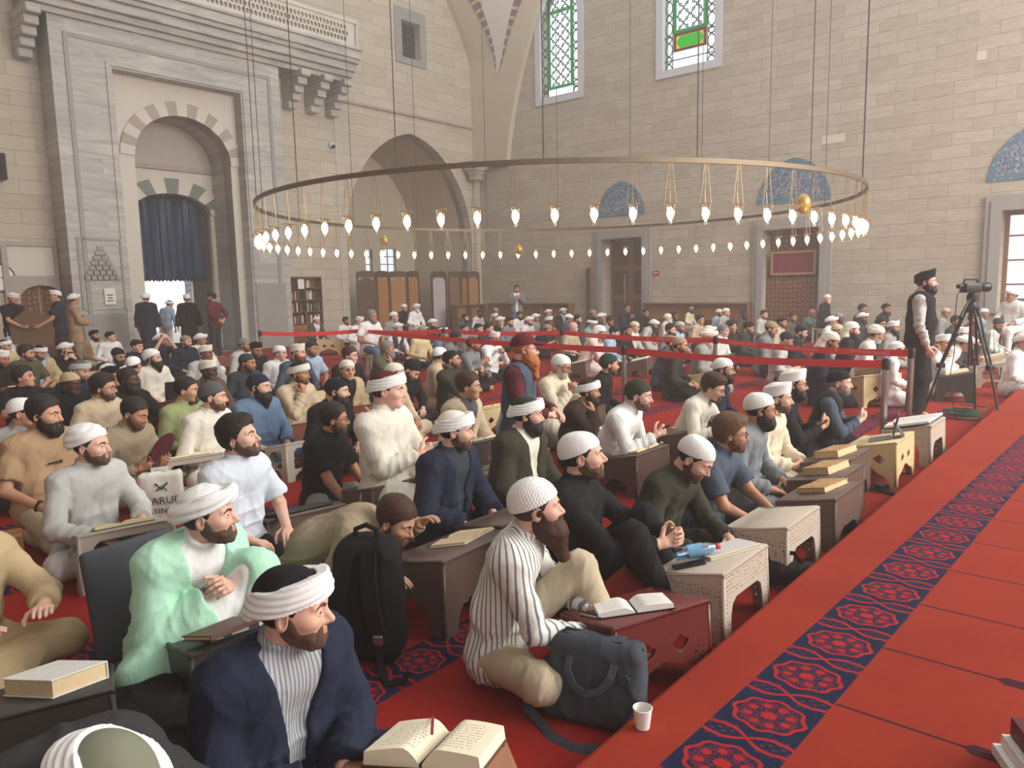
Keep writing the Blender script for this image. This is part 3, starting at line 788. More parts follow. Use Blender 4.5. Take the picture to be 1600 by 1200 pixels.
def build_person(h, x, y, label, legs='X', phi=49, hphi=None, arms='lap', lean=10, side=0, twist=0, pitch=4, tilt=0, bulk=1.0, hat=None, hair='short black',
      beard=None, skin='olive', top='shirt:cream', coat=None, low='black', feet=True, glasses=False, watch=None, sc=1.0, depth=None, lod=None, group='men seated on the carpet', root=None, fix=None):
    """one man; (x, y) is where his head shows, the head height of his pose gives how far off he sits"""
    phi, hphi = facing(x, phi, hphi)
    par = dict(legs=legs, arms=arms, lean=lean, side=side, twist=twist, yaw=max(-80, min(80, hphi - phi)), pitch=pitch, tilt=tilt, bulk=bulk)
    S = skeleton(**par); Hz = float(S['H'][2]); rz = math.radians(phi + 180); R = rotz(phi + 180)
    if fix is not None:
        loc, sc, dep = fix
    elif root is not None:
        loc = Vector(root); dep = float((np.array(root) - CAM) @ _f)
    elif depth is not None:
        Hw = atd(x, y, depth); sc = max(0.8, min(1.2, Hw[2] / Hz)); o = (R @ S['H']) * sc; loc = Vector((Hw[0] - o[0], Hw[1] - o[1], 0)); dep = depth
    else:
        Hw = onz(x, y, Hz * sc); o = (R @ S['H']) * sc; loc = Vector((Hw[0] - o[0], Hw[1] - o[1], 0)); dep = float((Hw - CAM) @ _f)
    l = lod_of(dep) if lod is None else lod
    pk = tuple(sorted((k, v if not isinstance(v, float) else round(v, 2)) for k, v in par.items())) + (l,)
    NPEOPLE[0] += 1; sd = (NPEOPLE[0] * 0.7) % 6 if l < 2 else 0.0
    body = mesh_obj('person', mcache(('body',) + pk, lambda: body_mesh(S, l)), M_('skin', skin))
    if body.data.materials[0] != M_('skin', skin): body.material_slots[0].link = 'OBJECT'; body.material_slots[0].material = M_('skin', skin)
    body.location = loc; body.rotation_euler = (0, 0, rz); body.scale = (sc, sc, sc)
    def part(name, me, mat, mw=None):
        if not me.materials: me.materials.append(None)
        o = bpy.data.objects.new(name, me); COL.objects.link(o); o.parent = body
        o.material_slots[0].link = 'OBJECT'; o.material_slots[0].material = mat
        if mw is not None: o.matrix_local = mw
        return o
    def garment(spec, nm, **kw):
        q = spec.split(':'); kind, c = q[0], q[1]; ex = q[2:]; d = dict(kw)
        if 'short' in ex: d['sl'] = 'short'; d['wide'] = 0.012
        if 'none' in ex: d['sl'] = 'none'
        if 'wide' in ex: d['wide'] = 0.03
        if 'nocollar' in ex: d['collar'] = False
        if 'stand' in ex: d['collar'] = 0.092
        if 'hood' in ex: d['collar'] = 0.075
        d['amp'] = (0.0045, 0.0045, 0.005, 0.005)[l]
        d['sd'] = sd; d['kind'] = kind
        if kind == 'robe': d['legs'] = True; d.setdefault('wide', 0.012); d['o'] = d.get('o', 0.006) + (0.006 if nm == 'robe' else 0.0)
        key = ('g', nm) + tuple(sorted((k, str(v)) for k, v in d.items())) + pk
        return part(nm, mcache(key, lambda: garment_mesh(S, l, name=nm, **d)), M_('cloth', c))
    tk = top.split(':')[0]
    if tk != 'robe' and low != 'none':
        q = low.split(':'); w = 0.014 if 'wide' in q else 0.04 if 'baggy' in q else 0.0
        part('trousers', mcache(('t', w, sd) + pk, lambda: trouser_mesh(S, l, wide=w, sd=sd)), M_('cloth', q[0]))
    garment(top, 'robe' if tk == 'robe' else 'shirt')
    if coat:
        q = coat.split(':')
        nm = {'coat': 'coat', 'robe': 'coat', 'vest': 'vest', 'jacket': 'jacket'}[q[0]]
        if q[0] == 'vest': garment_vest(S, l, q[1], part, pk, sd)
        else: garment(coat, nm, o=0.025, wide=0.02, collar='narrow' not in q and 0.06, open_=(0.02 if 'narrow' in q else 0.035, 0.06))
    mh = Matrix([[*map(float, S['Rh'][i]), float(S['H'][i])] for i in range(3)] + [[0, 0, 0, 1]])
    if hat:
        for kind, c in [tuple(h.split(' ')) for h in hat.split('+')]:
            nm = {'band': 'turban', 'turban': 'turban', 'bigturban': 'turban', 'scarf': 'headscarf', 'cap_in': 'cap'}.get(kind, 'cap')
            part(nm, headpart('hat', kind, PARTH[l]), M_('hat', c), mh)
    if hair:
        hk, hc = hair.split(' ')
        if hat and hk in ('short', 'full', 'crew'): hk = 'under'
        part('hair', headpart('hair', hk, PARTH[l]), M_('hair', hc), mh)
    if beard:
        bk, bc = beard.split(' '); part('beard', headpart('beard', bk, PARTH[l]), M_('trim' if bk in ('short', 'goatee') else 'hair', bc), mh)
    if l < 2:
        for s in (-1, 1): part('eye', eye_mesh(s), M_('eye', ''), mh @ Matrix.Translation((s * 0.032, 0.0752, 0.004)))
    if glasses: part('glasses', glasses_mesh(), M_('frame', ''), mh)
    if watch is not None:
        e, w, dr = S['arm'][watch][0], S['arm'][watch][1], S['arm'][watch][2]
        def mk():
            m = MB(); d = nrm(w - e); c = w - d * 0.012; a = nrm(np.cross(d, A3(0, 0, 1))); b = np.cross(a, d)
            m.tube([c + (a * math.cos(t) + b * math.sin(t)) * 0.031 for t in np.linspace(0, 2 * math.pi, 15)], 0.008, 6, False)
            m.lathe([(0.001, 0.006), (0.016, 0.006), (0.018, 0.0)], 12, c + b * 0.034); return m.mesh('watch', True)
        part('watch', mcache(('w', watch) + pk, mk), plain_cached('watch_black', (0.02, 0.02, 0.02), 0.3))
    tag(body, label, 'person', group)
    body['_S'] = 0; del body['_S']
    h[0], h[1] = body, S
PEOPLE, SPECS = [], []
def P(x, y, label, **k):
    h = [None, None]; PEOPLE.append(h); SPECS.append((h, x, y, label, k)); return h
_pc = {}
def plain_cached(n, c, r=0.5, **k):
    if n not in _pc: _pc[n] = plain(n, c, r, **k)
    return _pc[n]
def garment_vest(S, l, c, part, pk, sd):
    me = mcache(('v', sd) + pk, lambda: garment_mesh(S, l, 'vest', 'none', o=0.022, collar=False, open_=(0.01, 0.055), sd=sd, amp=0.003, name='vest'))
    part('vest', me, M_('cloth', c))
def wpt(person, p):
    """a point of a man's own frame in the world"""
    b, S = person; R = rotz(math.degrees(b.rotation_euler[2])); return Vector(tuple((R @ np.array(p, F4)) * b.scale[0])) + b.location
# ------------------------------------------------------------------ surfaces of the room
def stone(name, cols, bw=0.95, bh=0.34, mort=0.009, streak=0.45, vx=1.0):
    t = MT(name, 0.85, 0, 0.15); x, y, z = t.xyz()
    v = t.vec(x, z)
    br = t.node('TexBrick'); br.offset = 0.5; br.inputs['Scale'].default_value = 1.0
    br.inputs['Brick Width'].default_value = bw; br.inputs['Row Height'].default_value = bh
    br.inputs['Mortar Size'].default_value = mort; br.inputs['Mortar Smooth'].default_value = 0.4; br.inputs['Bias'].default_value = 0.0
    br.inputs['Color1'].default_value = (*cols[0], 1); br.inputs['Color2'].default_value = (*cols[1], 1)
    br.inputs['Mortar'].default_value = (*cols[2], 1)
    n0 = t.noise(t.vec(x * 0.6, z * 0.6), 1.0, 2); t.link(t.vec(x + n0 * 0.10, z + n0 * 0.05), br.inputs['Vector'])
    n1 = t.noise(t.vec(x * 1.2, z * 7.0), 1.6, 5, 0.65); n2 = t.noise(t.vec(x, z, y), 3.2, 5, 0.7)
    c = t.mix(n1 * streak, br.outputs['Color'], tuple(q * 0.62 for q in cols[1]))
    n3 = t.noise(t.vec(x * 3.0, z * 17.0), 1.0, 4, 0.7, 0.5)
    c = t.mix((n3 - 0.52) * 2.6 * streak, c, tuple(q * 0.5 for q in cols[1])); c = t.mix((0.44 - n3) * 2.0 * streak, c, tuple(min(1.0, q * 1.25) for q in cols[0]))
    c = t.mix((n2 - 0.55) * 1.6, c, tuple(q * 0.72 for q in cols[0]))
    t.color(c); t.bump(N(t.nt, br.outputs['Fac']) * -0.6 + n2 * 0.5 + n3 * 0.5, 0.7, 0.04); return t.m
LIME = stone('limestone_ashlar', (lin(208, 198, 180), lin(192, 181, 162), lin(178, 167, 149)))
LIMER = stone('weathered_limestone', (lin(202, 193, 176), lin(183, 173, 155), lin(162, 151, 133)), 0.9, 0.31, 0.008, 0.75)
def marble():
    t = MT('grey_veined_marble', 0.45, 0, 0.3); x, y, z = t.xyz()
    br = t.node('TexBrick'); br.offset = 0.37; br.inputs['Scale'].default_value = 1.0; br.inputs['Brick Width'].default_value = 1.55
    br.inputs['Row Height'].default_value = 0.62; br.inputs['Mortar Size'].default_value = 0.004
    br.inputs['Color1'].default_value = (0, 0, 0, 1); br.inputs['Color2'].default_value = (1, 1, 1, 1); br.inputs['Mortar'].default_value = (0.3, 0.3, 0.3, 1)
    t.link(t.vec(x, z), br.inputs['Vector']); b = t.node('SeparateColor'); t.link(br.outputs['Color'], b.inputs[0]); k = N(t.nt, b.outputs[0])
    n = t.noise(t.vec(x * 0.55 + k * 7.0, z * 4.2 + k * 3.0 + x * 0.25 * (k - 0.5), k * 5.0), 1.5, 6, 0.62, 0.9)
    c = t.mix((n - 0.32) * 2.6, lin(150, 150, 148), lin(206, 200, 186)); c = t.mix(k * 0.35, c, lin(156, 158, 160))
    t.color(c); return t.m
MARB = marble()
PALEM = plain('pale_marble', lin(205, 198, 184), 0.5, var=0.08, vs=2.0)
GREYM = plain('grey_marble', lin(150, 148, 144), 0.5, var=0.1, vs=2.5)
PINKM = plain('mottled_marble', lin(166, 152, 144), 0.5, var=0.18, vs=6)
DARKM = plain('green_porphyry', lin(112, 120, 110), 0.4, var=0.3, vs=14)
PLAST = plain('white_plaster', lin(196, 200, 206), 0.8)
REVEAL = plain('plain_limestone', lin(196, 184, 162), 0.85, var=0.08, vs=1.5, bump=0.2, bs=9)  # plain limestone tone for the alcove and the corner
def wood(name, a, b, rough=0.45, sc=1.0):
    t = MT(name, rough, 0, 0.3); x, y, z = t.xyz()
    n = t.noise(t.vec(x * 22 * sc, y * 22 * sc, z * 1.6 * sc), 1.0, 4, 0.6, 0.4); t.color(t.mix(n, a, b)); return t.m
WOODO = wood('honey_oak', lin(150, 104, 58), lin(182, 132, 78)); WOODD = wood('dark_walnut', lin(70, 48, 34), lin(100, 70, 48)); WOODM = wood('brown_wood', lin(104, 74, 50), lin(140, 102, 68))
def carved():
    t = MT('carved_brown_wood', 0.5, 0, 0.3); x, y, z = t.xyz()
    v = t.voro(t.vec(x, z), 7.5, 'DISTANCE_TO_EDGE', rnd=0.35); v2 = t.voro(t.vec(x, z), 18, 'F1')
    t.color(t.mix(v.lt(0.09), t.mix(v2, lin(112, 72, 50), lin(146, 102, 70)), lin(72, 46, 32))); t.bump(v, 0.8, 0.03); return t.m
CARVED = carved()

# carpet: plain red pile, navy bands with red rosettes every row of prayer
def band_pattern(t, s, w):
    """s along the band in cells of one rosette, w across the band from -0.5 to 0.5; returns (in navy, red line) masks"""
    fs = s.frac() - 0.5; fx = fs * 1.38; r = (fx * fx + w * w).sqrt(); th = w.atan2(fx)
    lobe = (th * 8.0).cos() * 0.022
    ring = ((r - lobe - 0.405).abs()).lt(0.026)
    ring2 = ((r - lobe * -1.0 - 0.30).abs()).lt(0.012)
    sec = ((th * (8 / (2 * math.pi))).frac() - 0.5) * (2 * math.pi / 8); px = r * sec.cos() - 0.245; py = r * sec.sin()
    dots = (px * px + py * py).sqrt().lt(0.058); core = (r - (th * 10.0).cos() * 0.012).lt(0.095)
    scroll = (t.noise(t.vec(fx * 15.0, w * 15.0, 0.0), 1.0, 1) - 0.5).abs().lt(0.05) * r.lt(0.38)
    g = (s + 0.5).frac() - 0.5                       # crossing ribbons between two rosettes
    q1 = (g - w * 0.22 - (w * 7.5).sin() * 0.055); q2 = (g + w * 0.22 + (w * 7.5).sin() * 0.055)
    rib = q1.abs().lt(0.022).max(q2.abs().lt(0.022))
    net = ((g * 60.0).sin() * (w * 42.0).sin()).gt(0.35) * g.abs().lt(0.17) * w.abs().gt(0.16) * r.gt(0.46)
    return ring.max(dots).max(core).max(rib), scroll.max(ring2), net
def carpet(name, bands, skew=0.0, lines=False, reds=(lin(162, 44, 34), lin(122, 27, 25))):
    """bands: (centre, half width, cell, phase, repeat) in metres of the local y axis"""
    t = MT(name, 0.95, 0, 0.1); x, y, z = t.xyz(); y = y + x * skew
    n = t.noise(t.vec(x * 2.2, y * 2.2), 1.0, 5, 0.65); n2 = t.noise(t.vec(x * 7.0, y * 30.0), 1.0, 3); pile = t.noise(scale=260, detail=2)
    base = t.mix(n * 0.75 + n2 * 0.25, reds[1], reds[0]); navy = t.mix(n2, lin(22, 30, 52), lin(34, 44, 70)); red2 = t.mix(n2, lin(176, 46, 44), lin(146, 30, 32))
    for c, h, cell, ph, rp in bands:
        w = y - c
        if rp: w = ((w / rp + 0.5).frac() - 0.5) * rp
        m = w.abs().lt(h); a, b, net = band_pattern(t, (x + ph) / cell, w / (2 * h))
        bc = t.mix(b * 0.75, navy, t.mix(0.5, red2, navy)); bc = t.mix(net * 0.8, bc, lin(96, 44, 60)); bc = t.mix(a, bc, red2)
        base = t.mix(m, base, bc)
    if lines:
        per = 0.545; fx = ((x - 2.615) / per + 0.5).frac() - 0.5; ax = fx.abs() * per
        thin = ax.lt(0.006) * y.lt(lines); u = (0.46 - y)
        slot = ax.lt(0.03) * u.gt(0.0) * u.lt(0.62); tip = (ax + (0.03 - u) * 1.0).lt(0.032)
        slot = slot * tip.max(u.gt(0.03)); stripe = (ax - 0.011).abs().lt(0.0016)
        base = t.mix((thin + slot).clamp() * 0.93, base, lin(26, 28, 42)); base = t.mix(slot * stripe * 0.5, base, red2)
    t.color(base); t.bump(pile * 0.6 + n2 * 0.4, 0.5, 0.006); return t.m
# ------------------------------------------------------------------ floor and the raised platform the picture was taken from
m = MB(); m.box(-16, 26, 1.28, 25, -0.12, 0); fl = m.obj('floor', carpet('red_carpet', [(2.375, 0.125, 0.345, 0.15, 1.25)], 0.0)); place(fl, (0, 0, 0), RZL); structure(fl)
m = MB(); m.box(-10, 30, -14, 1.285, -0.12, 0.15, 0.02); pf = m.obj('platform_floor', carpet('red_carpet_of_the_platform', [(1.0, 0.145, 0.345, 0.19, 0)], 0.036, 0.85, (lin(160, 58, 40), lin(124, 36, 28)))); place(pf, (0, 0, 0), RZL); structure(pf)
pf['label'] = 'red carpeted step with one rosette band'

OL, OR = uvz(0, VW), uvz(UW, 0)
def L_(o): o.location = OL; o.rotation_euler = (0, 0, RZL); return o
def R_(o): o.location = OR; o.rotation_euler = (0, 0, RZR); return o
def S(o): return structure(o)
ALC = [(15.55, 0)] + ogive(15.55, 21.6, 3.3, 7.15, 16) + [(21.6, 0)]
DOOR = [(8.62, 0)] + arc(10.02, 5.15, 1.4, 1.2, 180, 0, 20) + [(11.42, 0)]
GR = [(18.3, 9.72), (18.3, 10.95), (19.15, 10.95), (19.15, 9.72)]
SD = [(5.9, 0)] + arc(6.36, 1.62, 0.46, 0.3, 180, 0, 12) + [(6.82, 0)]
S(L_(plate('wall_left', [(-14, 0), (-14, 15.5), (22.5, 15.5), (22.5, 0)], [ALC, DOOR, GR, SD], 0, 0.6, LIME)))
W1 = [(-17.16, 8.31)] + [(-17.16, 10.9)] + ogive(-17.16, -15.53, 10.9, 12.0, 10)[1:-1] + [(-15.53, 10.9), (-15.53, 8.31)]
W2 = [(-12.25, 8.31)] + [(-12.25, 10.9)] + ogive(-12.25, -10.5, 10.9, 12.1, 10)[1:-1] + [(-10.5, 10.9), (-10.5, 8.31)]
W3 = [(-3.6, 8.5), (-3.6, 12), (-1.8, 12), (-1.8, 8.5)]
D1 = [(-14.55, 0), (-14.55, 3.2), (-12.95, 3.2), (-12.95, 0)]
D2 = [(-8.85, 0), (-8.85, 3.15), (-7.2, 3.15), (-7.2, 0)]
def grow(lp):                                               # the opening splays behind the plaster frame
    cx = (lp[0][0] + lp[-1][0]) / 2; return [(cx + (x - cx) * 1.24, z + (0.17 if z > 11 else -0.17 if z < 9 else 0.0)) for x, z in lp]
WT = [(-2.9, 0.75), (-2.9, 3.25), (-0.9, 3.25), (-0.9, 0.75)]
S(R_(plate('wall_right', [(-22, 0), (-22, 15.5), (9, 15.5), (9, 0)], [grow(W1), grow(W2), W3, D1, D2, WT], 0, 0.7, LIMER)))

# unseen slab overhead and rear wall, added to keep the near carpet in shade
m = MB(); m.box(-18, 3.0, -14, 21, 15.5, 15.8); S(place(m.obj('ceiling_shade', LIME), (0, 0, 0), RZL))
m = MB(); m.box(-16.4, -16, -14, 21, -0.12, 15.5); S(place(m.obj('wall_rear', LIME), (0, 0, 0), RZL))
# ---- marble portal of the left wall
PO = -0.8
S(L_(plate('trim_1', [(6.8, 0), (6.8, 8.1), (12.8, 8.1), (12.8, 0)], [[(8.15, 0), (8.15, 7.15), (11.55, 7.15), (11.55, 0)]], PO, 0, MARB)))
for k, (a, b, c, d) in enumerate([(8.0, 11.7, 7.3, 0.035), (7.1, 12.5, 7.78, 0.03)]):
    o = L_(plate('trim_2', [(a, 0), (a, c), (b, c), (b, 0)], [[(a + 0.1, 0), (a + 0.1, c - 0.1), (b - 0.1, c - 0.1), (b - 0.1, 0)]], PO - d, PO, GREYM if k else MARB)); S(o)
S(L_(plate('trim_3', [(8.1, 0), (8.1, 7.2), (11.6, 7.2), (11.6, 0)], [[(8.66, 0)] + arc(10.0, 5.2, 1.32, 1.15, 180, 0, 24) + [(11.32, 0)]], -0.42, 0.0, PALEM)))
def voussoirs(name, cx, cz, rx, rz, a0, a1, n, th, y0, y1, dark, light):
    """an arch of wedge stones, pale and dark in turn"""
    for par, mat in ((0, light), (1, dark)):
        m = MB()
        for k in range(n):
            if k % 2 != par: continue
            b0, b1 = a0 + (a1 - a0) * k / n, a0 + (a1 - a0) * (k + 1) / n; q = []
            for t in np.linspace(b0, b1, 4): q.append((cx + rx * math.cos(math.radians(t)), y0 - (0.004 if par else 0), cz + rz * math.sin(math.radians(t))))
            for t in np.linspace(b1, b0, 4): q.append((cx + (rx + th) * math.cos(math.radians(t)), y0 - (0.004 if par else 0), cz + (rz + th) * math.sin(math.radians(t))))
            m.prism(q, (0, 0, 0), (0, y1 - y0, 0))
        S(L_(m.obj(name, mat)))
voussoirs('trim_4', 10.0, 5.2, 1.32, 1.15, 180, 0, 17, 0.36, -0.47, -0.38, PINKM, PALEM)
m = MB()                                                     # reveal of the entrance niche
A = [(8.66, 0)] + arc(10.0, 5.2, 1.32, 1.15, 180, 0, 24) + [(11.32, 0)]
m.sheet([[(p[0], -0.42, p[1]) for p in A], [(p[0], 0.75, p[1]) for p in A]]); S(L_(m.obj('trim_5', MARB)))
OP = [(9.0, 0)] + arc(10.1, 3.9, 1.1, 0.55, 180, 0, 16) + [(11.2, 0)]
S(L_(plate('trim_6', [(8.5, 0), (8.5, 6.6), (11.5, 6.6), (11.5, 0)], [OP], 0.7, 0.85, PALEM)))
S(L_(plate('trim_7', [(8.75, 5.2)] + arc(10.0, 5.2, 1.26, 1.1, 180, 0, 20)[1:], [], 0.66, 0.7, plain('clouded_marble', lin(176, 166, 156), 0.5, var=0.12, vs=3))))
m = MB(); m.box(8.7, 11.3, 0.62, 0.7, 5.08, 5.2, 0.01); S(L_(m.obj('trim_8', PINKM)))
voussoirs('trim_9', 10.1, 3.9, 1.1, 0.55, 180, 0, 11, 0.42, 0.64, 0.7, DARKM, PALEM)
m = MB(); m.sheet([[(p[0], 0.85, p[1]) for p in OP], [(p[0], 2.6, p[1]) for p in OP]]); S(L_(m.obj('trim_10', plain('passage_stone', lin(128, 118, 112), 0.7, var=0.1, vs=2))))
# side block at the foot of the right jamb and a small niche carved on the left pier
m = MB(); m.box(11.62, 12.6, -0.86, -0.8, 0, 1.9, 0.01); m.box(6.95, 8.0, -0.86, -0.8, 0, 1.2, 0.01); S(L_(m.obj('trim_11', GREYM)))
m = MB()
for k in range(7):
    w = 0.42 - 0.055 * k; n = max(1, 6 - k)
    for j in range(n):
        x0 = 7.5 - w + 2 * w * j / n; m.box(x0 + 0.01, x0 + 2 * w / n - 0.01, -0.87 + 0.006 * k, -0.8, 2.02 + 0.12 * k, 2.13 + 0.12 * k, 0.015)
S(L_(m.obj('trim_12', GREYM)))
S(L_(plate('trim_13', [(6.98, 1.3), (6.98, 3.05), (8.02, 3.05), (8.02, 1.3)], [[(7.04, 1.3), (7.04, 2.99), (7.96, 2.99), (7.96, 1.3)]], -0.83, -0.8, GREYM)))
# framed panel and low arched door left of the portal
S(L_(plate('trim_14', [(5.6, 0), (5.6, 2.95), (6.78, 2.95), (6.78, 0)], [[(5.72, 2.15), (5.72, 2.85), (6.7, 2.85), (6.7, 2.15)], [(5.9, 0.0)] + arc(6.36, 1.62, 0.46, 0.3, 180, 0, 12) + [(6.82 - 0.1, 0.0)]], -0.1, 0, PINKM)))
m = MB(); m.box(5.72, 6.7, -0.04, 0, 2.15, 2.85); S(L_(m.obj('trim_15', PALEM)))
d = L_(plate('door_1', [(5.9, 0)] + arc(6.36, 1.62, 0.46, 0.3, 180, 0, 12) + [(6.82, 0)], [], 0.16, 0.2, CARVED)); S(d)
m = MB(); m.box(6.34, 6.39, 0.13, 0.16, 0, 1.9); o = m.obj('door_stile', WOODO, d)
# gallery on the portal: cornice, brackets, pierced balustrade
m = MB()
for k, (z0, z1, dy) in enumerate([(8.1, 8.24, 0.1), (8.24, 8.4, 0.22), (8.4, 8.62, 0.34), (8.62, 8.74, 0.44), (8.74, 8.98, 0.52), (8.98, 9.06, 0.58)]):
    m.box(6.5 - dy * 0.4, 15.25 + dy * 0.4, PO - dy, 0, z0, z1, 0.02)
S(L_(m.obj('trim_16', MARB)))
m = MB()
for x in (13.55, 14.35, 15.1, 6.45):
    for k in range(5): m.box(x - 0.16, x + 0.16, -0.35 - 0.19 * k, 0, 7.15 + 0.2 * k, 7.36 + 0.2 * k, 0.04)
S(L_(m.obj('trim_17', MARB)))
hol = []
for r in range(3):
    for k in range(68):
        cx, cz = 6.5 + 0.125 * k + (0.0625 if r % 2 else 0), 9.24 + r * 0.17
        rr = 0.058 if (k + r) % 2 else 0.05; hol.append([(cx + rr * math.cos(a + 0.5), cz + 0.078 * math.sin(a + 0.5)) for a in np.linspace(0, 2 * math.pi, 7)[:-1]])
S(L_(plate('trim_18', [(6.3, 9.06), (6.3, 9.75), (15.3, 9.75), (15.3, 9.06)], hol, PO - 0.5, PO - 0.42, PALEM)))
m = MB(); m.box(6.25, 15.35, PO - 0.54, PO - 0.38, 9.75, 9.86, 0.015); m.box(15.2, 15.36, PO - 0.5, 0, 9.06, 9.86, 0.01); S(L_(m.obj('trim_19', PALEM)))
S(L_(plate('trim_20', [(6.5, 9.06), (6.5, 13), (13.9, 13), (13.9, 9.06)], [], -0.06, 0, PINKM)))
m = MB(); m.box(15.35, 21.9, -0.1, 0, 7.72, 7.82, 0.02); S(L_(m.obj('trim_21', PINKM)))
# deep alcove behind the pointed arch
m = MB(); m.sheet([[(p[0], 0.3, p[1]) for p in ALC], [(p[0], 3.4, p[1]) for p in ALC]]); S(L_(m.obj('trim_22', REVEAL)))
S(L_(plate('trim_23', [(15, 0), (15, 8), (22.2, 8), (22.2, 0)], [[(19.0, 2.35), (19.0, 3.25), (19.35, 3.25), (19.35, 2.35)], [(19.75, 2.35), (19.75, 3.3), (20.6, 3.3), (20.6, 2.35)]], 3.4, 3.6, REVEAL)))
o = S(L_(plate('trim_24', ogive(15.3, 21.85, 3.3, 7.5, 16) , [ogive(15.56, 21.59, 3.3, 7.14, 16)], -0.015, 0.02, LIME)))
def window_grid(name, x0, x1, z0, z1, y, nx, nz, mat, t=0.03):
    m = MB()
    for k in range(nx + 1): xx = x0 + (x1 - x0) * k / nx; m.box(xx - t / 2, xx + t / 2, y, y + t, z0, z1)
    for k in range(nz + 1): zz = z0 + (z1 - z0) * k / nz; m.box(x0, x1, y, y + t, zz - t / 2, zz + t / 2)
    return m.obj(name, mat)
CLEAR = None
def glassmat(name, tint, pattern=None):
    t = MT(name, 0.1); nt = t.nt; tr = t.node('BsdfTransparent'); mx = t.node('MixShader'); gl = t.node('BsdfGlossy'); gl.inputs['Roughness'].default_value = 0.1
    out = nt.nodes['Material Output']
    if pattern:
        lead, colr = pattern(t); df = t.node('BsdfDiffuse'); df.inputs[0].default_value = (*lin(70, 82, 82), 1)
        t.link(colr, tr.inputs[0]); t.link(lead, mx.inputs[0]); nt.links.new(tr.outputs[0], mx.inputs[1]); nt.links.new(df.outputs[0], mx.inputs[2])
    else:
        tr.inputs[0].default_value = (*tint, 1); mx.inputs[0].default_value = 0.06; nt.links.new(tr.outputs[0], mx.inputs[1]); nt.links.new(gl.outputs[0], mx.inputs[2])
    nt.links.new(mx.outputs[0], out.inputs['Surface']); return t.m
GLASS = glassmat('clear_window_glass', (0.96, 0.98, 1.0))
for n, (a, b, c, d, nx, nz) in enumerate([(19.0, 19.35, 2.35, 3.25, 1, 3), (19.75, 20.6, 2.35, 3.3, 2, 3)]):
    w = S(L_(window_grid('window_%d' % (n + 1), a, b, c, d, 3.45, nx, nz, WOODD))); mesh_obj('window_pane', MB().box(a, b, 3.5, 3.51, c, d).mesh('pane'), GLASS, w)
w = S(L_(window_grid('window_3', 18.3, 19.15, 9.72, 10.95, 0.25, 7, 10, plain('iron_grille', lin(58, 58, 58), 0.5, 0.5), 0.035)))
m = MB(); m.box(18.2, 19.25, 0.55, 0.65, 9.6, 11.05); m.obj('window_pane', plain('dim_glass', lin(120, 112, 98), 0.3, var=0.35, vs=3), w)
S(L_(plate('trim_25', [(18.0, 9.5), (18.0, 11.35), (19.45, 11.35), (19.45, 9.5)], [GR], -0.04, 0.0, GREYM)))

# ---- right wall: stained windows, tile lunettes, doorways
def stained(x0, x1, zb, zt, panel=None, low=None):
    """white glass in lead with a green inner band; the second window also has a coloured cartouche"""
    def pat(t):
        x, y, z = t.xyz(); xn = (x - (x0 + x1) / 2) / (x1 - x0); w = x1 - x0; X = x - (x0 + x1) / 2
        zl = zt if low is None else low
        inner = X.abs().lt(w * 0.30) * z.gt(panel) ; gb = (X.abs() - w * 0.30).abs().lt(w * 0.035) * z.gt(panel)
        gb = gb.max((z - panel).abs().lt(0.05) * X.abs().lt(w * 0.33))
        if low: gb = gb.max((z - low).abs().lt(0.07) * X.abs().lt(w * 0.33))
        p = 0.42 * w / 1.63; fx = ((X / p + 0.5).frac() - 0.5) * p; fz = (((z - panel) / p).frac() - 0.5) * p
        hx = ((X / p).frac() - 0.5) * p; hz = (((z - panel) / p + 0.5).frac() - 0.5) * p
        def star(a, b): r = (a * a + b * b).sqrt(); th = b.atan2(a); return r - (th * 4.0).cos() * (p * 0.105)
        lead = (star(fx, fz) - p * 0.385).abs().lt(0.022) * inner
        lead = lead.max((star(hx, hz) - p * 0.385).abs().lt(0.018) * inner * (hx * hx + hz * hz).sqrt().lt(p * 0.36))
        q = 0.62; gz = ((z - zb) / q).frac() - 0.5; sx = X.abs() - w * 0.41
        rr = (sx * sx + (gz * q) * (gz * q)).sqrt(); side = X.abs().gt(w * 0.335)
        lead = lead.max(((rr - 0.095).abs().lt(0.018)) * side)
        gz2 = (((z - zb) / q + 0.5).frac() - 0.5) * q
        lead = lead.max(((sx.abs() / 0.115) .pow(2.0) + (gz2 / 0.19).pow(2.0) - 1.0).abs().lt(0.22) * side)
        lead = lead.max((X.abs() - w * 0.335).abs().lt(0.014)).max((z - (panel - 0.12 if not low is None or True else 0)).abs().lt(0.016) * side)
        lead = lead.max((z - zb - 0.28).abs().lt(0.014))
        c = t.mix(gb, (0.95, 1.0, 1.0), (0.05, 0.42, 0.20)); 
        if x0 < -15: c = t.mix((z - 11.15).abs().lt(0.06) * X.abs().lt(w * 0.3), c, (0.12, 0.5, 0.2))
        if x0 > -15:
            cz = panel - 0.32; a = X.abs().lt(w * 0.32) * (z - cz).abs().lt(0.27); c = t.mix(a, c, (0.30, 0.05, 0.05))
            b = X.abs().lt(w * 0.27) * (z - cz).abs().lt(0.19); c = t.mix(b, c, (0.85, 0.62, 0.12))
            h = (X.abs() + (z - cz).abs() * 0.8).lt(w * 0.27) * (z - cz).abs().lt(0.18); c = t.mix(h, c, (0.03, 0.62, 0.06)); lead = lead * (1.0 - a)
        return (lead * (1.0 - gb)).clamp(), c
    return pat
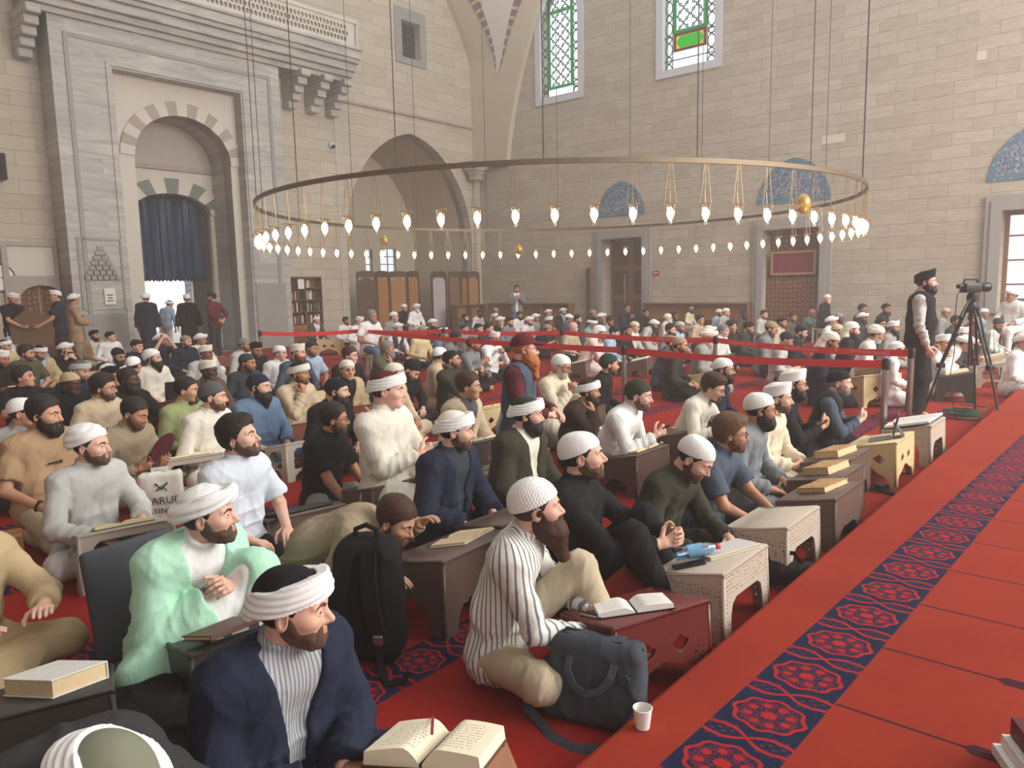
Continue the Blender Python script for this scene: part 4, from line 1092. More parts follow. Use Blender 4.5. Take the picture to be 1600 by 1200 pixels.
for n, (lp, pat, o0) in enumerate([(W1, stained(-17.16, -15.53, 8.31, 12.0, 8.62, None), 0), (W2, stained(-12.25, -10.5, 8.31, 12.1, 9.42, None), 0)]):
    fr = S(R_(plate('window_%d' % (n + 4), [(lp[0][0] - 0.24, 8.08), (lp[0][0] - 0.24, 10.95)] + ogive(lp[0][0] - 0.24, lp[-1][0] + 0.24, 10.95, 12.4, 10)[1:-1] + [(lp[-1][0] + 0.24, 10.95), (lp[-1][0] + 0.24, 8.08)], [lp], -0.05, 0.12, PLAST)))
    plate('window_pane', lp, [], 0.08, 0.09, glassmat('stained_glass', (1, 1, 1), pat), fr)
fr = S(R_(plate('window_6', [(-3.85, 8.35), (-3.85, 12.2), (-1.6, 12.2), (-1.6, 8.35)], [W3], -0.05, 0.35, PLAST))); plate('window_pane', W3, [], 0.33, 0.345, GLASS, fr)
def tiles():
    t = MT('blue_floral_tiles', 0.25, 0, 0.5); x, y, z = t.xyz()
    n = t.noise(t.vec(x * 1.0, z * 1.0), 9, 3, 0.6, 1.4); v = t.voro(t.vec(x, z), 9, 'F1'); e = (n - 0.5).abs().lt(0.035)
    c = t.mix(v.lt(0.3), lin(70, 92, 122), lin(124, 84, 92)); c = t.mix(e, c, lin(150, 168, 178)); c = t.mix(v.lt(0.12), c, lin(196, 204, 206)); t.color(c); return t.m
def tiles_edge():
    t = MT('turquoise_border_tiles', 0.25, 0, 0.5); x, y, z = t.xyz()
    v = t.voro(t.vec(x, z), 12, 'F1'); t.color(t.mix(v.lt(0.22), lin(82, 118, 136), lin(176, 190, 192))); return t.m
TILE, TEDGE = tiles(), tiles_edge()
for k, (a, b, z0, za) in enumerate([(-14.75, -12.9, 3.95, 5.1), (-9.07, -6.98, 3.88, 5.14), (-3.27, -0.85, 3.95, 5.3)]):
    o = S(R_(plate('trim_26', ogive(a, b, z0, za, 12), [ogive(a + 0.16, b - 0.16, z0 + 0.17, za - 0.2, 12)], -0.03, 0, TEDGE)))
    S(R_(plate('trim_27', ogive(a + 0.16, b - 0.16, z0 + 0.17, za - 0.2, 12), [], -0.02, 0, TILE)))
for k, (lp, fw) in enumerate([(D1, 0.3), (D2, 0.3), (WT, 0.36)]):
    x0, x1, zt, zb = lp[0][0], lp[2][0], lp[1][1], lp[0][1]
    S(R_(plate('trim_28', [(x0 - fw, zb), (x0 - fw, zt + fw), (x1 + fw, zt + fw), (x1 + fw, zb)], [[(x0, zb), (x0, zt), (x1, zt), (x1, zb)]], -0.09, 0.0, GREYM)))
    S(R_(plate('trim_29', [(x0 - fw + 0.12, zb), (x0 - fw + 0.12, zt + fw - 0.12), (x1 + fw - 0.12, zt + fw - 0.12), (x1 + fw - 0.12, zb)], [[(x0, zb), (x0, zt), (x1, zt), (x1, zb)]], -0.13, -0.09, GREYM)))
d = S(R_(plate('door_2', D1, [], 0.5, 0.56, WOODM)))
for x in (-14.15, -13.35):
    m = MB()
    for z in (0.3, 1.3, 2.3): m.box(x - 0.28, x + 0.28, 0.47, 0.5, z, z + 0.8, 0.02)
    m.obj('door_panel', WOODD, d)
d = S(R_(plate('door_3', D2, [], 0.5, 0.56, CARVED)))
m = MB(); m.box(-8.85, -7.2, 0.2, 0.3, 0, 1.75, 0.02); m.obj('carved_door_leaf', CARVED, d)
# red cloth with a pale border hung in the upper part of that doorway
m = MB(); rows = []
for k in range(9):
    z = 1.86 + 0.62 * k / 8; rows.append([(-8.65 + 1.25 * j / 24, 0.16 + 0.02 * math.sin(j * 1.3) * (1 - k / 8), z) for j in range(25)])
m.sheet(rows); cl = m.obj('door_hanging', plain('crimson_cloth', lin(120, 34, 44), 0.85), None, True); R_(cl)
tag(cl, 'small crimson cloth hung inside the carved wooden doorway', 'hanging')
o = plate('border', [(-8.68, 1.83), (-8.68, 2.51), (-7.37, 2.51), (-7.37, 1.83)], [[(-8.62, 1.89), (-8.62, 2.46), (-7.43, 2.46), (-7.43, 1.89)]], 0.1, 0.12, plain('gold_braid', lin(170, 128, 96), 0.6), cl)
# tall daylight window on the far right, wooden frame
w = S(R_(plate('window_7', WT, [[(-2.8, 0.85), (-2.8, 3.15), (-2.05, 3.15), (-2.05, 0.85)], [(-1.9, 0.85), (-1.9, 3.15), (-1.0, 3.15), (-1.0, 0.85)]], 0.42, 0.5, WOODM)))
m = MB()
for z in (1.45, 2.05, 2.65): m.box(-2.8, -1.0, 0.44, 0.48, z - 0.02, z + 0.02)
m.obj('glazing_bar', WOODM, w); plate('window_pane', [(-2.8, 0.85), (-2.8, 3.15), (-1.0, 3.15), (-1.0, 0.85)], [], 0.455, 0.46, GLASS, w)
# ---- corner: capital, pendentive and its painted point
def pend():
    ly = [(752, 265), (750, 241), (748, 196), (745, 140), (727, 80), (696, 0)]; ry = [(797, 265), (797, 241), (804, 196), (811, 140), (829, 80), (850, 0)]
    l = np.array([onv(*p) for p in ly]); r = np.array([onu(*p) for p in ry]); zs = np.linspace(6.2, 15.4, 24)
    def ex(a, lim):
        c = np.polyfit(a[:, 1], a[:, 0], 2); v = np.polyval(c, zs); return v
    return zs, np.minimum(ex(l, 0), 21.75), np.maximum(ex(r, 0), -20.35)
zs, ul, xr = pend(); rows = []; edge = []
for z, a, b in zip(zs, ul, xr):
    pl = uvz(a, VW - 0.22, z); pr = uvz(UW - 0.22, -b, z); pl0 = uvz(a, VW + 0.05, z); pr0 = uvz(UW + 0.05, -b, z)
    rows.append([pl0] + [pl.lerp(pr, k / 8) + Vector((0, 0, 0)) for k in range(9)] + [pr0]); edge.append((pl, pr))
m = MB(); m.sheet(rows); pd = m.obj('wall_corner', REVEAL); S(pd)
m = MB(); m2 = MB(); R1, R2 = [], []
cdir = (uvz(UW, VW) * -1); cdir.z = 0; cdir.normalize()
for k, (z, (pl, pr)) in enumerate(zip(zs, edge)):
    if z < 9.3: continue
    f = min(1.0, (z - 9.3) / 3.6) * 0.42; c = pl.lerp(pr, 0.5) + cdir * 0.03; h = (pr - pl) * f
    R1.append([c - h, c - h * 0.66]); R2.append((c - h * 0.66, c + h * 0.66, c + h))
m.sheet([[a[0], a[1]] for a in R1]); m.sheet([[b[1], b[2]] for b in R2]); m2.sheet([[b[0] - cdir * 0.002, b[1] - cdir * 0.002] for b in R2])
def chev():
    t = MT('painted_zigzag_border', 0.7); x, y, z = t.xyz(); s = ((z + x.abs() * 0.3) * 3.2).frac()
    c = t.mix(s.lt(0.33), lin(96, 112, 136), lin(196, 176, 140)); c = t.mix(s.gt(0.75), c, lin(150, 84, 74)); t.color(c); return t.m
S(m.obj('trim_30', chev())); S(m2.obj('trim_31', plain('painted_white_plaster', lin(214, 208, 198), 0.8)))
m = MB(); c0 = uvz(UW - 0.3, VW - 0.3, 0)
for z0, z1, r in ((5.75, 5.95, 0.32), (5.95, 6.1, 0.42), (6.1, 6.32, 0.55), (6.32, 6.42, 0.62)):
    m.lathe([(r * 0.94, z0), (r, z1 - 0.02), (r, z1)], 8, c0, True, True)
S(m.obj('trim_32', PINKM))
m = MB(); m.lathe([(0.16, 0), (0.16, 5.75)], 8, uvz(UW - 0.06, VW - 0.06), True, True); S(m.obj('trim_33', LIME))
# sill stones set in the wall of the right side
m = MB(); a_, b_ = onu(1284, 226), onu(1321, 208); c_, d_ = onu(1526, 95), onu(1542, 78); m.box(a_[0], b_[0], -0.008, 0.02, a_[1], b_[1]); m.box(c_[0], d_[0], -0.008, 0.02, c_[1], d_[1]); S(R_(m.obj('trim_34', plain('fresh_stone', lin(206, 198, 182), 0.8))))
# ------------------------------------------------------------------ the ring chandelier
CC = Vector((0.97, 16.25, 0)); CR, CZ, NL = 6.07, 3.3, 72
ch = empty('chandelier', (CC.x, CC.y, CZ)); tag(ch, 'huge iron ring chandelier of hanging glass oil lamps above the crowd', 'chandelier')
IRON = plain('bronzed_iron', lin(118, 104, 84), 0.5, 0.6)
m = MB(); m.lathe([(CR - 0.02, -0.035), (CR + 0.02, -0.035), (CR + 0.02, 0.035), (CR - 0.02, 0.035), (CR - 0.02, -0.035)], 144); m.obj('ring', IRON, ch)
GL = MT('lamp_glass', 0.05); nt = GL.nt
_t, _g, _m = GL.node('BsdfTransparent'), GL.node('BsdfGlossy'), GL.node('MixShader'); _t.inputs[0].default_value = (1.0, 0.95, 0.84, 1); _g.inputs['Roughness'].default_value = 0.08; _m.inputs[0].default_value = 0.22
nt.links.new(_t.outputs[0], _m.inputs[1]); nt.links.new(_g.outputs[0], _m.inputs[2]); nt.links.new(_m.outputs[0], nt.nodes['Material Output'].inputs[0])
BULB = emit('warm_bulb', (1.0, 0.86, 0.6), 14.0)
prof = [(0.012, -0.15), (0.026, -0.145), (0.03, -0.13), (0.018, -0.115), (0.03, -0.1), (0.058, -0.05), (0.066, 0.0), (0.064, 0.06), (0.07, 0.1), (0.088, 0.125)]
gm = MB().lathe(prof, 14, (0, 0, 0), True).mesh('glass', True); gm.materials.append(GL.m)
bm_ = MB().lathe([(0.008, -0.1), (0.034, -0.07), (0.05, -0.02), (0.044, 0.03), (0.018, 0.06), (0.014, 0.08)], 10, (0, 0, 0), True, True).mesh('bulb', True); bm_.materials.append(BULB)
m = MB(); m.tube([(0.088 * math.cos(a), 0.088 * math.sin(a), 0.125) for a in np.linspace(0, 2 * math.pi, 15)], 0.006, 5, False)
for s in (-1, 1): m.tube([(0.088 * s, 0, 0.125), (0.02 * s, 0, 0.68)], 0.0035, 4)
m.tube([(0.0, 0, 0.07), (0.004, 0.03, 0.3), (0.0, 0.01, 0.68)], 0.004, 4)
hm = m.mesh('lamp'); hm.materials.append(plain('brass_wire', lin(168, 146, 108), 0.4, 0.6))
cm = MB().tube([(0, 0, 0.03), (0, 0, 12.0)], 0.008, 5).mesh('cable'); cm.materials.append(plain('dark_cable', lin(72, 66, 60), 0.7))
def kid(name, me, parent, loc=(0, 0, 0), rz=0.0):
    o = bpy.data.objects.new(name, me); COL.objects.link(o); o.parent = parent; o.location = loc; o.rotation_euler = (0, 0, rz); return o
for k in range(NL):
    a = 2 * math.pi * k / NL + 0.03
    l = kid('lamp', hm, ch, (CR * math.cos(a), CR * math.sin(a), -0.7), a + math.pi / 2); kid('glass', gm, l); kid('bulb', bm_, l)
for k in range(18):
    a = 2 * math.pi * (k + 0.27) / 18; kid('cable', cm, ch, (CR * math.cos(a), CR * math.sin(a), 0))
egg = MB().lathe([(0.11 * math.sin(math.pi * k / 12) + 1e-4, -0.15 * math.cos(math.pi * k / 12)) for k in range(13)], 16).mesh('egg', True); egg.materials.append(plain('gilded_ball', lin(196, 160, 92), 0.35, 0.5))
for px, py, dep in ((601, 376, 20), (811, 390, 21.6), (1255, 318, 11.3)):
    p = Vector(tuple(atd(px, py, dep))) - ch.location; kid('ornament_ball', egg, ch, p)
# ------------------------------------------------------------------ things along the walls
CHROME = plain('brushed_steel', lin(170, 168, 164), 0.25, 0.9); BLACKP = plain('black_plastic', lin(26, 26, 28), 0.4); PAPER = plain('paper', lin(232, 228, 216), 0.8)
PAGE = None
def onwall(o, u, y, z=0.0, side='L', rz=0.0):
    """stand a thing at wall coordinates (local x, depth into the room, height)"""
    p = uvz(u, VW + y, z) if side == 'L' else uvz(UW + y, -u, z)
    o.location = p; o.rotation_euler = (0, 0, (RZL if side == 'L' else RZR) + rz); return o
# folding screens in the alcove
def screen(n, w, label, mats, zig):
    r = empty('folding_screen', (0, 0, 0)); tag(r, label, 'screen', 'wooden folding screens in the alcove')
    x = 0; y = 0
    for k in range(n):
        a = zig * (1 if k % 2 else -1); dx, dy = w * math.cos(a), w * math.sin(a)
        f = empty('screen_panel', (x, y, 0), a); f.parent = r
        m = MB()
        for q in ((0, 0.07), (w - 0.07, w)): m.box(q[0], q[1], -0.025, 0.025, 0.0, 2.2, 0.006)
        m.box(0.07, w - 0.07, -0.025, 0.025, 0.06, 0.2, 0.004); m.box(0.07, w - 0.07, -0.025, 0.025, 2.06, 2.2, 0.004); m.obj('frame', WOODD, f)
        q = [(0.07, 0.2), (0.07, 1.9)] + arc(w / 2, 1.9, w / 2 - 0.07, 0.15, 180, 0, 10)[1:-1] + [(w - 0.07, 1.9), (w - 0.07, 0.2)]
        plate('infill', q, [], -0.01, 0.01, mats[k % len(mats)], f)
        plate('top_rail', [(0, 2.2), (0.0, 2.23)] + arc(w / 2, 2.23, w / 2 - 0.01, 0.06, 180, 0, 8) + [(w, 2.2)], [], -0.02, 0.02, WOODD, f)
        x += dx; y += dy
    return r
onwall(screen(4, 0.72, 'tall honey wooden folding screen on the left in the alcove', [WOODD, WOODO, WOODO, WOODO], 0.22), 15.75, -0.15, 0)
onwall(screen(1, 0.75, 'single pale panelled screen leaf between the two wooden screens', [plain('pale_lilac_board', lin(190, 182, 184), 0.6)], 0.05), 19.3, -0.02, 0)
onwall(screen(3, 0.55, 'narrow honey wooden folding screen on the right in the alcove', [WOODM, WOODO, WOODO], 0.3), 20.1, -0.1, 0)
# bookcase with its books
bc = empty('bookcase', (0, 0, 0)); tag(bc, 'tall brown wooden bookcase of books by the portal wall', 'bookcase')
m = MB(); BW, BD, BHT = 1.25, 0.32, 2.1
for x in (0, BW / 2 - 0.015, BW - 0.03): m.box(x, x + 0.03, -BD, 0, 0, BHT)
m.box(0, BW, -0.02, 0, 0, BHT); m.box(0, BW, -BD, 0, BHT - 0.04, BHT); m.obj('carcass', WOODM, bc)
SHZ = [0.62, 0.99, 1.36, 1.73]
for z in SHZ: MB().box(0.03, BW - 0.03, -BD + 0.01, 0, z, z + 0.025).obj('shelf', WOODM, bc)
for s in (0, 1):
    d = MB().box(0.03 + s * BW / 2, BW / 2 - 0.02 + s * BW / 2, -BD - 0.015, -BD + 0.005, 0.05, 0.6, 0.006).obj('door', WOODO, bc)
    MB().box(BW / 2 - 0.07 + s * 0.12, BW / 2 - 0.05 + s * 0.12, -BD - 0.035, -BD - 0.015, 0.32, 0.42, 0.004).obj('handle', CHROME, d)
onwall(bc, 12.98, -0.02)
tag(mesh_obj('notice_sheet', MB().box(-0.11, 0.11, -0.012, 0, 0, 0.3).mesh('sheet'), PAPER), 'white paper sheet taped to the top of the bookcase', 'paper'); onwall(bpy.data.objects['notice_sheet'], 13.45, -0.345, 1.72)
random.seed(4)
BC = [plain('spine_%s' % n, lin(*c), 0.6) for n, c in dict(cream=(214, 204, 186), brown=(110, 74, 52), navy=(44, 52, 84), green=(58, 84, 66), red=(128, 48, 44), white=(226, 224, 220), black=(40, 38, 38), tan=(176, 146, 104)).items()]
BN = ['cream', 'brown', 'navy', 'green', 'red', 'white', 'black', 'tan']
bmesh_ = {}
def shelf_book(w, h, lean=0.0):
    key = (round(w, 2), round(h, 2))
    if key not in bmesh_:
        m = MB(); m.box(-w / 2, w / 2, -0.17, 0.05, 0, h, 0.003); bmesh_[key] = m.mesh('book'); bmesh_[key].materials.append(None)
    o = bpy.data.objects.new('shelf_book', bmesh_[key]); COL.objects.link(o); return o
rown = ['lowest', 'second lowest', 'second highest', 'highest']
for si, z in enumerate(SHZ):
    for half in (0, 1):
        x = 0.06 + half * BW / 2; lim = BW / 2 - 0.05 + half * BW / 2; cnt = 0
        if si == 3: lim -= 0.30
        if si == 2 and half == 0: x += 0.12; lim -= 0.2
        while x < lim - 0.05:
            w = random.choice((0.03, 0.04, 0.05)); h = random.choice((0.22, 0.25, 0.28)); k = random.randrange(8); o = shelf_book(w, h)
            o.material_slots[0].link = 'OBJECT'; o.material_slots[0].material = BC[k]
            onwall(o, 12.98 + x + w / 2, -0.095, z + 0.028); cnt += 1
            tag(o, 'upright book on the %s shelf of the bookcase, %s half' % (rown[si], 'left' if half == 0 else 'right'), 'book', 'books on the %s shelf, %s half' % (rown[si], 'left' if half == 0 else 'right'))
            x += w + 0.004 + (0.05 if random.random() < 0.12 else 0)
# low wooden bookcases with a back along the right wall
def bench(L, label):
    r = empty('low_bookcase', (0, 0, 0)); tag(r, label, 'bookcase', 'low wooden bookcases along the right wall')
    m = MB(); m.box(0, L, -0.05, 0, 0, 1.02, 0.01); m.obj('back_panel', WOODO, r)
    m = MB(); m.box(-0.03, L + 0.03, -0.34, 0.0, 0.98, 1.03, 0.01); m.obj('top', WOODM, r)
    for z in (0.06, 0.48): MB().box(0, L, -0.32, -0.05, z, z + 0.03).obj('shelf', WOODM, r)
    n = max(2, int(L / 1.2))
    for k in range(n + 1): MB().box(L * k / n - 0.02, L * k / n + 0.02, -0.33, -0.05, 0, 0.98).obj('upright', WOODM, r)
    return r
onwall(bench(3.9, 'long low wooden bookcase behind the standing man in grey'), -19.7, -0.02, 0, 'R')
onwall(bench(3.55, 'long low wooden bookcase between the two wooden doorways'), -12.75, -0.02, 0, 'R')
onwall(bench(1.5, 'short low wooden bookcase standing before the folding screens'), 19.6, -0.75, 0, 'L')
o = mesh_obj('wooden_post', MB().box(-0.06, 0.06, -0.06, 0.06, 0, 2.25, 0.01).mesh('post'), WOODD); onwall(o, -15.1, -0.12, 0, 'R'); tag(o, 'dark square wooden post beside the plain wooden doorway', 'post')
o = mesh_obj('wooden_stick', MB().tube([(0, 0, 0), (0, 0, 2.0)], 0.03, 8).mesh('stick'), WOODM); onwall(o, -13.5, -0.3, 0, 'R'); tag(o, 'thin wooden stick standing before the plain wooden doorway', 'stick')
ex = empty('exit_sign', (0, 0, 0)); onwall(ex, -12.45, -0.02, 2.0, 'R'); tag(ex, 'small red exit sign on the stone wall', 'sign')
MB().box(-0.12, 0.12, -0.02, 0.0, -0.08, 0.08, 0.004).obj('board', plain('sign_red', lin(176, 44, 40), 0.5), ex)
MB().box(-0.05, 0.07, -0.024, -0.019, -0.015, 0.015).prism([(-0.09, -0.024, 0), (-0.05, -0.024, 0.04), (-0.05, -0.024, -0.04)], (0, 0, 0), (0, 0.004, 0)).obj('arrow', PAPER, ex)
# notice on the portal, clock, loudspeaker, cameras
n = empty('wall_notice', (0, 0, 0)); onwall(n, 7.62, PO - 0.035, 1.42); tag(n, 'white paper notice taped to the grey marble pier', 'notice')
MB().box(-0.13, 0.13, -0.006, 0, 0, 0.4).obj('sheet', PAPER, n)
m = MB()
for k, w in enumerate((0.07, 0.05, 0.08)): m.box(-w, w, -0.009, -0.006, 0.22 - 0.07 * k, 0.245 - 0.07 * k)
m.obj('print', plain('ink', lin(40, 40, 44), 0.8), n)
ck = empty('wall_clock', (0, 0, 0)); q = onv(-2, 434); onwall(ck, q[0], 0, q[1]); tag(ck, 'round white wall clock cut by the left picture edge', 'clock')
m = MB(); m.lathe([(0.3, 0), (0.31, 0.03), (0.28, 0.05), (0.001, 0.045)], 32); m.mesh_ = None; o = m.obj('dial', plain('clock_white', lin(226, 224, 216), 0.4), ck); o.rotation_euler = (math.pi / 2, 0, 0)
m = MB(); m.tube([(0.32 * math.cos(a), -0.03, 0.32 * math.sin(a)) for a in np.linspace(0, 2 * math.pi, 33)], 0.02, 6, False); m.obj('rim', BLACKP, ck)
m = MB(); m.box(-0.008, 0.008, -0.06, -0.05, 0, 0.2); m.box(0, 0.14, -0.06, -0.05, -0.008, 0.008); m.obj('hands', BLACKP, ck)
q = onv(-2, 262); sp = empty('wall_loudspeaker', (0, 0, 0)); onwall(sp, q[0] - 0.1, 0, q[1] - 0.3); tag(sp, 'black wall loudspeaker high on the far left', 'loudspeaker')
MB().box(-0.15, 0.18, -0.3, -0.02, 0, 0.6, 0.02).obj('cabinet', BLACKP, sp); MB().box(-0.12, 0.15, -0.315, -0.3, 0.03, 0.57, 0.01).obj('grille', plain('speaker_cloth', lin(40, 40, 42), 0.9), sp)
def cctv(u, y, z, label):
    r = empty('security_camera', (0, 0, 0)); onwall(r, u, y, z); tag(r, label, 'camera', 'small white security cameras on the left wall')
    MB().box(-0.09, 0.09, -0.1, 0, 0, 0.14, 0.01).obj('mount', PLAST, r)
    m = MB(); m.lathe([(0.05, 0.04), (0.07, 0.0), (0.05, -0.05), (0.001, -0.07)], 14, (0.02, -0.12, 0.02)); m.obj('dome', BLACKP, r, True)
q = onv(516, 228); cctv(q[0], -0.02, q[1] - 0.05, 'small white security camera beside the portal, above the bookcase')
q = onv(412, 5, VW + PO); cctv(q[0], PO - 0.5, 9.86, 'small white security camera on the gallery balustrade')
o = mesh_obj('cable_conduit', MB().tube([(0, -0.02, 0.1), (0, -0.02, 7.7)], 0.018, 6).mesh('conduit'), PLAST); q = onv(525, 250); onwall(o, q[0], 0, 0); tag(o, 'thin vertical cable conduit up the wall beside the portal', 'conduit')
# curtain in the entrance and the lit door leaf behind it
m = MB(); rows = []
for i in range(17):
    z = 2.03 + 2.4 * i / 16; rows.append([(8.75 + 2.7 * j / 60, 1.15 + 0.05 * math.sin(j * 0.85 + 0.4 * math.sin(i * 0.3)) + 0.02 * math.sin(j * 2.1), z + (0.03 * math.cos(j * math.pi) if i == 0 else 0)) for j in range(61)])
m.sheet(rows); o = m.obj('entrance_curtain', plain('dark_leather_curtain', lin(34, 56, 82), 0.5, var=0.25, vs=2.5), None, True); L_(o); tag(o, 'dark blue leather curtain rolled half down in the portal doorway', 'curtain')
md = o.modifiers.new('thick', 'SOLIDIFY'); md.thickness = 0.02
r = empty('open_door_leaf', (0, 0, 0)); onwall(r, 11.12, 2.3, 0, 'L', -1.9); tag(r, 'tall white ornamented door leaf standing open outside the portal', 'door')
hl = [[(0.2 + 0.16 * i + 0.05 * math.cos(a), 0.3 + 0.16 * j + 0.05 * math.sin(a)) for a in np.linspace(0.3, 2 * math.pi + 0.3, 7)[:-1]] for i in range(5) for j in range(13)]
plate('lattice', [(0.1, 0.1), (0.1, 2.5), (1.0, 2.5), (1.0, 0.1)], hl, -0.02, 0.02, PLAST, r); plate('frame', [(0, 0), (0, 2.6), (1.1, 2.6), (1.1, 0)], [[(0.1, 0.1), (0.1, 2.5), (1.0, 2.5), (1.0, 0.1)]], -0.03, 0.03, PLAST, r)
# paving and parapet seen through the doorway and the tall window
S(L_(MB().box(4, 24, 0.6, 14, -0.12, 0).obj('ground_1', plain('pale_paving', lin(214, 210, 202), 0.9))))  # pale stone of one even tone
S(R_(MB().box(-10, 8, 0.7, 10, -0.12, 0.0).obj('ground_2', plain('pale_terrace', lin(214, 210, 202), 0.9))))  # same even pale tone as the paving
S(R_(MB().box(-10, 8, 4.5, 4.8, 0.0, 1.0).obj('wall_parapet', PLAST)))

# ------------------------------------------------------------------ rope barrier: posts and red belts
BELT = plain('red_webbing', lin(232, 56, 60), 0.7); LETTER = plain('white_print', lin(240, 180, 178), 0.7)
POSTS = {}
def post(key, px, py, label):
    p = onz(px, py, 0.9); loc = (p[0], p[1], 0); r = empty('barrier_post', loc, RZL); tag(r, label, 'post', 'steel barrier posts')
    m = MB(); m.lathe([(0.16, 0), (0.165, 0.01), (0.15, 0.022), (0.03, 0.03)], 24, (0, 0, 0), True); m.obj('base', CHROME, r, True)
    m = MB(); m.lathe([(0.03, 0.028), (0.03, 0.8)], 16, (0, 0, 0), True, True); m.obj('pole', CHROME, r, True)
    m = MB(); m.lathe([(0.036, 0.8), (0.036, 0.89), (0.03, 0.905), (0.001, 0.908)], 16, (0, 0, 0), True); m.obj('belt_head', BLACKP, r, True)
    POSTS[key] = Vector(loc)
for k, px, py, lab in [('b1', 406, 517, 'steel post at the far left end of the red barrier'), ('b2', 566, 513, 'steel post before the man in white on a chair'), ('b3', 975, 541, 'polished steel post behind the man in the dark green cap'),
                       ('b4', 1385, 561, 'nearest steel post, beside the standing man in the vest'), ('a1', 561, 511, ''), ('a2', 693, 513, 'thin steel post behind the man in the pale yellow shirt'),
                       ('a3', 878, 515, 'steel post behind the man with the orange beard'), ('a4', 1118, 526, 'steel post left of the man in the big grey robe'), ('a5', 1425, 545, 'steel post hidden behind the standing man in the vest')]:
    if lab: post(k, px, py, lab)
POSTS['a1'] = POSTS['b2']
def belt(a, b, label, n=0):
    A, B = POSTS[a] + Vector((0, 0, 0.85)), POSTS[b] + Vector((0, 0, 0.85)); d = (B - A); Ln = d.length; d.normalize()
    A2, B2 = A + d * 0.036, B - d * 0.036
    pts = [A2.lerp(B2, k / 16) - Vector((0, 0, 0.035 * 4 * (k / 16) * (1 - k / 16))) for k in range(17)]
    side = d.cross(Vector((0, 0, 1))); m = MB(); m.ribbon(pts, 0.075, 0.003, tuple(side)); o = m.obj('barrier_belt', BELT)
    tag(o, label, 'belt', 'red barrier belts')
    for k in range(n):
        f = (k + 0.5) / n; p = A2.lerp(B2, f) - Vector((0, 0, 0.035 * 4 * f * (1 - f)))
        me = text_mesh('\u0130SMA\u0130LA\u011eA DERNE\u011e\u0130', 0.05, 0.0006); t = mesh_obj('belt_lettering', me, LETTER, o)
        x = d if (d.x > 0) else -d; nrmv = Vector((0, 0, 1)).cross(x); X = x; Z = X.cross(Vector((0, 0, 1)))
        if Z.dot(Vector(tuple(CAM)) - p) < 0: Z = -Z
        Y = Z.cross(X); q = p + Z * 0.0026; t.matrix_world = Matrix(((X.x, Y.x, Z.x, q.x), (X.y, Y.y, Z.y, q.y), (X.z, Y.z, Z.z, q.z), (0, 0, 0, 1)))
        m2 = MB(); m2.lathe([(0.010, -0.0005), (0.010, 0.0005), (0.017, 0.0005), (0.017, -0.0005), (0.010, -0.0005)], 16); e = m2.obj('belt_emblem', LETTER, o); q2 = q - X * 0.42; e.matrix_world = Matrix(((X.x, Y.x, Z.x, q2.x), (X.y, Y.y, Z.y, q2.y), (X.z, Y.z, Z.z, q2.z), (0, 0, 0, 1)))
belt('b1', 'b2', 'red belt at the far left in front of the bookcase'); belt('b2', 'b3', 'long front red belt passing the man with the orange beard'); belt('b3', 'b4', 'nearest red belt, in front of the man in the big grey robe')
belt('a1', 'a2', 'rear red belt in front of the folding screens'); belt('a2', 'a3', 'rear red belt behind the man with the orange beard'); belt('a3', 'a4', 'rear lettered red belt crossing the man in the white headscarf', 2); belt('a4', 'a5', 'rear lettered red belt running to the man in the vest', 3)
# ------------------------------------------------------------------ low reading desks and the books on them
DMAT = {'brown': plain('brown_moulded_plastic', lin(98, 80, 72), 0.35, var=0.06, vs=3), 'dark': plain('black_brown_plastic', lin(56, 52, 50), 0.4), 'beige': plain('beige_grey_plastic', lin(176, 168, 154), 0.35),
        'lace': plain('stone_grey_plastic', lin(190, 178, 162), 0.4), 'cream': plain('cream_plastic', lin(216, 196, 146), 0.35), 'maroon': plain('maroon_plastic', lin(104, 46, 42), 0.25), 'tan': plain('caramel_plastic', lin(150, 104, 78), 0.3), 'rust': plain('rust_brown_plastic', lin(122, 66, 50), 0.35)}
DSHAPE = {'brown': 'brown', 'dark': 'brown', 'beige': 'arch', 'lace': 'lace', 'cream': 'flower', 'maroon': 'flower', 'tan': 'brown', 'rust': 'brown'}
DW, DD, H0, H1, TH = 0.50, 0.36, 0.265, 0.335, 0.014
def tear(cx, cz, r, a, w=0.5): return [(cx + r * (math.cos(t) * math.cos(a) - w * math.sin(t) * (1 - math.cos(t)) * 0.5 * math.sin(a)), cz + r * (math.cos(t) * math.sin(a) + w * math.sin(t) * (1 - math.cos(t)) * 0.5 * math.cos(a))) for t in np.linspace(0, 2 * math.pi, 13)[:-1]]
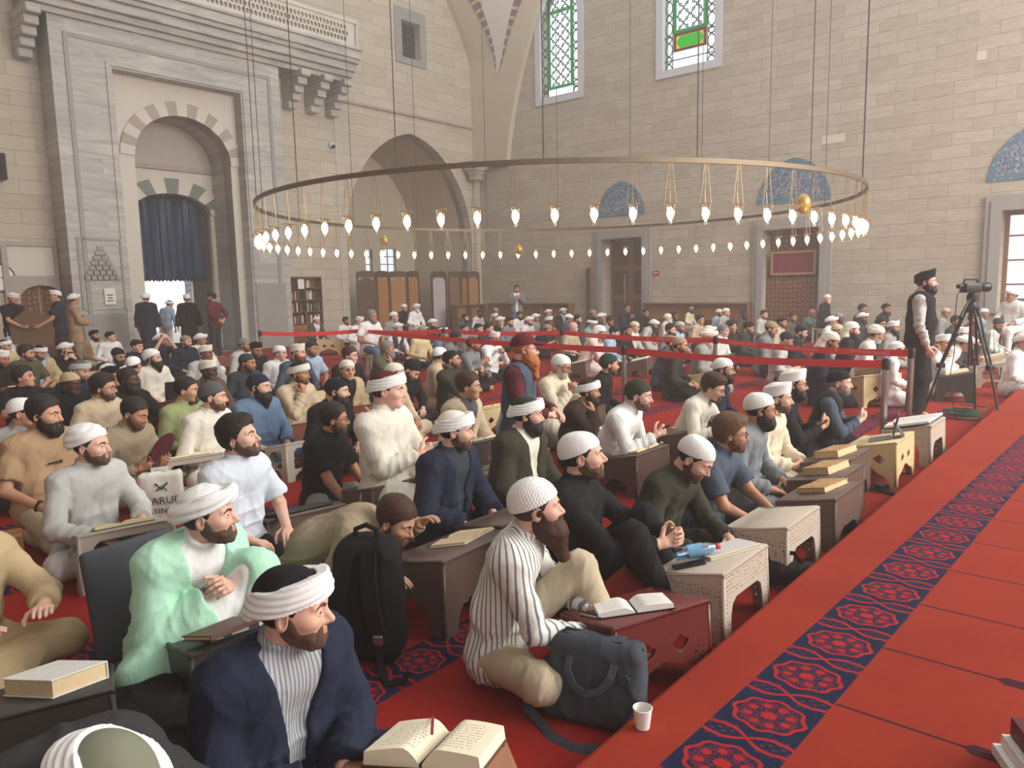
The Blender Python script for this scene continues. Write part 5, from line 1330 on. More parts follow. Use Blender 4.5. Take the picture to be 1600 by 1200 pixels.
def panel(shape, L, za, zb, seed=0):
    """outline and holes of one side of a desk, length L, top edge from za to zb"""
    x0, x1 = -L / 2, L / 2; zt = lambda x: za + (zb - za) * (x - x0) / L; h = min(za, zb); holes = []; lg = 0.075
    if shape == 'brown':
        ar = [(x1 - lg, 0.0), (x1 - lg - 0.012, 0.07), (x1 - lg - 0.04, 0.115), (x1 - lg - 0.075, 0.118), (x1 - lg - 0.085, 0.135), (x1 - lg - 0.12, 0.128)]
        out = [(x0, 0), (x0, za), (x1, zb), (x1, 0)] + ar + [(-a, b) for a, b in ar[::-1]]
    elif shape == 'arch':
        ar = [(x1 - lg, 0.0), (x1 - lg - 0.01, 0.05), (x1 - lg - 0.05, 0.085)]
        out = [(x0, 0), (x0, za), (x1, zb), (x1, 0)] + ar + [(-a, b) for a, b in ar[::-1]]
        w = L / 2 - lg; holes.append([(-w, 0.115), (-w + 0.02, 0.105), (w - 0.02, 0.105), (w, 0.115), (w, zt(w) - 0.075), (w - 0.03, zt(w - 0.03) - 0.045), (-w + 0.03, zt(-w) - 0.045), (-w, zt(-w) - 0.075)])
    elif shape == 'lace':
        ar = [(x1 - lg, 0.0), (x1 - lg - 0.004, 0.12), (x1 - lg - 0.02, 0.17), (x1 - lg - 0.06, 0.195)]
        out = [(x0, 0), (x0, za), (x1, zb), (x1, 0)] + ar + [(-a, b) for a, b in ar[::-1]]
        rs = random.Random(seed); st = 0.0205
        for i in range(int(L / st)):
            for j in range(int(h / st)):
                x, z = x0 + 0.012 + i * st + rs.uniform(-0.004, 0.004), 0.02 + j * st + rs.uniform(-0.004, 0.004)
                if x > x1 - 0.01 or z > zt(x) - 0.02: continue
                if abs(x) < L / 2 - lg + 0.012 and z < 0.21: continue
                r = rs.uniform(0.004, 0.0085); holes.append([(x + r * math.cos(t), z + r * math.sin(t)) for t in (0.3, 1.6, 2.7, 4.0, 5.2)])
    else:
        ar = [(x1 - 0.05, 0.0), (x1 - 0.06, 0.05), (x1 - 0.09, 0.08), (x1 - 0.12, 0.085), (0.015, 0.135)]
        out = [(x0, 0), (x0, za), (x1, zb), (x1, 0)] + ar + [(-a, b) for a, b in ar[::-1]]
        s = L / 0.5
        for sx in (-1, 1):
            holes.append([(sx * s * 0.085 + p, q) for p, q in ((-0.045, 0.20), (-0.02, 0.215), (0, 0.235), (0.02, 0.215), (0.045, 0.20), (0.03, 0.175), (0, 0.155), (-0.03, 0.175))])
            for k in range(5): holes.append(tear(sx * s * 0.185 + 0.024 * math.cos(k * 1.257), 0.135 + 0.024 * math.sin(k * 1.257), 0.013, k * 1.257))
            for k in range(3): holes.append(tear(sx * s * 0.19 + 0.012 * math.cos(k * 2.1 + 0.5), 0.235 + 0.012 * math.sin(k * 2.1 + 0.5), 0.009, k * 2.1 + 0.5))
        for k in range(3): holes.append(tear(0.012 * math.cos(k * 2.1 + 0.5), 0.25 + 0.01 * math.sin(k * 2.1 + 0.5), 0.009, k * 2.1 + 0.5))
    return out, holes
_dm = {}
def desk_meshes(style):
    if style in _dm: return _dm[style]
    shape, mat = DSHAPE[style], DMAT[style]; L = []
    def taper(me):
        for v in me.vertices:
            k = 1 + 0.13 * (H1 - v.co.z) / H1 * 0.5; v.co.x *= k; v.co.y *= k
    for nm, w, za, zb, mw in (('end_panel', DW, H0, H0, Matrix.Translation((0, -DD / 2 + TH / 2, 0))), ('end_panel', DW, H1, H1, Matrix.Translation((0, DD / 2 - TH / 2, 0))),
                              ('side_panel', DD, H0, H1, Matrix.Translation((DW / 2 - TH / 2, 0, 0)) @ Matrix.Rotation(math.pi / 2, 4, 'Z')), ('side_panel', DD, H0, H1, Matrix.Translation((-DW / 2 + TH / 2, 0, 0)) @ Matrix.Rotation(math.pi / 2, 4, 'Z'))):
        o, h = panel(shape, w, za, zb, len(L)); ob = plate(nm, o, h, -TH / 2, TH / 2, mat, None, 0.002); me = ob.data; bpy.data.objects.remove(ob); me.transform(mw); taper(me); L.append((nm, me))
    m = MB(); n = 8; rows = []
    prof = [(-DD / 2 - 0.004, H0 - 0.006), (-DD / 2, H0 + 0.002), (-DD / 2 + 0.06, H0 + 0.006), (-DD / 2 + 0.075, H0 + 0.012), (DD / 2 - 0.01, H1 + 0.008), (DD / 2 + 0.003, H1 + 0.002), (DD / 2 + 0.004, H1 - 0.008)]
    rows = [[(x, y, z - (0.006 if abs(x) > DW / 2 else 0)) for x in (-DW / 2 - 0.006, -DW / 2 + 0.006, 0, DW / 2 - 0.006, DW / 2 + 0.006)] for y, z in prof]
    m.sheet(rows); ob = m.obj('desk_top', mat, None, True, 0.7); me = ob.data; bpy.data.objects.remove(ob)
    bm = bmesh.new(); bm.from_mesh(me); r = bmesh.ops.solidify(bm, geom=list(bm.faces), thickness=0.008); bm.to_mesh(me); bm.free(); taper(me); L.append(('desk_top', me))
    _dm[style] = L; return L
def desk(style, px, py, label, phi=49, h=0.30, scale=1.0, z=0.0):
    p = onz(px, py, h * scale + z); r = empty('reading_desk', (p[0], p[1], z), math.radians(phi + 180)); r.scale = (scale,) * 3
    for nm, me in desk_meshes(style): mesh_obj(nm, me, None, r)
    tag(r, label, 'reading desk', 'low plastic reading desks'); return r
SLOPE = math.atan2(H1 - H0 - 0.002, DD - 0.075)
def on(dk, o, x=0.0, y=0.0, rz=0.0, lift=0.0):
    M = Matrix.Translation(dk.location) @ Matrix.Rotation(dk.rotation_euler[2], 4, 'Z') @ Matrix.Scale(dk.scale[0], 4)
    zt = H0 + 0.012 + (y + DD / 2 - 0.075) / (DD - 0.085) * (H1 - H0 - 0.004)
    loc = M @ Vector((x, y, zt)); o.location = loc + Vector((0, 0, 0.002 + lift))
    o.rotation_euler = (Matrix.Rotation(dk.rotation_euler[2], 4, 'Z') @ Matrix.Rotation(SLOPE, 4, 'X') @ Matrix.Rotation(rz, 4, 'Z')).to_euler(); return o
def pagemat(name, c, script=True):
    t = MT(name, 0.85, 0, 0.1); x, y, z = t.xyz()
    ln = ((y * 62.0).frac() - 0.5).abs().lt(0.22); w = t.noise(t.vec(x * 190.0, (y * 62.0).floor() * 3.0), 1.0, 2); ink = ln * w.gt(0.5) * (x.abs() - 0.075).abs().lt(0.048) * y.abs().lt(0.085)
    t.color(t.mix(ink * (0.55 if script else 0.0), c, lin(96, 88, 80))); return t.m
PG, PGY, PGW, EDGE = pagemat('printed_page', lin(232, 222, 196)), pagemat('yellowed_page', lin(226, 208, 166)), pagemat('white_page', lin(234, 232, 226)), plain('page_block', lin(214, 192, 150), 0.85, var=0.1, vs=60)
COVER = {k: plain(k + '_book_cover', lin(*v), 0.45, var=0.15, vs=40) for k, v in dict(dark=(40, 34, 34), maroon=(86, 30, 36), brown=(84, 56, 40), blue=(36, 46, 66), white=(226, 224, 220), green=(42, 66, 54)).items()}
def gilt():
    t = MT('marbled_gilt_cover', 0.4, 0, 0.3); x, y, z = t.xyz(); v = t.voro(t.vec(x, y), 22, 'F1'); n = t.noise(scale=16, detail=3)
    t.color(t.mix(v.lt(0.24), t.mix(n, lin(206, 170, 120), lin(176, 134, 86)), lin(96, 52, 38))); return t.m
COVER['gilt'] = gilt()
_bk = {}
def open_book_meshes(th):
    if th in _bk: return _bk[th]
    def half(s):
        m = MB(); rows = []; xs = np.linspace(0, 1, 12)
        top = [(s * (0.004 + 0.148 * t), th * (0.25 + 0.75 * math.sin(min(1.0, t * 3.2) * math.pi / 2)) * (1 - 0.28 * t * t)) for t in xs]
        q = [(x, -0.105, z) for x, z in top]; n = len(q)
        vs = [[m.bm.verts.new((x, y, z)) for x, z in top] for y in (-0.105, 0.105)]; vb = [[m.bm.verts.new((x * 1.02, y, 0.004)) for x, z in top] for y in (-0.105, 0.105)]
        for k in range(n - 1):
            m.bm.faces.new((vs[0][k], vs[0][k + 1], vs[1][k + 1], vs[1][k])); m.bm.faces.new((vb[0][k], vb[1][k], vb[1][k + 1], vb[0][k + 1]))
            for j in (0, 1): m.bm.faces.new((vs[j][k], vb[j][k], vb[j][k + 1], vs[j][k + 1]))
        m.bm.faces.new((vs[0][-1], vb[0][-1], vb[1][-1], vs[1][-1])); return m.mesh('pages', True, 0.5)
    m = MB(); m.box(-0.16, 0.16, -0.11, 0.11, 0, 0.004, 0.0015); _bk[th] = (half(-1), half(1), m.mesh('cover')); return _bk[th]
def open_book(label, page=None, cover='dark', th=0.022, name='open_book', scale=1.0):
    r = empty(name, (0, 0, 0)); r.scale = (scale,) * 3; a, b, c = open_book_meshes(th)
    for me in (a, b):
        if not me.materials: me.materials.append(None)
        o = bpy.data.objects.new('pages', me); COL.objects.link(o); o.parent = r; o.material_slots[0].link = 'OBJECT'; o.material_slots[0].material = page or PG
    if not c.materials: c.materials.append(None)
    o = bpy.data.objects.new('cover', c); COL.objects.link(o); o.parent = r; o.material_slots[0].link = 'OBJECT'; o.material_slots[0].material = COVER[cover]
    return tag(r, label, 'book', 'books lying open on the desks')
def closed_book(label, cover='gilt', w=0.2, d=0.27, th=0.045, spine=None):
    r = empty('book', (0, 0, 0))
    m = MB(); m.box(-w / 2, w / 2, -d / 2, d / 2, 0, 0.004, 0.001); m.box(-w / 2, w / 2, -d / 2, d / 2, th - 0.004, th, 0.001); m.box(-w / 2, -w / 2 + 0.004, -d / 2, d / 2, 0.002, th - 0.002); m.obj('cover', COVER[cover], r)
    MB().box(-w / 2 + 0.004, w / 2 - 0.006, -d / 2 + 0.006, d / 2 - 0.006, 0.004, th - 0.004).obj('pages', EDGE, r)
    if spine:
        m = MB()
        for a, b in ((-0.42, -0.3), (-0.12, 0.16), (0.3, 0.42)): m.box(-w / 2 - 0.0015, -w / 2 + 0.001, d * a, d * b, 0.006, th - 0.006)
        m.obj('spine_label', plain_cached('spine_label_' + spine, PAL[spine], 0.5), r)
    return tag(r, label, 'book', 'closed books')
SCREENM = emit('lit_phone_screen', (0.5, 0.62, 0.8), 0.8)
def phone(label, loc, rot, case='black', lit=False, s=1.0):
    r = empty('phone', loc); r.rotation_euler = rot; r.scale = (s,) * 3
    MB().box(-0.037, 0.037, -0.0045, 0.0045, -0.077, 0.077, 0.004, 2).obj('case', M_('plastic', case), r)
    MB().box(-0.034, 0.034, 0.0042, 0.0052, -0.073, 0.073).obj('screen', SCREENM if lit else plain_cached('dark_screen', (0.01, 0.01, 0.012), 0.08), r)
    m = MB()
    for k in range(2): m.lathe([(0.006, 0), (0.006, 0.0015), (0.001, 0.0015)], 10, (0, 0, 0))
    me = m.mesh('lens', True); me.transform(Matrix.Translation((0.02, -0.0045, 0.055)) @ Matrix.Rotation(math.pi / 2, 4, 'X')); mesh_obj('lens', me, plain_cached('lens_glass', (0.01, 0.01, 0.02), 0.1), r)
    return tag(r, label, 'phone')
def hand_of(per, i):
    b, S = per; e, w, dr, n, fs, s = S['arm'][i]; return w + dr * 0.085 + n * 0.03
def held_phone(per, label, hands=(0, 1), wide=False, lit=False, case='black', dz=0.0):
    """a phone between the hands (or in one of them), its screen to the man's face"""
    b, S = per; c = sum(hand_of(per, i) for i in hands) / len(hands) + A3(0, 0, dz); to = nrm(S['H'] - c)
    p = wpt(per, c); R = rotz(math.degrees(b.rotation_euler[2])) @ np.eye(3, dtype=F4); y = R @ to; up = nrm(np.array([0, 0, 1.0]) - y * y[2]); x = np.cross(y, up)
    if wide: x, up = up, -x
    Mx = Matrix([[float(x[k]), float(y[k]), float(up[k])] for k in range(3)])
    return phone(label, p, Mx.to_euler(), case, lit, b.scale[0])
# ------------------------------------------------------------------ the men, nearest rows first
p_navy = P(458, 950, 'young man in navy coat and black cap wrapped in white, nearest to the viewer', legs='X', phi=42, hphi=74, arms='fold', lean=14, bulk=1.12, hat='band white+cap_in black', beard='short black', skin='fair', top='shirt:finestripe:stand', coat='robe:navy', low='navy')
p_mint = P(326, 806, 'man in pale mint robe and white turban, seated on a grey floor chair', legs='U', phi=44, hphi=72, arms=((0.02, 0.29, 0.36), (-0.06, 0.31, 0.39), 'clasp', (-1, 0, 0)), lean=25, pitch=-3, hat='turban white', beard='short black', skin='fair', top='robe:white:stand', coat='robe:mint:wide', low='white')
p_strp = P(838, 793, 'man in striped shirt with long bushy beard and white crocheted cap', legs='U', phi=78, hphi=97, arms=((0.06, 0.40, 0.23), (-0.09, 0.41, 0.27), 'relax', (0, -0.3, -1)), lean=16, pitch=-2, hat='crochet white', beard='huge brown', skin='fair', top='shirt:stripe', low='khaki', watch=0, hair='short brown')
p_blk = P(910, 712, 'heavy man in black sweater clasping his knees, plain white cap', legs='B', phi=74, hphi=92, arms='shin', lean=6, bulk=1.22, pitch=-4, hat='kufi white', beard='short black', skin='fair', top='shirt:black', low='black')
p_tab = P(1086, 716, 'man in dark olive jacket bowed over a black tablet, white cap', legs='X', phi=58, hphi=72, arms=((0.13, 0.34, 0.22), (-0.11, 0.42, 0.24), 'relax', (0, -0.2, -1)), lean=22, pitch=36, hat='kufi white', beard='short black', skin='fair', top='shirt:darkolive', low='darkolive', watch=1)
p_polo = P(1142, 678, 'bareheaded man in grey polo shirt with glasses, behind the grey lace-patterned desk', legs='X', phi=62, hphi=96, arms=((0.12, 0.44, 0.20), (-0.10, 0.46, 0.22), 'relax', (0, 0, -1)), lean=16, pitch=4, hair='full lightbrown', beard='short brown', glasses=True, top='shirt:slate:short', low='black', skin='tanned')
p_gry = P(1188, 640, 'man in grey robe with black beard and round white cap', legs='X', phi=66, hphi=100, arms='lap', lean=12, hat='kufi white', beard='medium black', glasses=True, top='robe:shirtgrey', skin='tanned')
p_crm = P(1216, 622, 'man in cream robe with tall white cap, between two white-capped men', legs='X', phi=62, hphi=88, arms='fold', lean=10, hat='tall white', beard='short black', top='robe:cream', skin='fair')
p_bjk = P(1240, 600, 'man in black jacket filming, white cap and spectacles', legs='X', phi=78, hphi=92, arms='phonelow', lean=10, hat='tall white', beard='medium black', glasses=True, top='shirt:black', low='black', watch=0)
p_vst = P(1312, 598, 'grey-bearded man in blue shirt and black vest filming with a lit phone', legs='X', phi=78, hphi=88, arms='phonelow', lean=14, hat='kufi black', beard='short grey', hair='crew grey', top='shirt:slate', coat='vest:black', low='black', skin='pink')
p_edge = P(-62, 812, 'man in sand coloured robe cut by the left picture edge', legs='X', phi=40, hphi=60, arms='desk', lean=12, top='robe:sand', skin='fair', hat='kufi white', lod=0)
p_bow = P(160, 1240, 'man bowing forward at the bottom left, camouflage cap wrapped in white', legs='K', phi=40, hphi=52, arms='desk', lean=46, pitch=54, hat='band white+cap_in camo', top='shirt:lightgrey', coat='coat:charcoal', low='charcoal', skin='fair')
p_lgr = P(143, 697, 'man in pale grey robe with a big white turban, behind the beige desk', legs='X', phi=42, hphi=58, arms=((0.16, 0.36, 0.27), (-0.13, 0.36, 0.30), 'relax', (0, 0, -1)), lean=10, pitch=0, hat='bigturban white', beard='short black', hair='short black', skin='fair', top='robe:lightgrey')
p_tanT = P(70, 648, 'broad bearded man in tan T-shirt with a small dark print', legs='K', phi=40, hphi=62, arms=((0.17, 0.30, 0.20), (-0.17, 0.28, 0.22), 'relax', (0, 0, -1)), lean=8, bulk=1.18, hair='short black', beard='medium black', top='shirt:tan:short', low='khaki', watch=0, skin='olive', sc=1.0)
p_fan = P(210, 646, 'man in taupe shirt looking down at a dark red fan', legs='X', phi=52, hphi=64, arms='read', lean=14, pitch=22, hair='crew black', beard='short black', top='shirt:taupe', low='taupe', skin='tanned')
p_gls = P(162, 606, 'young man in beige polo with black glasses, before the cream board', phi=46, hphi=68, arms='lap', hair='full black', beard='short black', glasses=True, top='shirt:beige:short', skin='olive')
p_grn = P(292, 610, 'man in pale green tunic with a moustache', phi=52, hphi=72, arms='lap', lean=8, hair='crew black', beard='goatee black', top='shirt:green', skin='olive', sc=1.02)
p_gbe = P(333, 620, 'man in cream tunic with grey knitted cap', phi=50, hphi=78, arms='lap', lean=10, hat='beanie darkgrey', beard='short brown', top='robe:offwhite', skin='fair')
p_blu = P(405, 604, 'broad man in blue tunic with long dark beard and navy cap', phi=44, hphi=66, arms='lap', lean=6, bulk=1.2, hat='kufi navy', beard='long black', top='robe:blue', skin='fair', sc=1.03)
p_wpo = P(374, 684, 'bareheaded man in white polo shirt looking upward', legs='K', phi=50, hphi=70, arms='lap', lean=8, pitch=-10, hair='full black', beard='short black', top='shirt:icewhite:short', low='black', skin='fair')
p_blT = P(522, 655, 'man in black T-shirt and thin glasses, profile to the right', phi=60, hphi=92, arms=((0.2, 0.4, 0.14), (-0.1, 0.35, 0.2), 'relax', (0, 0, -1)), lean=12, hair='short black', beard='short black', glasses=True, top='shirt:black:short', low='grey', skin='tanned')
p_slp = P(618, 814, 'man in tan shirt asleep with his head on a brown desk', legs='K', phi=84, hphi=66, arms='sleep', lean=61, pitch=26, hair='short brown', beard='short brown', top='shirt:taupe', low='khaki', skin='olive')
p_nvy = P(712, 673, 'slim man in dark navy robe, pale cap wrapped in white', phi=54, hphi=86, arms='lap', lean=8, hat='band white+cap_in offwhite', hair='short black', beard='short black', top='shirt:darkslate', coat='coat:navy', low='navy', skin='fair')
p_olv = P(824, 648, 'heavy man in olive coat, dark green cap wrapped in white', phi=58, hphi=88, arms='lap', lean=8, bulk=1.25, hat='band white+cap_in darkgreen', hair='short black', beard='medium black', top='shirt:offwhite', coat='coat:darkolive', low='olive', skin='fair', sc=1.02)
p_yth = P(606, 610, 'pale youth kneeling upright in a white robe', legs='K', phi=52, hphi=78, arms='chest', lean=2, hat='band white+cap_in maroon', hair='short brown', top='robe:offwhite:stand', skin='pink', sc=1.08)
p_brn = P(920, 612, 'man in dark brown coat with hand at chin, brown cap wrapped in white', phi=62, hphi=88, arms='chin', lean=14, bulk=1.15, hat='band white+cap_in darkbrown', beard='medium black', top='shirt:grey', coat='coat:darkbrown', low='black', skin='tanned')
p_wph = P(998, 618, 'man in white shirt and black knitted cap holding up a phone', phi=66, hphi=84, arms=((0.10, 0.42, 0.42), (-0.16, 0.34, 0.26), ('grip', 'relax'), (-0.8, 0, 0.2)), lean=22, pitch=8, hat='beanie darkolive', beard='short brown', top='shirt:white', low='charcoal', skin='fair')
p_lean = P(1114, 606, 'man in white shirt leaning sideways over a desk, brown hair and glasses', phi=64, hphi=80, arms='desk', lean=21, pitch=20, hair='full brown', beard='goatee brown', glasses=True, top='shirt:offwhite', low='charcoal', skin='fair', watch=0)
p_nwg = P(1131, 577, 'bearded man in navy jacket with white cap and glasses, behind the leaning man', legs='X', phi=70, hphi=88, arms='lap', hat='kufi white', beard='medium black', glasses=True, top='shirt:navy', skin='olive')
p_ora = P(820, 545, 'man kneeling tall with a long orange beard and dark red cap', legs='H', phi=74, hphi=94, arms='fold', lean=4, hat='ball maroon', hair='crew orange', beard='huge orange', glasses=True, top='shirt:maroon', coat='vest:slate', low='slate', skin='pink')
p_cws = P(877, 572, 'elderly man in cream robe with white beard, glasses and white cap', legs='K', phi=58, hphi=76, arms='mouth', pitch=18, hat='kufi white', hair='crew white', beard='short white', glasses=True, top='robe:cream', skin='tanned')
p_pbl = P(820, 600, 'man in pale blue shirt with white flat cap, seen from behind', phi=74, hphi=96, arms='lap', lean=14, pitch=16, hat='tall white', top='shirt:paleblue', skin='olive')
p_bgj = P(732, 604, 'bareheaded man in beige jacket over grey T-shirt', phi=58, hphi=82, arms='lap', hair='short brown', top='shirt:darkgrey', coat='jacket:beige', low='grey', skin='olive')
p_dgc = P(952, 570, 'man in black jacket with dark green knitted cap, beside the steel post', phi=78, hphi=98, arms='lap', lean=12, hat='beanie darkgreen', beard='short brown', top='shirt:black', low='black', skin='olive')
p_dol = P(706, 562, 'man in dark olive jacket and black cap filming to the right', phi=60, hphi=82, arms=((0.10, 0.40, 0.56), (-0.12, 0.42, 0.60), 'grip', (-0.5, -0.4, 0.2)), lean=6, pitch=-6, hat='kufi black', beard='short brown', glasses=True, top='shirt:darkolive', low='black', skin='olive')
p_gyj = P(740, 538, 'man in grey jacket and dark cap with glasses, one hand stretched out', phi=64, hphi=88, arms='phoneR', pitch=-6, hat='kufi darkolive', beard='short brown', glasses=True, top='shirt:shirtgrey', low='black', skin='tanned')
p_hood = P(527, 611, 'broad man in black hooded top and black cap', phi=52, hphi=78, arms='lap', lean=14, bulk=1.2, hat='kufi black', beard='medium black', top='shirt:black:hood', skin='fair')
p_chk = P(468, 584, 'man in beige robe resting his cheek on his fist, black cap wrapped in white', phi=46, hphi=62, arms='chin', lean=10, hat='band offwhite+cap_in black', beard='short black', top='robe:beige', skin='tanned')
p_asn = P(543, 578, 'clean-shaven young man in tan jacket and white cap facing the viewer', phi=40, hphi=24, arms='fold', hat='kufi offwhite', hair='short black', top='shirt:black', coat='jacket:sand', skin='olive')
p_bgk = P(618, 584, 'man in beige robe with white cap behind the kneeling youth', phi=58, hphi=78, arms='lap', hat='kufi offwhite', top='robe:beige', skin='tanned')
p_olg = P(606, 546, 'grey-haired man in olive shirt with a hand to his face', phi=66, hphi=84, arms='chin', lean=14, hair='short grey', beard='medium grey', top='shirt:olive', skin='tanned', bulk=1.15)
p_big = P(1107, 527, 'old man in a wide grey robe with long white beard', legs='K', phi=72, hphi=98, arms='lap', lean=10, pitch=14, bulk=1.15, hat='turban offwhite', hair='crew white', beard='long white', top='robe:grey', skin='pink')
p_sit = P(1049, 536, 'man in dark blue sweater sitting cross-legged in profile, hands at his mouth', phi=86, hphi=92, arms='mouth', lean=16, pitch=16, hat='kufi taupe', beard='short black', top='shirt:slate', low='darkslate', skin='olive')
p_kef = P(938, 520, 'man in pale pink robe and white headscarf, leaning forward', phi=80, hphi=90, arms='mouth', lean=26, pitch=14, hat='scarf white', beard='short black', top='robe:pink', skin='tanned', legs='K')
p_nvs = P(1298, 534, 'man in dark blue robe and white headscarf, barefoot on the carpet', legs='K', phi=82, hphi=96, arms='lap', lean=14, pitch=24, hat='scarf offwhite', beard='short black', top='robe:navy', skin='tanned')
p_blr = P(1332, 516, 'man in black robe and white headscarf, beside the big-turbaned man', legs='K', phi=80, hphi=96, arms='lap', pitch=8, hat='scarf offwhite', beard='medium brown', top='robe:black', skin='fair')
p_tur = P(1370, 523, 'man in cream robe with a large white turban, left of the standing man', legs='K', phi=76, hphi=94, arms='lap', lean=16, pitch=22, hat='bigturban offwhite', beard='short white', top='robe:offwhite', skin='tanned')
p_wsc = P(1402, 547, 'man in white robe and headscarf between the steel post and the standing man', legs='K', phi=90, hphi=104, arms='lap', lean=12, hat='scarf white', top='robe:white', skin='olive', depth=9.6)
# ---- men standing
p_vid = P(1447, 441, 'standing man in black vest and baggy black trousers minding the video camera', legs='S', phi=74, hphi=90, arms=((0.24, 0.10, 0.06), (-0.22, 0.10, 0.06), 'relax', (-1, 0, 0)), lean=2, bulk=1.25, pitch=0, hat='fez black', hair='crew brown', beard='medium black', top='shirt:lightgrey', coat='vest:black', low='black:baggy', skin='fair', depth=8.5, lod=0, group='men standing')
ST = dict(legs='S', lean=2, group='men standing')
P(20, 467, 'standing man in black shirt and white trousers looking at his phone', phi=40, hphi=55, arms='front', pitch=24, hat='tall white', beard='short black', top='shirt:black:short', low='white', depth=15.2, **ST)
P(86, 463, 'standing man in navy T-shirt holding a sheet of brown cardboard', phi=-70, hphi=-75, arms=((0.16, 0.36, 0.2), (-0.16, 0.36, 0.2), 'grip', (-0.5, -0.2, 0.7)), hat='tall white', top='shirt:navy:short', low='navy', depth=15.4, **{k: v for k, v in ST.items()})
P(116, 468, 'standing man in brown coat and white turban turned to the right', phi=110, hphi=120, arms='fold', hat='turban white', top='robe:taupe', coat='coat:tan', depth=16.2, **ST)
P(228, 466, 'standing man in long dark blue cloak and white turban in the doorway', phi=165, hphi=172, arms='down', bulk=1.15, hat='turban white', top='robe:navy', coat='coat:navy', depth=18.0, **ST)
P(265, 476, 'standing man in striped white shirt bending down in the doorway', phi=150, hphi=120, arms='down', pitch=25, hat='band white+cap_in black', top='shirt:paleblue', low='white', depth=19.6, **{**ST, 'lean': 16})
P(292, 467, 'standing man in black cloak and white cap in the doorway, back turned', phi=178, hphi=180, arms='down', hat='tall white', top='robe:black', coat='coat:black', depth=18.6, **ST)
P(331, 465, 'standing man in dark red shirt with hands behind his back', phi=-120, hphi=-110, arms='back', hat='tall black', beard='short black', top='shirt:maroon', low='charcoal', depth=18.2, **ST)
P(807, 452, 'standing man in grey jacket and white T-shirt before the far wall', phi=8, hphi=10, arms='mouth', hair='short black', beard='short black', top='shirt:white', coat='jacket:shirtgrey', low='jeans', depth=24.2, **ST)
# ---- the rows further back; F gives the short rows of the table
def F(x, y, label, hat, beard, top, hphi=60, skin='olive', hair='short black', arms='lap', legs='X', pitch=5, lean=10, **k):
    return P(x, y, label, legs=legs, phi=k.pop('phi', 49 if hphi < 75 else 76), hphi=hphi, arms=arms, pitch=pitch, lean=lean, hat=hat, beard=beard, top=top, skin=skin, hair=hair, **k)
# left side, under the portal
F(147, 524, 'man in tan coat with full black beard, at the foot of the pier', 'tall black', 'medium black', 'robe:offwhite', 60, coat='coat:tan')
F(173, 526, 'clean-shaven man in white shirt with black cap, at the foot of the pier', 'kufi black', None, 'shirt:white', 70, 'fair')
F(50, 529, 'man with white flat cap below the cardboard sheet', 'tall white', 'short black', 'shirt:paleblue', 40, 'tanned')
F(41, 552, 'young bareheaded man in olive T-shirt', None, 'short black', 'shirt:olive:short', 66, 'olive', 'full black')
F(62, 551, 'man in tan coat with black cap wrapped in white', 'band white+cap_in black', 'short black', 'shirt:paleblue', 50, 'olive', coat='coat:sand', pitch=20)
fa = F(103, 546, 'man in black shirt and white turban filming with raised hands', 'turban white', 'short brown', 'shirt:black', 66, 'fair', arms=((0.07, 0.32, 0.60), (-0.07, 0.34, 0.60), 'grip', (-0.5, -0.4, 0.2)))
F(185, 556, 'man in white shirt with black cap looking down, below the marble pier', 'kufi black', 'medium black', 'robe:white', 40, 'tanned', pitch=18)
F(214, 541, 'man with black cap in front of the blue cloak', 'kufi black', None, 'shirt:navy', 60, 'fair', pitch=10)
fb = F(251, 532, 'man in navy T-shirt and white turban filming with arms held high', 'turban white', 'short brown', 'shirt:navy:short', 70, 'fair', arms='phoneup')
F(291, 534, 'man with brown cap and short beard below the black cloak', 'kufi taupe', 'short black', 'shirt:navy', 50, 'fair')
F(314, 531, 'man in white robe and white turban, right of the doorway', 'turban white', None, 'robe:white', 60, 'tanned')
F(322, 552, 'man in pale robe with grey sleeves and beige cap', 'tall offwhite', None, 'robe:lightgrey', 58, 'brown')
F(326, 579, 'dark-skinned man in brown shirt and cream cap touching his nose', 'tall offwhite', 'short black', 'shirt:brown', 56, 'dark', arms='chin')
F(240, 560, 'man in cream robe and white turban with long black beard', 'bigturban white', 'long black', 'robe:offwhite', 66, 'fair', pitch=-2)
F(209, 571, 'man with round white cap seen from behind', 'kufi white', None, 'shirt:olive', 150, 'olive', phi=120)
F(174, 588, 'man with black flat cap behind the young man in glasses', 'tall black', None, 'shirt:black', 60, 'tanned')
F(201, 594, 'dark-skinned bareheaded man in black T-shirt, arm on his knee', None, 'medium black', 'shirt:black:short', 62, 'dark', 'crew black', arms='knees')
F(126, 579, 'man with grey cap edged in white', 'band lightgrey+cap_in darkgrey', 'short brown', 'shirt:navy', 50, 'fair', pitch=16)
F(111, 599, 'dark-skinned man in black shirt and beige cap', 'kufi sand', 'short black', 'shirt:black', 50, 'dark', pitch=10)
F(37, 590, 'young bareheaded man in black T-shirt with outstretched arm', None, None, 'shirt:black:short', 62, 'olive', 'full black', arms='out', pitch=-6)
F(37, 645, 'man with white cap behind the man in the tan T-shirt', 'kufi white', None, 'shirt:grey', 70, 'olive')
F(3, 560, 'man in black shirt with white cap at the left picture edge', 'tall white', 'short black', 'shirt:black', 40, 'tanned', pitch=16)
F(8, 541, 'man with white cap at the left edge below the standing man', 'band white+cap_in black', None, 'shirt:beige', 60)
F(382, 539, 'man in pale grey shirt with grey-green cap, below the marble jamb', 'kufi shirtgrey', 'short brown', 'shirt:lightgrey', 66, 'tanned', phi=60)
F(400, 546, 'man in black shirt and black cap with glasses, left of the steel post', 'tall black', 'short black', 'shirt:black', 40, 'tanned', glasses=True, pitch=16)
F(387, 567, 'man in navy shirt with slate grey cap', 'kufi darkslate', 'short black', 'shirt:darkslate', 62, 'tanned')
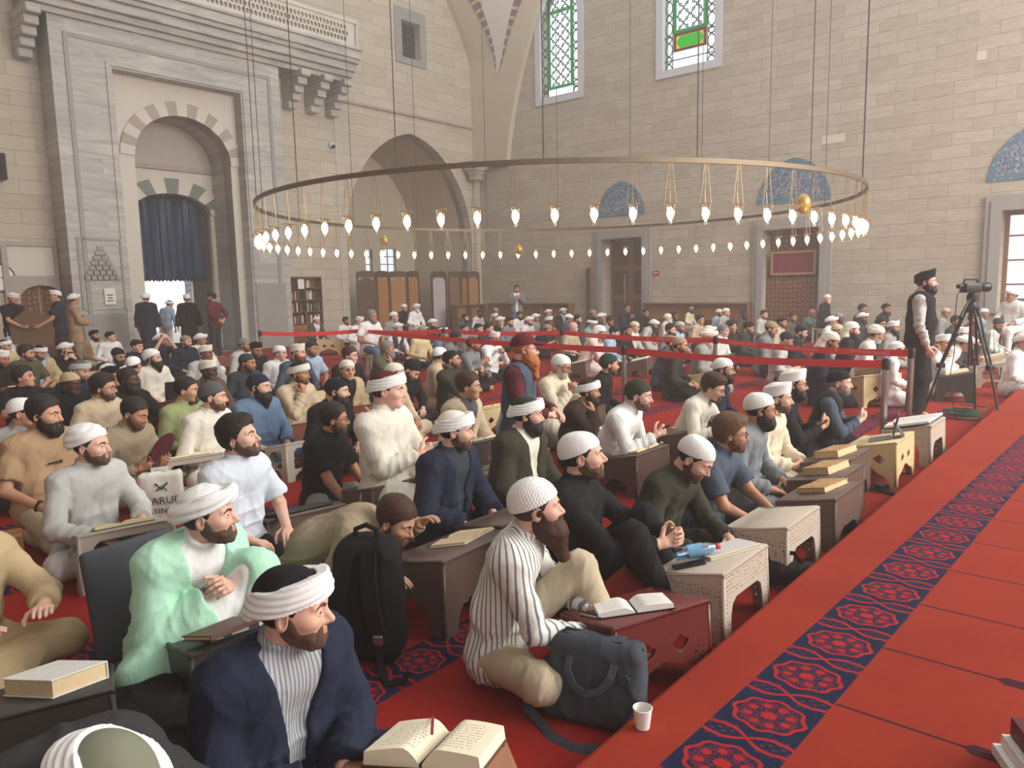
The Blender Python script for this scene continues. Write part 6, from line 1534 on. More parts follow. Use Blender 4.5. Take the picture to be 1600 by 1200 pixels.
F(438, 552, 'clean-shaven man in white shirt and white cap', 'kufi white', None, 'shirt:white', 56, 'fair')
F(466, 551, 'man in grey shirt with tall cream cap and sandy beard', 'tall offwhite', 'medium lightbrown', 'shirt:slate', 58, 'pink', 'short lightbrown')
F(487, 546, 'bareheaded man in light blue T-shirt tilting his head', None, 'short black', 'shirt:paleblue:short', 48, 'tanned', tilt=-16)
F(547, 556, 'brown-haired man in black shirt behind the man in the tan jacket', None, None, 'shirt:black', 66, 'fair', 'short brown')
F(643, 578, 'man in black with black cap, head bowed low', 'kufi black', 'short black', 'shirt:black', 70, 'fair', pitch=42, lean=18)
F(688, 556, 'man in beige robe with white cap, back turned, behind the man in olive', 'kufi white', None, 'robe:beige', 120, phi=95)
# behind the belt, left and middle
F(495, 501, 'man in dark coat and white shirt with white cap beside the bookcase', 'kufi white', None, 'shirt:white', 66, 'fair', coat='coat:olive')
F(541, 502, 'bearded bareheaded man in white shirt leaning beside the bookcase', None, 'short black', 'shirt:white', 60, 'tanned')
F(562, 502, 'man in white tunic and white cap, before the first screen panel', 'tall white', None, 'robe:white', 58, 'fair', pitch=16, legs='K')
F(581, 494, 'grey-bearded man in white T-shirt and jeans sitting on a stool', None, 'medium grey', 'shirt:white:short', 62, 'tanned', 'crew grey', legs='C', low='jeans', bulk=1.2)
F(616, 495, 'man in grey shirt with white cap before the screens', 'kufi white', None, 'shirt:grey', 60, 'fair', depth=20.5)
F(632, 481, 'man in black robe with white cap sitting high before the screens', 'kufi white', None, 'robe:black', 50, 'fair', legs='C', depth=22.0)
F(651, 481, 'old man in white robe with white beard and turban, sitting high', 'turban white', 'medium white', 'robe:white', 50, 'fair', legs='C', depth=22.0, hair='crew white')
F(622, 513, 'man with white turban and dark vest over white sleeves', 'turban white', 'short black', 'shirt:white', 54, 'fair', coat='vest:darkslate')
F(660, 519, 'man in pale yellow shirt with black trousers behind the belt', 'kufi taupe', None, 'shirt:yellow', 50, 'tanned', low='black')
F(676, 506, 'man in dark shirt with white cap and brown beard', 'turban white', 'medium brown', 'shirt:charcoal', 54, 'fair')
F(692, 522, 'man in blue shirt and white cap behind the thin steel post', 'tall white', 'short black', 'shirt:blue', 80, 'tanned')
F(711, 528, 'man with black hair bending, right of the thin steel post', None, 'short black', 'shirt:shirtgrey', 80, 'tanned', pitch=30)
F(727, 497, 'bareheaded bearded man in grey jacket behind the rear belt', None, 'medium black', 'shirt:slate', 66, 'fair')
F(749, 490, 'dark-bearded bareheaded man in white shirt near the far wall', None, 'medium black', 'shirt:white', 40, 'brown', 'crew black')
F(726, 514, 'man in grey shirt with dark cap behind the rear belt', 'kufi charcoal', 'short black', 'shirt:grey', 56, 'fair')
F(748, 514, 'man in taupe jacket with black cap behind the rear belt', 'kufi black', 'medium black', 'shirt:taupe', 60, 'fair')
F(764, 514, 'black-haired man in dark shirt behind the rear belt', None, None, 'shirt:charcoal', 66, 'fair')
F(775, 486, 'man with grey cap close to the low bookcase', 'kufi lightgrey', None, 'shirt:taupe', 50, 'tanned')
F(773, 496, 'man with tall white cap and dark clothes below the standing man', 'tall white', None, 'shirt:brown', 50, 'tanned')
F(782, 502, 'man in black shirt and white cap with a hand on his mouth', 'turban white', None, 'shirt:black', 64, 'fair', arms='chin')
F(773, 529, 'man in white shirt and white cap with hands at his mouth', 'tall white', None, 'shirt:white', 44, 'tanned', arms='mouth', pitch=14)
F(797, 503, 'bearded man with black cap and grey shirt', 'kufi black', 'short black', 'shirt:shirtgrey', 60, 'fair')
F(812, 493, 'bearded bareheaded man in white shirt below the standing man', None, 'medium black', 'shirt:white', 40, 'tanned')
F(827, 502, 'man with broad white turban and dark beard', 'turban white', 'short black', 'robe:white', 60, 'fair')
F(837, 497, 'man with white turban behind the broad-turbaned man', 'turban white', None, 'shirt:grey', 66, 'tanned')
F(857, 489, 'man with white turban before the low bookcase', 'turban white', None, 'shirt:brown', 62, 'fair')
F(858, 502, 'man with white cap and brown face, second row from the wall', 'tall white', None, 'shirt:charcoal', 62, 'brown')
F(880, 487, 'man in dark suit and white turban near the low bookcase', 'turban white', 'short black', 'shirt:paleblue', 64, 'fair', coat='coat:black')
F(889, 498, 'man with round white turban bending down', 'turban white', None, 'shirt:slate', 100, 'tanned', pitch=24)
F(903, 499, 'dark-haired bearded man in grey, left of the wooden post', None, 'short black', 'shirt:darkslate', 78, 'fair')
F(896, 512, 'bald older man in beige shirt behind the rear belt', None, None, 'shirt:beige', 70, 'pink', None)
F(856, 515, 'young man in black T-shirt leaning over a desk, beige peaked cap', 'ball taupe', None, 'shirt:black:short', 88, 'olive', lean=30, arms='desk', pitch=12)
F(925, 506, 'man with white cap bowing behind the rear belt', 'band white+cap_in black', None, 'shirt:teal', 78, 'tanned', pitch=26)
F(940, 496, 'man with white turban below the wooden doorway', 'turban white', None, 'shirt:charcoal', 90, 'tanned')
F(927, 490, 'man with grey cap beside the wooden post', 'kufi grey', None, 'shirt:black', 66, 'tanned')
F(953, 502, 'man in grey jacket with dark hair bowing low', None, 'short black', 'shirt:grey', 80, 'tanned', pitch=30)
F(960, 520, 'man with dark navy cap beside the pink-robed man', 'kufi navy', None, 'shirt:paleblue', 78, 'pink', pitch=22)
F(980, 517, 'man with hand near his ear behind the navy cap', None, 'short brown', 'shirt:black', 60, 'tanned')
F(992, 511, 'clean-shaven man with round cream cap', 'kufi cream', None, 'shirt:offwhite', 70, 'fair', pitch=12)
F(980, 482, 'man in dark blue with hands over his mouth, alone in the doorway', None, None, 'shirt:navy', 20, 'tanned', arms='mouth')
F(1009, 489, 'man in black shirt left of the low bookcase', None, None, 'shirt:black', 50, 'tanned')
F(1022, 507, 'man in pale grey robe with white turban bowing', 'band white+cap_in white', 'medium black', 'robe:lightgrey', 80, 'tanned', lean=28, pitch=24)
F(1044, 497, 'white-bearded old man in pale pink robe and white cap', 'kufi white', 'long white', 'robe:pink', 84, 'pink', 'crew white')
F(1054, 494, 'dark man half hidden by the white-bearded man', None, 'short black', 'shirt:charcoal', 70, 'brown')
F(1048, 516, 'black-haired bearded man above the navy sweater', None, 'medium black', 'shirt:shirtgrey', 66, 'fair')
F(1063, 511, 'man with patterned grey cap', 'kufi lightgrey', 'short black', 'shirt:paleblue', 60, 'tanned')
F(1080, 484, 'man in beige robe and grey cap sitting high before the low bookcase', 'kufi grey', 'medium black', 'robe:cream', 30, 'brown', legs='C', depth=21.5)
F(1094, 500, 'young black-haired man in khaki shirt', None, None, 'shirt:khaki', 56, 'olive', 'full black')
F(1108, 520, 'man in navy jacket over white shirt with white turban', 'turban offwhite', None, 'shirt:white', 76, 'tanned', coat='coat:navy')
F(1063, 540, 'man with tan cap and dark jacket behind the blue sweater', 'kufi tan', 'short brown', 'shirt:charcoal', 78, 'olive')
F(1124, 489, 'man with white cap and pale blue sleeves, left one of a pair', 'kufi white', 'medium black', 'shirt:paleblue', 74, 'tanned')
F(1135, 488, 'man with white cap and pale olive shirt, right one of a pair', 'kufi white', None, 'shirt:lightgrey', 74, 'fair')
F(1131, 517, 'young man with grey cap in white shirt, above the rear belt', 'kufi shirtgrey', None, 'shirt:white', 64, 'fair')
F(1143, 510, 'black-haired young man in profile beside the grey-capped youth', None, None, 'shirt:black', 84, 'olive', 'full black')
F(1163, 492, 'dark-bearded man with dark cap right of the white-capped pair', 'kufi charcoal', 'medium black', 'shirt:olive', 40, 'dark')
F(1170, 512, 'man with black cap and dark green shirt bending over a book', 'kufi black', 'short black', 'shirt:darkgreen', 88, 'tanned', pitch=20)
F(1194, 492, 'bareheaded man in pale grey shirt below the carved door', None, 'short brown', 'shirt:lightgrey', 40, 'fair', 'short brown')
F(1205, 514, 'large man with grey-brown cap and glasses, head bowed', 'kufi taupe', 'short brown', 'shirt:shirtgrey', 84, 'olive', glasses=True, pitch=24, sc=1.1)
F(1222, 504, 'man with red-brown beard in beige shirt', 'kufi black', 'short brown', 'shirt:khaki', 70, 'tanned')
F(1239, 496, 'bearded man in olive shirt before the carved door', 'kufi charcoal', 'short black', 'shirt:olive', 40, 'tanned')
fc = F(1269, 490, 'bald man in teal T-shirt filming with raised arms', None, None, 'shirt:teal:short', 64, 'tanned', None, arms='phone', bulk=1.15)
F(1293, 467, 'man in black with white cap sitting high before the stone wall', 'kufi white', 'short white', 'shirt:black', 40, 'pink', legs='C', depth=19.6, hair='crew white')
F(1252, 519, 'man in black shirt and black cap with glasses, reading', 'kufi black', 'short brown', 'shirt:black', 86, 'fair', glasses=True, pitch=14)
F(1229, 531, 'man with dark cap and pale shirt behind the lettered belt', 'kufi navy', None, 'shirt:lightgrey', 84, 'tanned', pitch=26)
F(1300, 503, 'man in white robe with white turban, left of the grey-capped man', 'turban white', None, 'robe:white', 90, 'tanned')
F(1312, 497, 'man with grey cap and brown face beside a white turban', 'kufi grey', 'short brown', 'shirt:olive', 60, 'brown')
F(1309, 517, 'man with round beige cap above the dark blue robe', 'kufi beige', None, 'shirt:grey', 86, 'tanned', pitch=10)
F(1348, 497, 'man with white turban and dark beard in grey robe', 'turban white', 'medium black', 'shirt:darkslate', 60, 'brown')
F(1348, 484, 'bareheaded man in black jacket by the stone wall', None, 'short black', 'shirt:black', 50, 'tanned')
fd = F(1385, 483, 'bearded man in black with black cap holding up a phone', 'kufi black', 'medium black', 'shirt:black', 40, 'tanned', arms='phoneR')
F(1376, 506, 'man with black cap and glasses behind the big turban', 'kufi black', None, 'shirt:black', 60, 'tanned', glasses=True)
F(1396, 512, 'bearded man with tall white cap in grey robe, left of the standing man', 'tall white', 'medium black', 'robe:grey', 74, 'tanned')
# right of the standing man
F(1478, 489, 'man with glasses behind the tripod pan handle', 'kufi beige', None, 'shirt:grey', 50, 'tanned', glasses=True)
F(1538, 490, 'man with white cap and pale blue shirt beside the tall window', 'kufi white', None, 'shirt:paleblue', 60, 'tanned')
F(1521, 499, 'man in dark red shirt behind the tripod', None, 'short black', 'shirt:maroon', 60, 'tanned')
F(1560, 507, 'bearded man in pale checked robe reading, right of the tripod', 'kufi darkslate', 'medium black', 'robe:plaid', 50, 'tanned', pitch=24)
F(1576, 489, 'man in dark blue below the window', 'kufi darkslate', None, 'shirt:navy', 70, 'tanned')
F(1594, 489, 'man in navy at the right picture edge', None, None, 'shirt:navy', 60, 'tanned')
F(1581, 462, 'man in white robe and turban sitting high before the tall window', 'turban white', None, 'robe:white', -60, 'tanned', legs='C', depth=17.0, phi=-40)
F(1504, 523, 'man with white cap behind the tripod legs', 'tall white', None, 'shirt:charcoal', 66, 'tanned')
F(1510, 537, 'man in white robe and white turban bent over his book behind the tripod', 'turban white', None, 'robe:offwhite', 88, 'tanned', lean=34, pitch=26)
F(1473, 536, 'man with white cap and raised hand just right of the standing man', 'tall white', None, 'robe:white', 60, 'tanned', arms='chin')
F(1494, 503, 'man in dark jacket half hidden by the tripod', None, 'short black', 'shirt:charcoal', 60, 'tanned')
F(1600, 535, 'man in white robe cut by the right picture edge', 'turban white', None, 'robe:white', 60, 'tanned')
# ------------------------------------------------------------------ find room for everyone along his line of sight, then build the figures
def _prep():
    L = []
    for h, x, y, label, k in SPECS:
        legs = k.get('legs', 'X'); phi, hphi = facing(x, k.get('phi', 49), k.get('hphi'))
        par = dict(legs=legs, arms=k.get('arms', 'lap'), lean=k.get('lean', 10), side=k.get('side', 0), twist=k.get('twist', 0), yaw=max(-80, min(80, hphi - phi)), pitch=k.get('pitch', 4), tilt=k.get('tilt', 0), bulk=k.get('bulk', 1.0))
        S_ = skeleton(**par); Hz = float(S_['H'][2]); R = rotz(phi + 180); sc = k.get('sc', 1.0)
        r = ray(x, y); d0 = k.get('depth') or (Hz * sc - CAMH) / r[2]
        o = R @ S_['H']; f = R @ A3(0, 0.1, 0)
        # deepest place before the walls
        mx = min((UW - 1.15 - (o[0] * 0 + 0)) / (r @ U) if r @ U > 0 else 99, (VW - 0.9) / (r @ V) if r @ V > 0 else 99)
        stand = legs == 'S'; lim = 0.0 if stand else (0.03 if d0 < 3.6 else 0.06 if d0 < 6 else 0.11 if d0 < 11 else 0.15)
        L.append(dict(r=r, Hz=Hz, o=o, f=f, d=d0, sc0=sc, lim=lim, mx=mx, stand=stand, y=y))
    return L
def _scale(q, d): return (CAMH + q['r'][2] * d) / q['Hz']
def _pos(q, d):
    s = q['sc0'] if q['stand'] else _scale(q, d); p = CAM + q['r'] * d; return np.array([p[0] - q['o'][0] * s + q['f'][0] * s, p[1] - q['o'][1] * s + q['f'][1] * s])
Q = _prep()
for q in Q:
    if q['stand']: q['lo'] = q['hi'] = q['d']; continue
    g = -q['r'][2] / q['Hz']                       # how fast the scale falls with distance
    a, b = q['d'] - q['lim'] / g, q['d'] + q['lim'] / g
    q['lo'], q['hi'] = min(a, q['mx'] - 0.6), min(b, q['mx']); q['d'] = min(max(q['d'], q['lo']), q['hi'])
for it in range(500):
    X = np.array([_pos(q, q['d']) for q in Q]); D = X[:, None] - X[None]; dist = np.sqrt((D ** 2).sum(-1)) + np.eye(len(Q)) * 9
    mind = 0.66; I, J = np.where(dist < mind)
    if not len(I): break
    mv = np.zeros(len(Q))
    for i, j in zip(I, J):
        dr = Q[i]['r'][:2] / np.linalg.norm(Q[i]['r'][:2]); s = float(D[i, j] @ dr)
        sg = 1 if s > 0.02 else -1 if s < -0.02 else (1 if Q[i]['y'] < Q[j]['y'] or (Q[i]['y'] == Q[j]['y'] and i < j) else -1)
        mv[i] += sg * (mind - dist[i, j]) * 0.3
    for q, m_ in zip(Q, mv): q['d'] = min(max(q['d'] + max(-0.15, min(0.15, m_)), q['lo']), q['hi'])
for (h, x, y, label, k), q in zip(SPECS, Q):
    k = dict(k)
    if not q['stand']:
        s = _scale(q, q['d']); p = CAM + q['r'] * q['d']; k['fix'] = (Vector((p[0] - q['o'][0] * s, p[1] - q['o'][1] * s, 0)), s, q['d'])
    build_person(h, x, y, label, **k)
# ------------------------------------------------------------------ desks and what lies on them
dA = desk('lace', 1112, 872, 'grey lace-patterned desk carrying a water bottle', 49)
dB = desk('lace', 1207, 808, 'empty grey lace-patterned desk between two other desks', 49)
dC = desk('maroon', 992, 948, 'maroon flower-cut desk carrying an open book and pens', 30)
dD = desk('brown', 706, 852, 'brown desk with the sleeping man on it', 52, scale=1.12)
dE = desk('brown', 1280, 768, 'brown desk with a marbled book, nearest of three by the step', 49)
dF = desk('brown', 1291, 738, 'brown desk with a marbled book, middle of three by the step', 49)
dG = desk('brown', 1306, 712, 'brown desk with a marbled book, furthest of three by the step', 49)
dH = desk('cream', 1375, 686, 'cream flower-cut desk carrying a tablet in a stand', 49, scale=1.08)
dI = desk('lace', 1428, 662, 'grey stone-patterned desk under a large open book, by the step', 49, scale=1.1)
dJ = desk('beige', 190, 822, 'beige open-sided desk before the man in pale grey', 38)
dK = desk('dark', 376, 982, 'dark brown desk beside the mint robe, with a thin black book', 40)
dL = desk('tan', 668, 1186, 'caramel desk at the bottom edge with a thick open book', 10, scale=0.95)
dM = desk('dark', 45, 1088, 'black desk with a thick pale book at the left edge', 30)
dN = desk('brown', 462, 800, 'brown desk with a long black case, behind the mint robe', 40)
dO = desk('brown', 605, 754, 'brown desk with a thick closed book, left of the navy robe', 45)
dP = desk('beige', 290, 716, 'beige desk with an open book beside the dark red fan', 40)
dQ = desk('beige', 470, 690, 'beige open-sided desk behind the man in black T-shirt', 46)
dR_ = desk('beige', 655, 700, 'beige desk with an open book before the kneeling youth', 46)
dS = desk('brown', 792, 806, 'brown desk half hidden behind the striped shirt', 49)
dT = desk('brown', 742, 690, 'brown desk with an open book, left of the olive coat', 49)
dU = desk('cream', 758, 638, 'cream flower-cut desk beside the pale blue shirt', 46)
dV = desk('brown', 990, 706, 'brown desk with a big open book behind the black sweater', 49)
dW_ = desk('brown', 1064, 672, 'brown desk with small books in front of the white shirt', 55)
dX = desk('cream', 1098, 582, 'cream flower-cut desk beside the man in blue sweater', 62, scale=1.1)
dY = desk('brown', 1000, 562, 'brown desk with an open book behind the steel post', 66)
dZ = desk('cream', 1358, 588, 'tall cream flower-cut desk by the nearest steel post', 20, scale=1.25)
d1 = desk('brown', 1236, 578, 'brown desk with an open book before the old man in grey', 66)
d2 = desk('dark', 1492, 583, 'dark desk with open books behind the tripod', 60, scale=1.2)
d3 = desk('beige', 1550, 566, 'grey desk with stacked books right of the tripod', 60, scale=1.2)
d4 = desk('beige', 1584, 552, 'grey desk with an open book at the right picture edge', 60, scale=1.2)
d5 = desk('cream', 516, 532, 'small cream flower-cut desk below the red belt', 0, scale=1.2)
d6 = desk('maroon', 275, 628, 'maroon desk carrying an open laptop', 46)
d7 = desk('rust', 470, 662, 'rust-brown desk in front of the man resting on his fist', 46)
d8 = desk('rust', 568, 634, 'rust-brown desk under the arm of the man in tan jacket', 40)
d9 = desk('cream', 503, 612, 'cream desk behind the black hooded top', 46)
d10 = desk('beige', 660, 606, 'beige open-sided desk behind the man in beige robe', 60)
d11 = desk('beige', 420, 588, 'beige desk between the grey shirt and the blue tunic', 46)
d12 = desk('rust', 28, 606, 'rust-brown desk at the left edge behind the youth in black', 46)
d13 = desk('brown', 905, 640, 'brown desk in front of the elderly man in cream', 50)
d14 = desk('brown', 905, 566, 'brown desk with papers behind the elderly man in cream', 70)
d15 = desk('rust', 345, 560, 'rust-brown desk right of the pale robe', 46)
d16 = desk('brown', 1130, 556, 'brown desk with a book before the navy jacket', 66)
d17 = desk('brown', 930, 672, 'brown desk between the brown coat and the black sweater', 52)
# books
on(dC, open_book('open book with blank pale pages on the maroon desk', PGW, 'dark', 0.03), 0.03, 0.02, -0.5)
on(dD, open_book('open notebook under the sleeping head', PGY, 'white', 0.02), -0.10, -0.02, 0.2)
on(dE, closed_book('marbled gilt book on the nearest of three brown desks', 'gilt', 0.2, 0.28, 0.035, 'darkbrown'), -0.08, 0.0, 1.35)
on(dF, closed_book('thick marbled gilt book on the middle of three brown desks', 'gilt', 0.2, 0.28, 0.055, 'darkbrown'), -0.02, 0.0, 1.35)
on(dG, closed_book('thick marbled gilt book on the furthest of three brown desks', 'gilt', 0.2, 0.28, 0.055, 'black'), -0.02, 0.0, 1.35)
on(dI, open_book('very large white open book on the desk by the step', PGW, 'blue', 0.02, scale=1.75), 0.0, 0.0, 0.0, 0.012)
on(dJ, open_book('open book before the man in pale grey', PGY, 'dark', 0.025), 0.0, 0.02, 0.0)
on(dK, closed_book('thin black book with pale lettering beside the mint robe', 'dark', 0.17, 0.24, 0.028, 'lightgrey'), 0.04, 0.03, -1.5)
on(dK, closed_book('brown closed book behind the thin black one', 'brown', 0.17, 0.24, 0.02), 0.1, 0.1, -1.2, 0.03)
on(dL, open_book('thick open book with a red ribbon at the bottom edge', PG, 'brown', 0.05, scale=1.15), -0.03, -0.03, -0.45)
on(dM, closed_book('thick pale paper-bound book on the black desk', 'white', 0.2, 0.28, 0.06), -0.08, -0.02, 0.6)
on(dO, closed_book('thick brown closed book left of the navy robe', 'brown', 0.2, 0.28, 0.055, 'tan'), 0.04, 0.0, 1.2)
for dk, lab, pg, sc in ((dP, 'open book beside the dark red fan', PGY, 1.0), (dR_, 'open book before the kneeling youth', PG, 1.1), (dT, 'open book left of the olive coat', PG, 1.0), (dV, 'big open book with thick pages behind the black sweater', PGY, 1.15),
                        (dU, 'open book with dark cover on the cream desk', PGY, 1.0), (dY, 'wide white open book behind the steel post', PGW, 1.3), (d1, 'open book before the old man in grey', PGY, 1.2), (d2, 'yellowed open book behind the tripod', PGY, 1.3),
                        (d4, 'open book at the right picture edge', PG, 1.2), (d13, 'open book before the elderly man in cream', PGY, 0.9), (d14, 'open papers near the rear belt', PGY, 1.1), (d16, 'open book before the navy jacket', PGY, 0.9), (d12, 'open book at the left edge', PGY, 1.0), (d17, 'open book beside the brown coat', PGW, 0.9)):
    on(dk, open_book(lab, pg, 'dark', 0.022, scale=sc), 0, 0.015, 0.05)
on(dW_, closed_book('small thick pale book before the white shirt', 'white', 0.12, 0.17, 0.04), 0.05, 0.02, 0.7)
on(dW_, closed_book('small brown book beside the pale one', 'brown', 0.11, 0.16, 0.03), -0.12, 0.0, 0.2)
on(dA, closed_book('white notebook behind the water bottle', 'white', 0.21, 0.29, 0.018), -0.11, 0.02, 1.0)
for k in range(3): on(d3, closed_book(['white closed book at the bottom of the stack right of the tripod', 'brown closed book in the middle of the stack right of the tripod', 'pale closed book on top of the stack right of the tripod'][k], ['white', 'brown', 'white'][k], 0.22, 0.3, 0.035), 0, 0, 0.1 * k, 0.036 * k)
for k in range(3): on(dZ, closed_book(['brown book lowest on the tall cream desk', 'dark book in the middle on the tall cream desk', 'brown book topmost on the tall cream desk'][k], ['brown', 'dark', 'brown'][k], 0.22, 0.3, 0.035), 0, 0, 0.1 * k, 0.036 * k)
# water bottle, phones, pens on the grey lace desk and the maroon one
WATER = MT('bottle_plastic', 0.05); nt = WATER.nt; a_, b_, c_ = WATER.node('BsdfTransparent'), WATER.node('BsdfGlossy'), WATER.node('MixShader'); a_.inputs[0].default_value = (0.72, 0.88, 0.98, 1); b_.inputs['Roughness'].default_value = 0.05; c_.inputs[0].default_value = 0.22
nt.links.new(a_.outputs[0], c_.inputs[1]); nt.links.new(b_.outputs[0], c_.inputs[2]); nt.links.new(c_.outputs[0], nt.nodes['Material Output'].inputs[0])
bt = empty('water_bottle', (0, 0, 0)); tag(bt, 'clear plastic water bottle with red cap lying on the lace desk', 'bottle')
def lying(me): me.transform(Matrix.Rotation(math.pi / 2, 4, 'Y')); me.transform(Matrix.Translation((0, 0, 0.034))); return me
pr = [(0.001, -0.11), (0.028, -0.11), (0.033, -0.104)] + [(0.033 - 0.0022 * (k % 2), -0.098 + 0.011 * k) for k in range(14)] + [(0.03, 0.06), (0.02, 0.085), (0.0135, 0.095), (0.0135, 0.108)]
mesh_obj('bottle_body', lying(MB().lathe(pr, 24).mesh('body', True)), WATER.m, bt)
mesh_obj('label_sleeve', lying(MB().lathe([(0.0336, -0.045), (0.0336, 0.03)], 24).mesh('label', True)), plain('pale_blue_label', lin(120, 176, 214), 0.4, var=0.3, vs=30), bt)
mesh_obj('water', lying(MB().lathe([(0.001, -0.1), (0.030, -0.1), (0.030, 0.05), (0.018, 0.08), (0.001, 0.082)], 20).mesh('water', True)), WATER.m, bt)
mesh_obj('cap', lying(MB().lathe([(0.0155, 0.1), (0.0155, 0.118), (0.001, 0.119)], 20).mesh('cap', True)), plain('red_cap', lin(196, 40, 48), 0.4), bt)
on(dA, bt, 0.05, -0.05, 2.29, 0.016)
def flat_phone(dk, x, y, rz, label, case='black'):
    o = phone(label, (0, 0, 0), (0, 0, 0), case); on(dk, o, x, y, rz, 0.005); o.rotation_euler = (o.rotation_euler.to_matrix() @ Matrix.Rotation(math.pi / 2, 3, 'X')).to_euler(); return o
flat_phone(dA, 0.14, -0.05, 0.75, 'black phone lying under the water bottle')
for k, (y, lab) in enumerate(((0.215, 'silver pen lying on the maroon desk'), (0.195, 'black pen lying on the maroon desk'))):
    r = empty('pen', (0, 0, 0)); MB().tube([(-0.07, 0, 0.005), (0.045, 0, 0.005)], 0.005, 10).obj('barrel', CHROME if k == 0 else BLACKP, r); MB().tube([(0.045, 0, 0.005), (0.066, 0, 0.005), (0.072, 0, 0.005)], [0.0048, 0.0035, 0.001], 10).obj('tip', BLACKP, r)
    MB().box(-0.065, -0.03, -0.0015, 0.0015, 0.01, 0.0125).obj('clip', CHROME, r); tag(r, lab, 'pen'); on(dC, r, y, -0.02 - 0.02 * k, 1.62)
# ribbon of the big book is part of it
o = [q for q in bpy.data.objects if q.get('label') == 'thick open book with a red ribbon at the bottom edge'][0]
m = MB(); m.ribbon([(0.002 + 0.05 * t, 0.02 - 0.13 * t, 0.052 + 0.004 * math.sin(3 * t)) for t in np.linspace(0, 1, 8)], 0.008, 0.001); m.obj('ribbon', plain('red_ribbon', lin(150, 40, 56), 0.6), o)
# long dark case, laptop, tablet
cs = mesh_obj('document_case', MB().box(-0.2, 0.2, -0.1, 0.1, 0, 0.022, 0.008).mesh('case'), plain('black_case', lin(38, 36, 36), 0.6)); tag(cs, 'flat black document case on the brown desk', 'case'); on(dN, cs, 0.0, 0.03, 0.1)
def laptop(label, s=1.0, a=1.9):
    r = empty('laptop', (0, 0, 0)); r.scale = (s,) * 3
    MB().box(-0.17, 0.17, -0.12, 0.12, 0, 0.016, 0.004).obj('base', BLACKP, r)
    l = MB().box(-0.17, 0.17, -0.006, 0.006, 0, 0.23, 0.003).obj('lid', BLACKP, r); l.location = (0, 0.12, 0.014); l.rotation_euler = (-(a - math.pi / 2), 0, 0)
    q = MB().box(-0.155, 0.155, -0.0075, -0.0055, 0.015, 0.215).obj('display', plain_cached('dark_screen', (0.01, 0.01, 0.012), 0.08), l)
    MB().box(-0.14, 0.14, -0.02, 0.09, 0.0155, 0.018).obj('keyboard', plain_cached('keys', lin(44, 44, 46), 0.6), r); return tag(r, label, 'laptop')
on(d6, laptop('black laptop open in front of the man in cream robe', 1.0), 0, 0.0, 0.0)
r = empty('tablet_stand', (0, 0, 0)); tag(r, 'grey tablet in a folding keyboard stand on the cream desk', 'tablet')
q = MB().box(-0.13, 0.13, -0.005, 0.005, 0, 0.2, 0.004).obj('tablet', plain('tablet_grey', lin(92, 94, 98), 0.35), r); q.location = (0, 0.07, 0.004); q.rotation_euler = (-0.42, 0, 0)
MB().box(-0.125, 0.125, -0.11, 0.06, 0, 0.008, 0.003).obj('keyboard', plain('keyboard_grey', lin(120, 122, 126), 0.5), r); q = MB().box(-0.12, 0.12, -0.003, 0.003, 0, 0.12).obj('kick_stand', plain('stand_grey', lin(78, 84, 90), 0.5), r); q.location = (0, 0.155, 0.004); q.rotation_euler = (0.5, 0, 0)
on(dH, r, 0.02, 0.03, 0.25)
# held things
held_phone(p_bjk, 'black phone held up by the man in black jacket', wide=True)
held_phone(p_vst, 'phone with a lit screen held by the man in the black vest', wide=True, lit=True, case='white')
held_phone(p_wph, 'black phone raised in one hand by the man in white shirt', (0,))
held_phone(p_dol, 'dark phone held up by the man in dark olive jacket', wide=True)
held_phone(fb, 'dark phone held high by the man in navy T-shirt', wide=True)
held_phone(fa, 'small phone in the raised hands of the man in black shirt')
held_phone(fc, 'white phone held up by the bald man in teal', wide=True, lit=True, case='white')
b, S_ = p_tab; c = (hand_of(p_tab, 0) + hand_of(p_tab, 1)) / 2
r = empty('tablet', wpt(p_tab, c + A3(0, 0.02, -0.02)), b.rotation_euler[2]); r.rotation_euler = (-0.25, 0, b.rotation_euler[2]); tag(r, 'black tablet in the hands of the bowed man', 'tablet')
MB().box(-0.125, 0.125, -0.09, 0.09, -0.005, 0.005, 0.004).obj('case', BLACKP, r); MB().box(-0.115, 0.115, -0.08, 0.08, 0.0048, 0.0058).obj('screen', plain_cached('dark_screen', (0.01, 0.01, 0.012), 0.08), r)
b, S_ = p_fan; c = (hand_of(p_fan, 0) + hand_of(p_fan, 1)) / 2
r = empty('hand_fan', wpt(p_fan, c + A3(-0.02, 0.05, 0.02)), b.rotation_euler[2]); r.rotation_euler = (-0.5, 0.3, b.rotation_euler[2]); tag(r, 'dark red round hand fan held by the man in taupe', 'fan')
m = MB(); m.lathe([(0.001, -0.002), (0.115, -0.002), (0.12, 0), (0.115, 0.002), (0.001, 0.002)], 28); q = m.obj('leaf', plain('dark_red_card', lin(84, 26, 40), 0.6), r); q.rotation_euler = (math.pi / 2, 0, 0); q.location = (0, 0, 0.12)
MB().box(-0.012, 0.012, -0.004, 0.004, -0.08, 0.03, 0.003).obj('handle', WOODO, r)
cbm = plain('brown_cardboard', lin(120, 94, 72), 0.85, var=0.08, vs=4)
pr_ = [q for q in PEOPLE if 'cardboard' in q[0]['label']][0]; c = (hand_of(pr_, 0) + hand_of(pr_, 1)) / 2
o = plate('cardboard_sheet', [(-0.35, -0.32), (-0.42, 0.1), (-0.15, 0.38), (0.2, 0.36), (0.42, 0.05), (0.4, -0.3)], [], -0.004, 0.004, cbm); o.location = wpt(pr_, c + A3(0, 0.05, -0.05)); o.rotation_euler = (0.1, 0.15, math.radians(15)); tag(o, 'big curved sheet of brown cardboard held by the man in navy', 'cardboard')
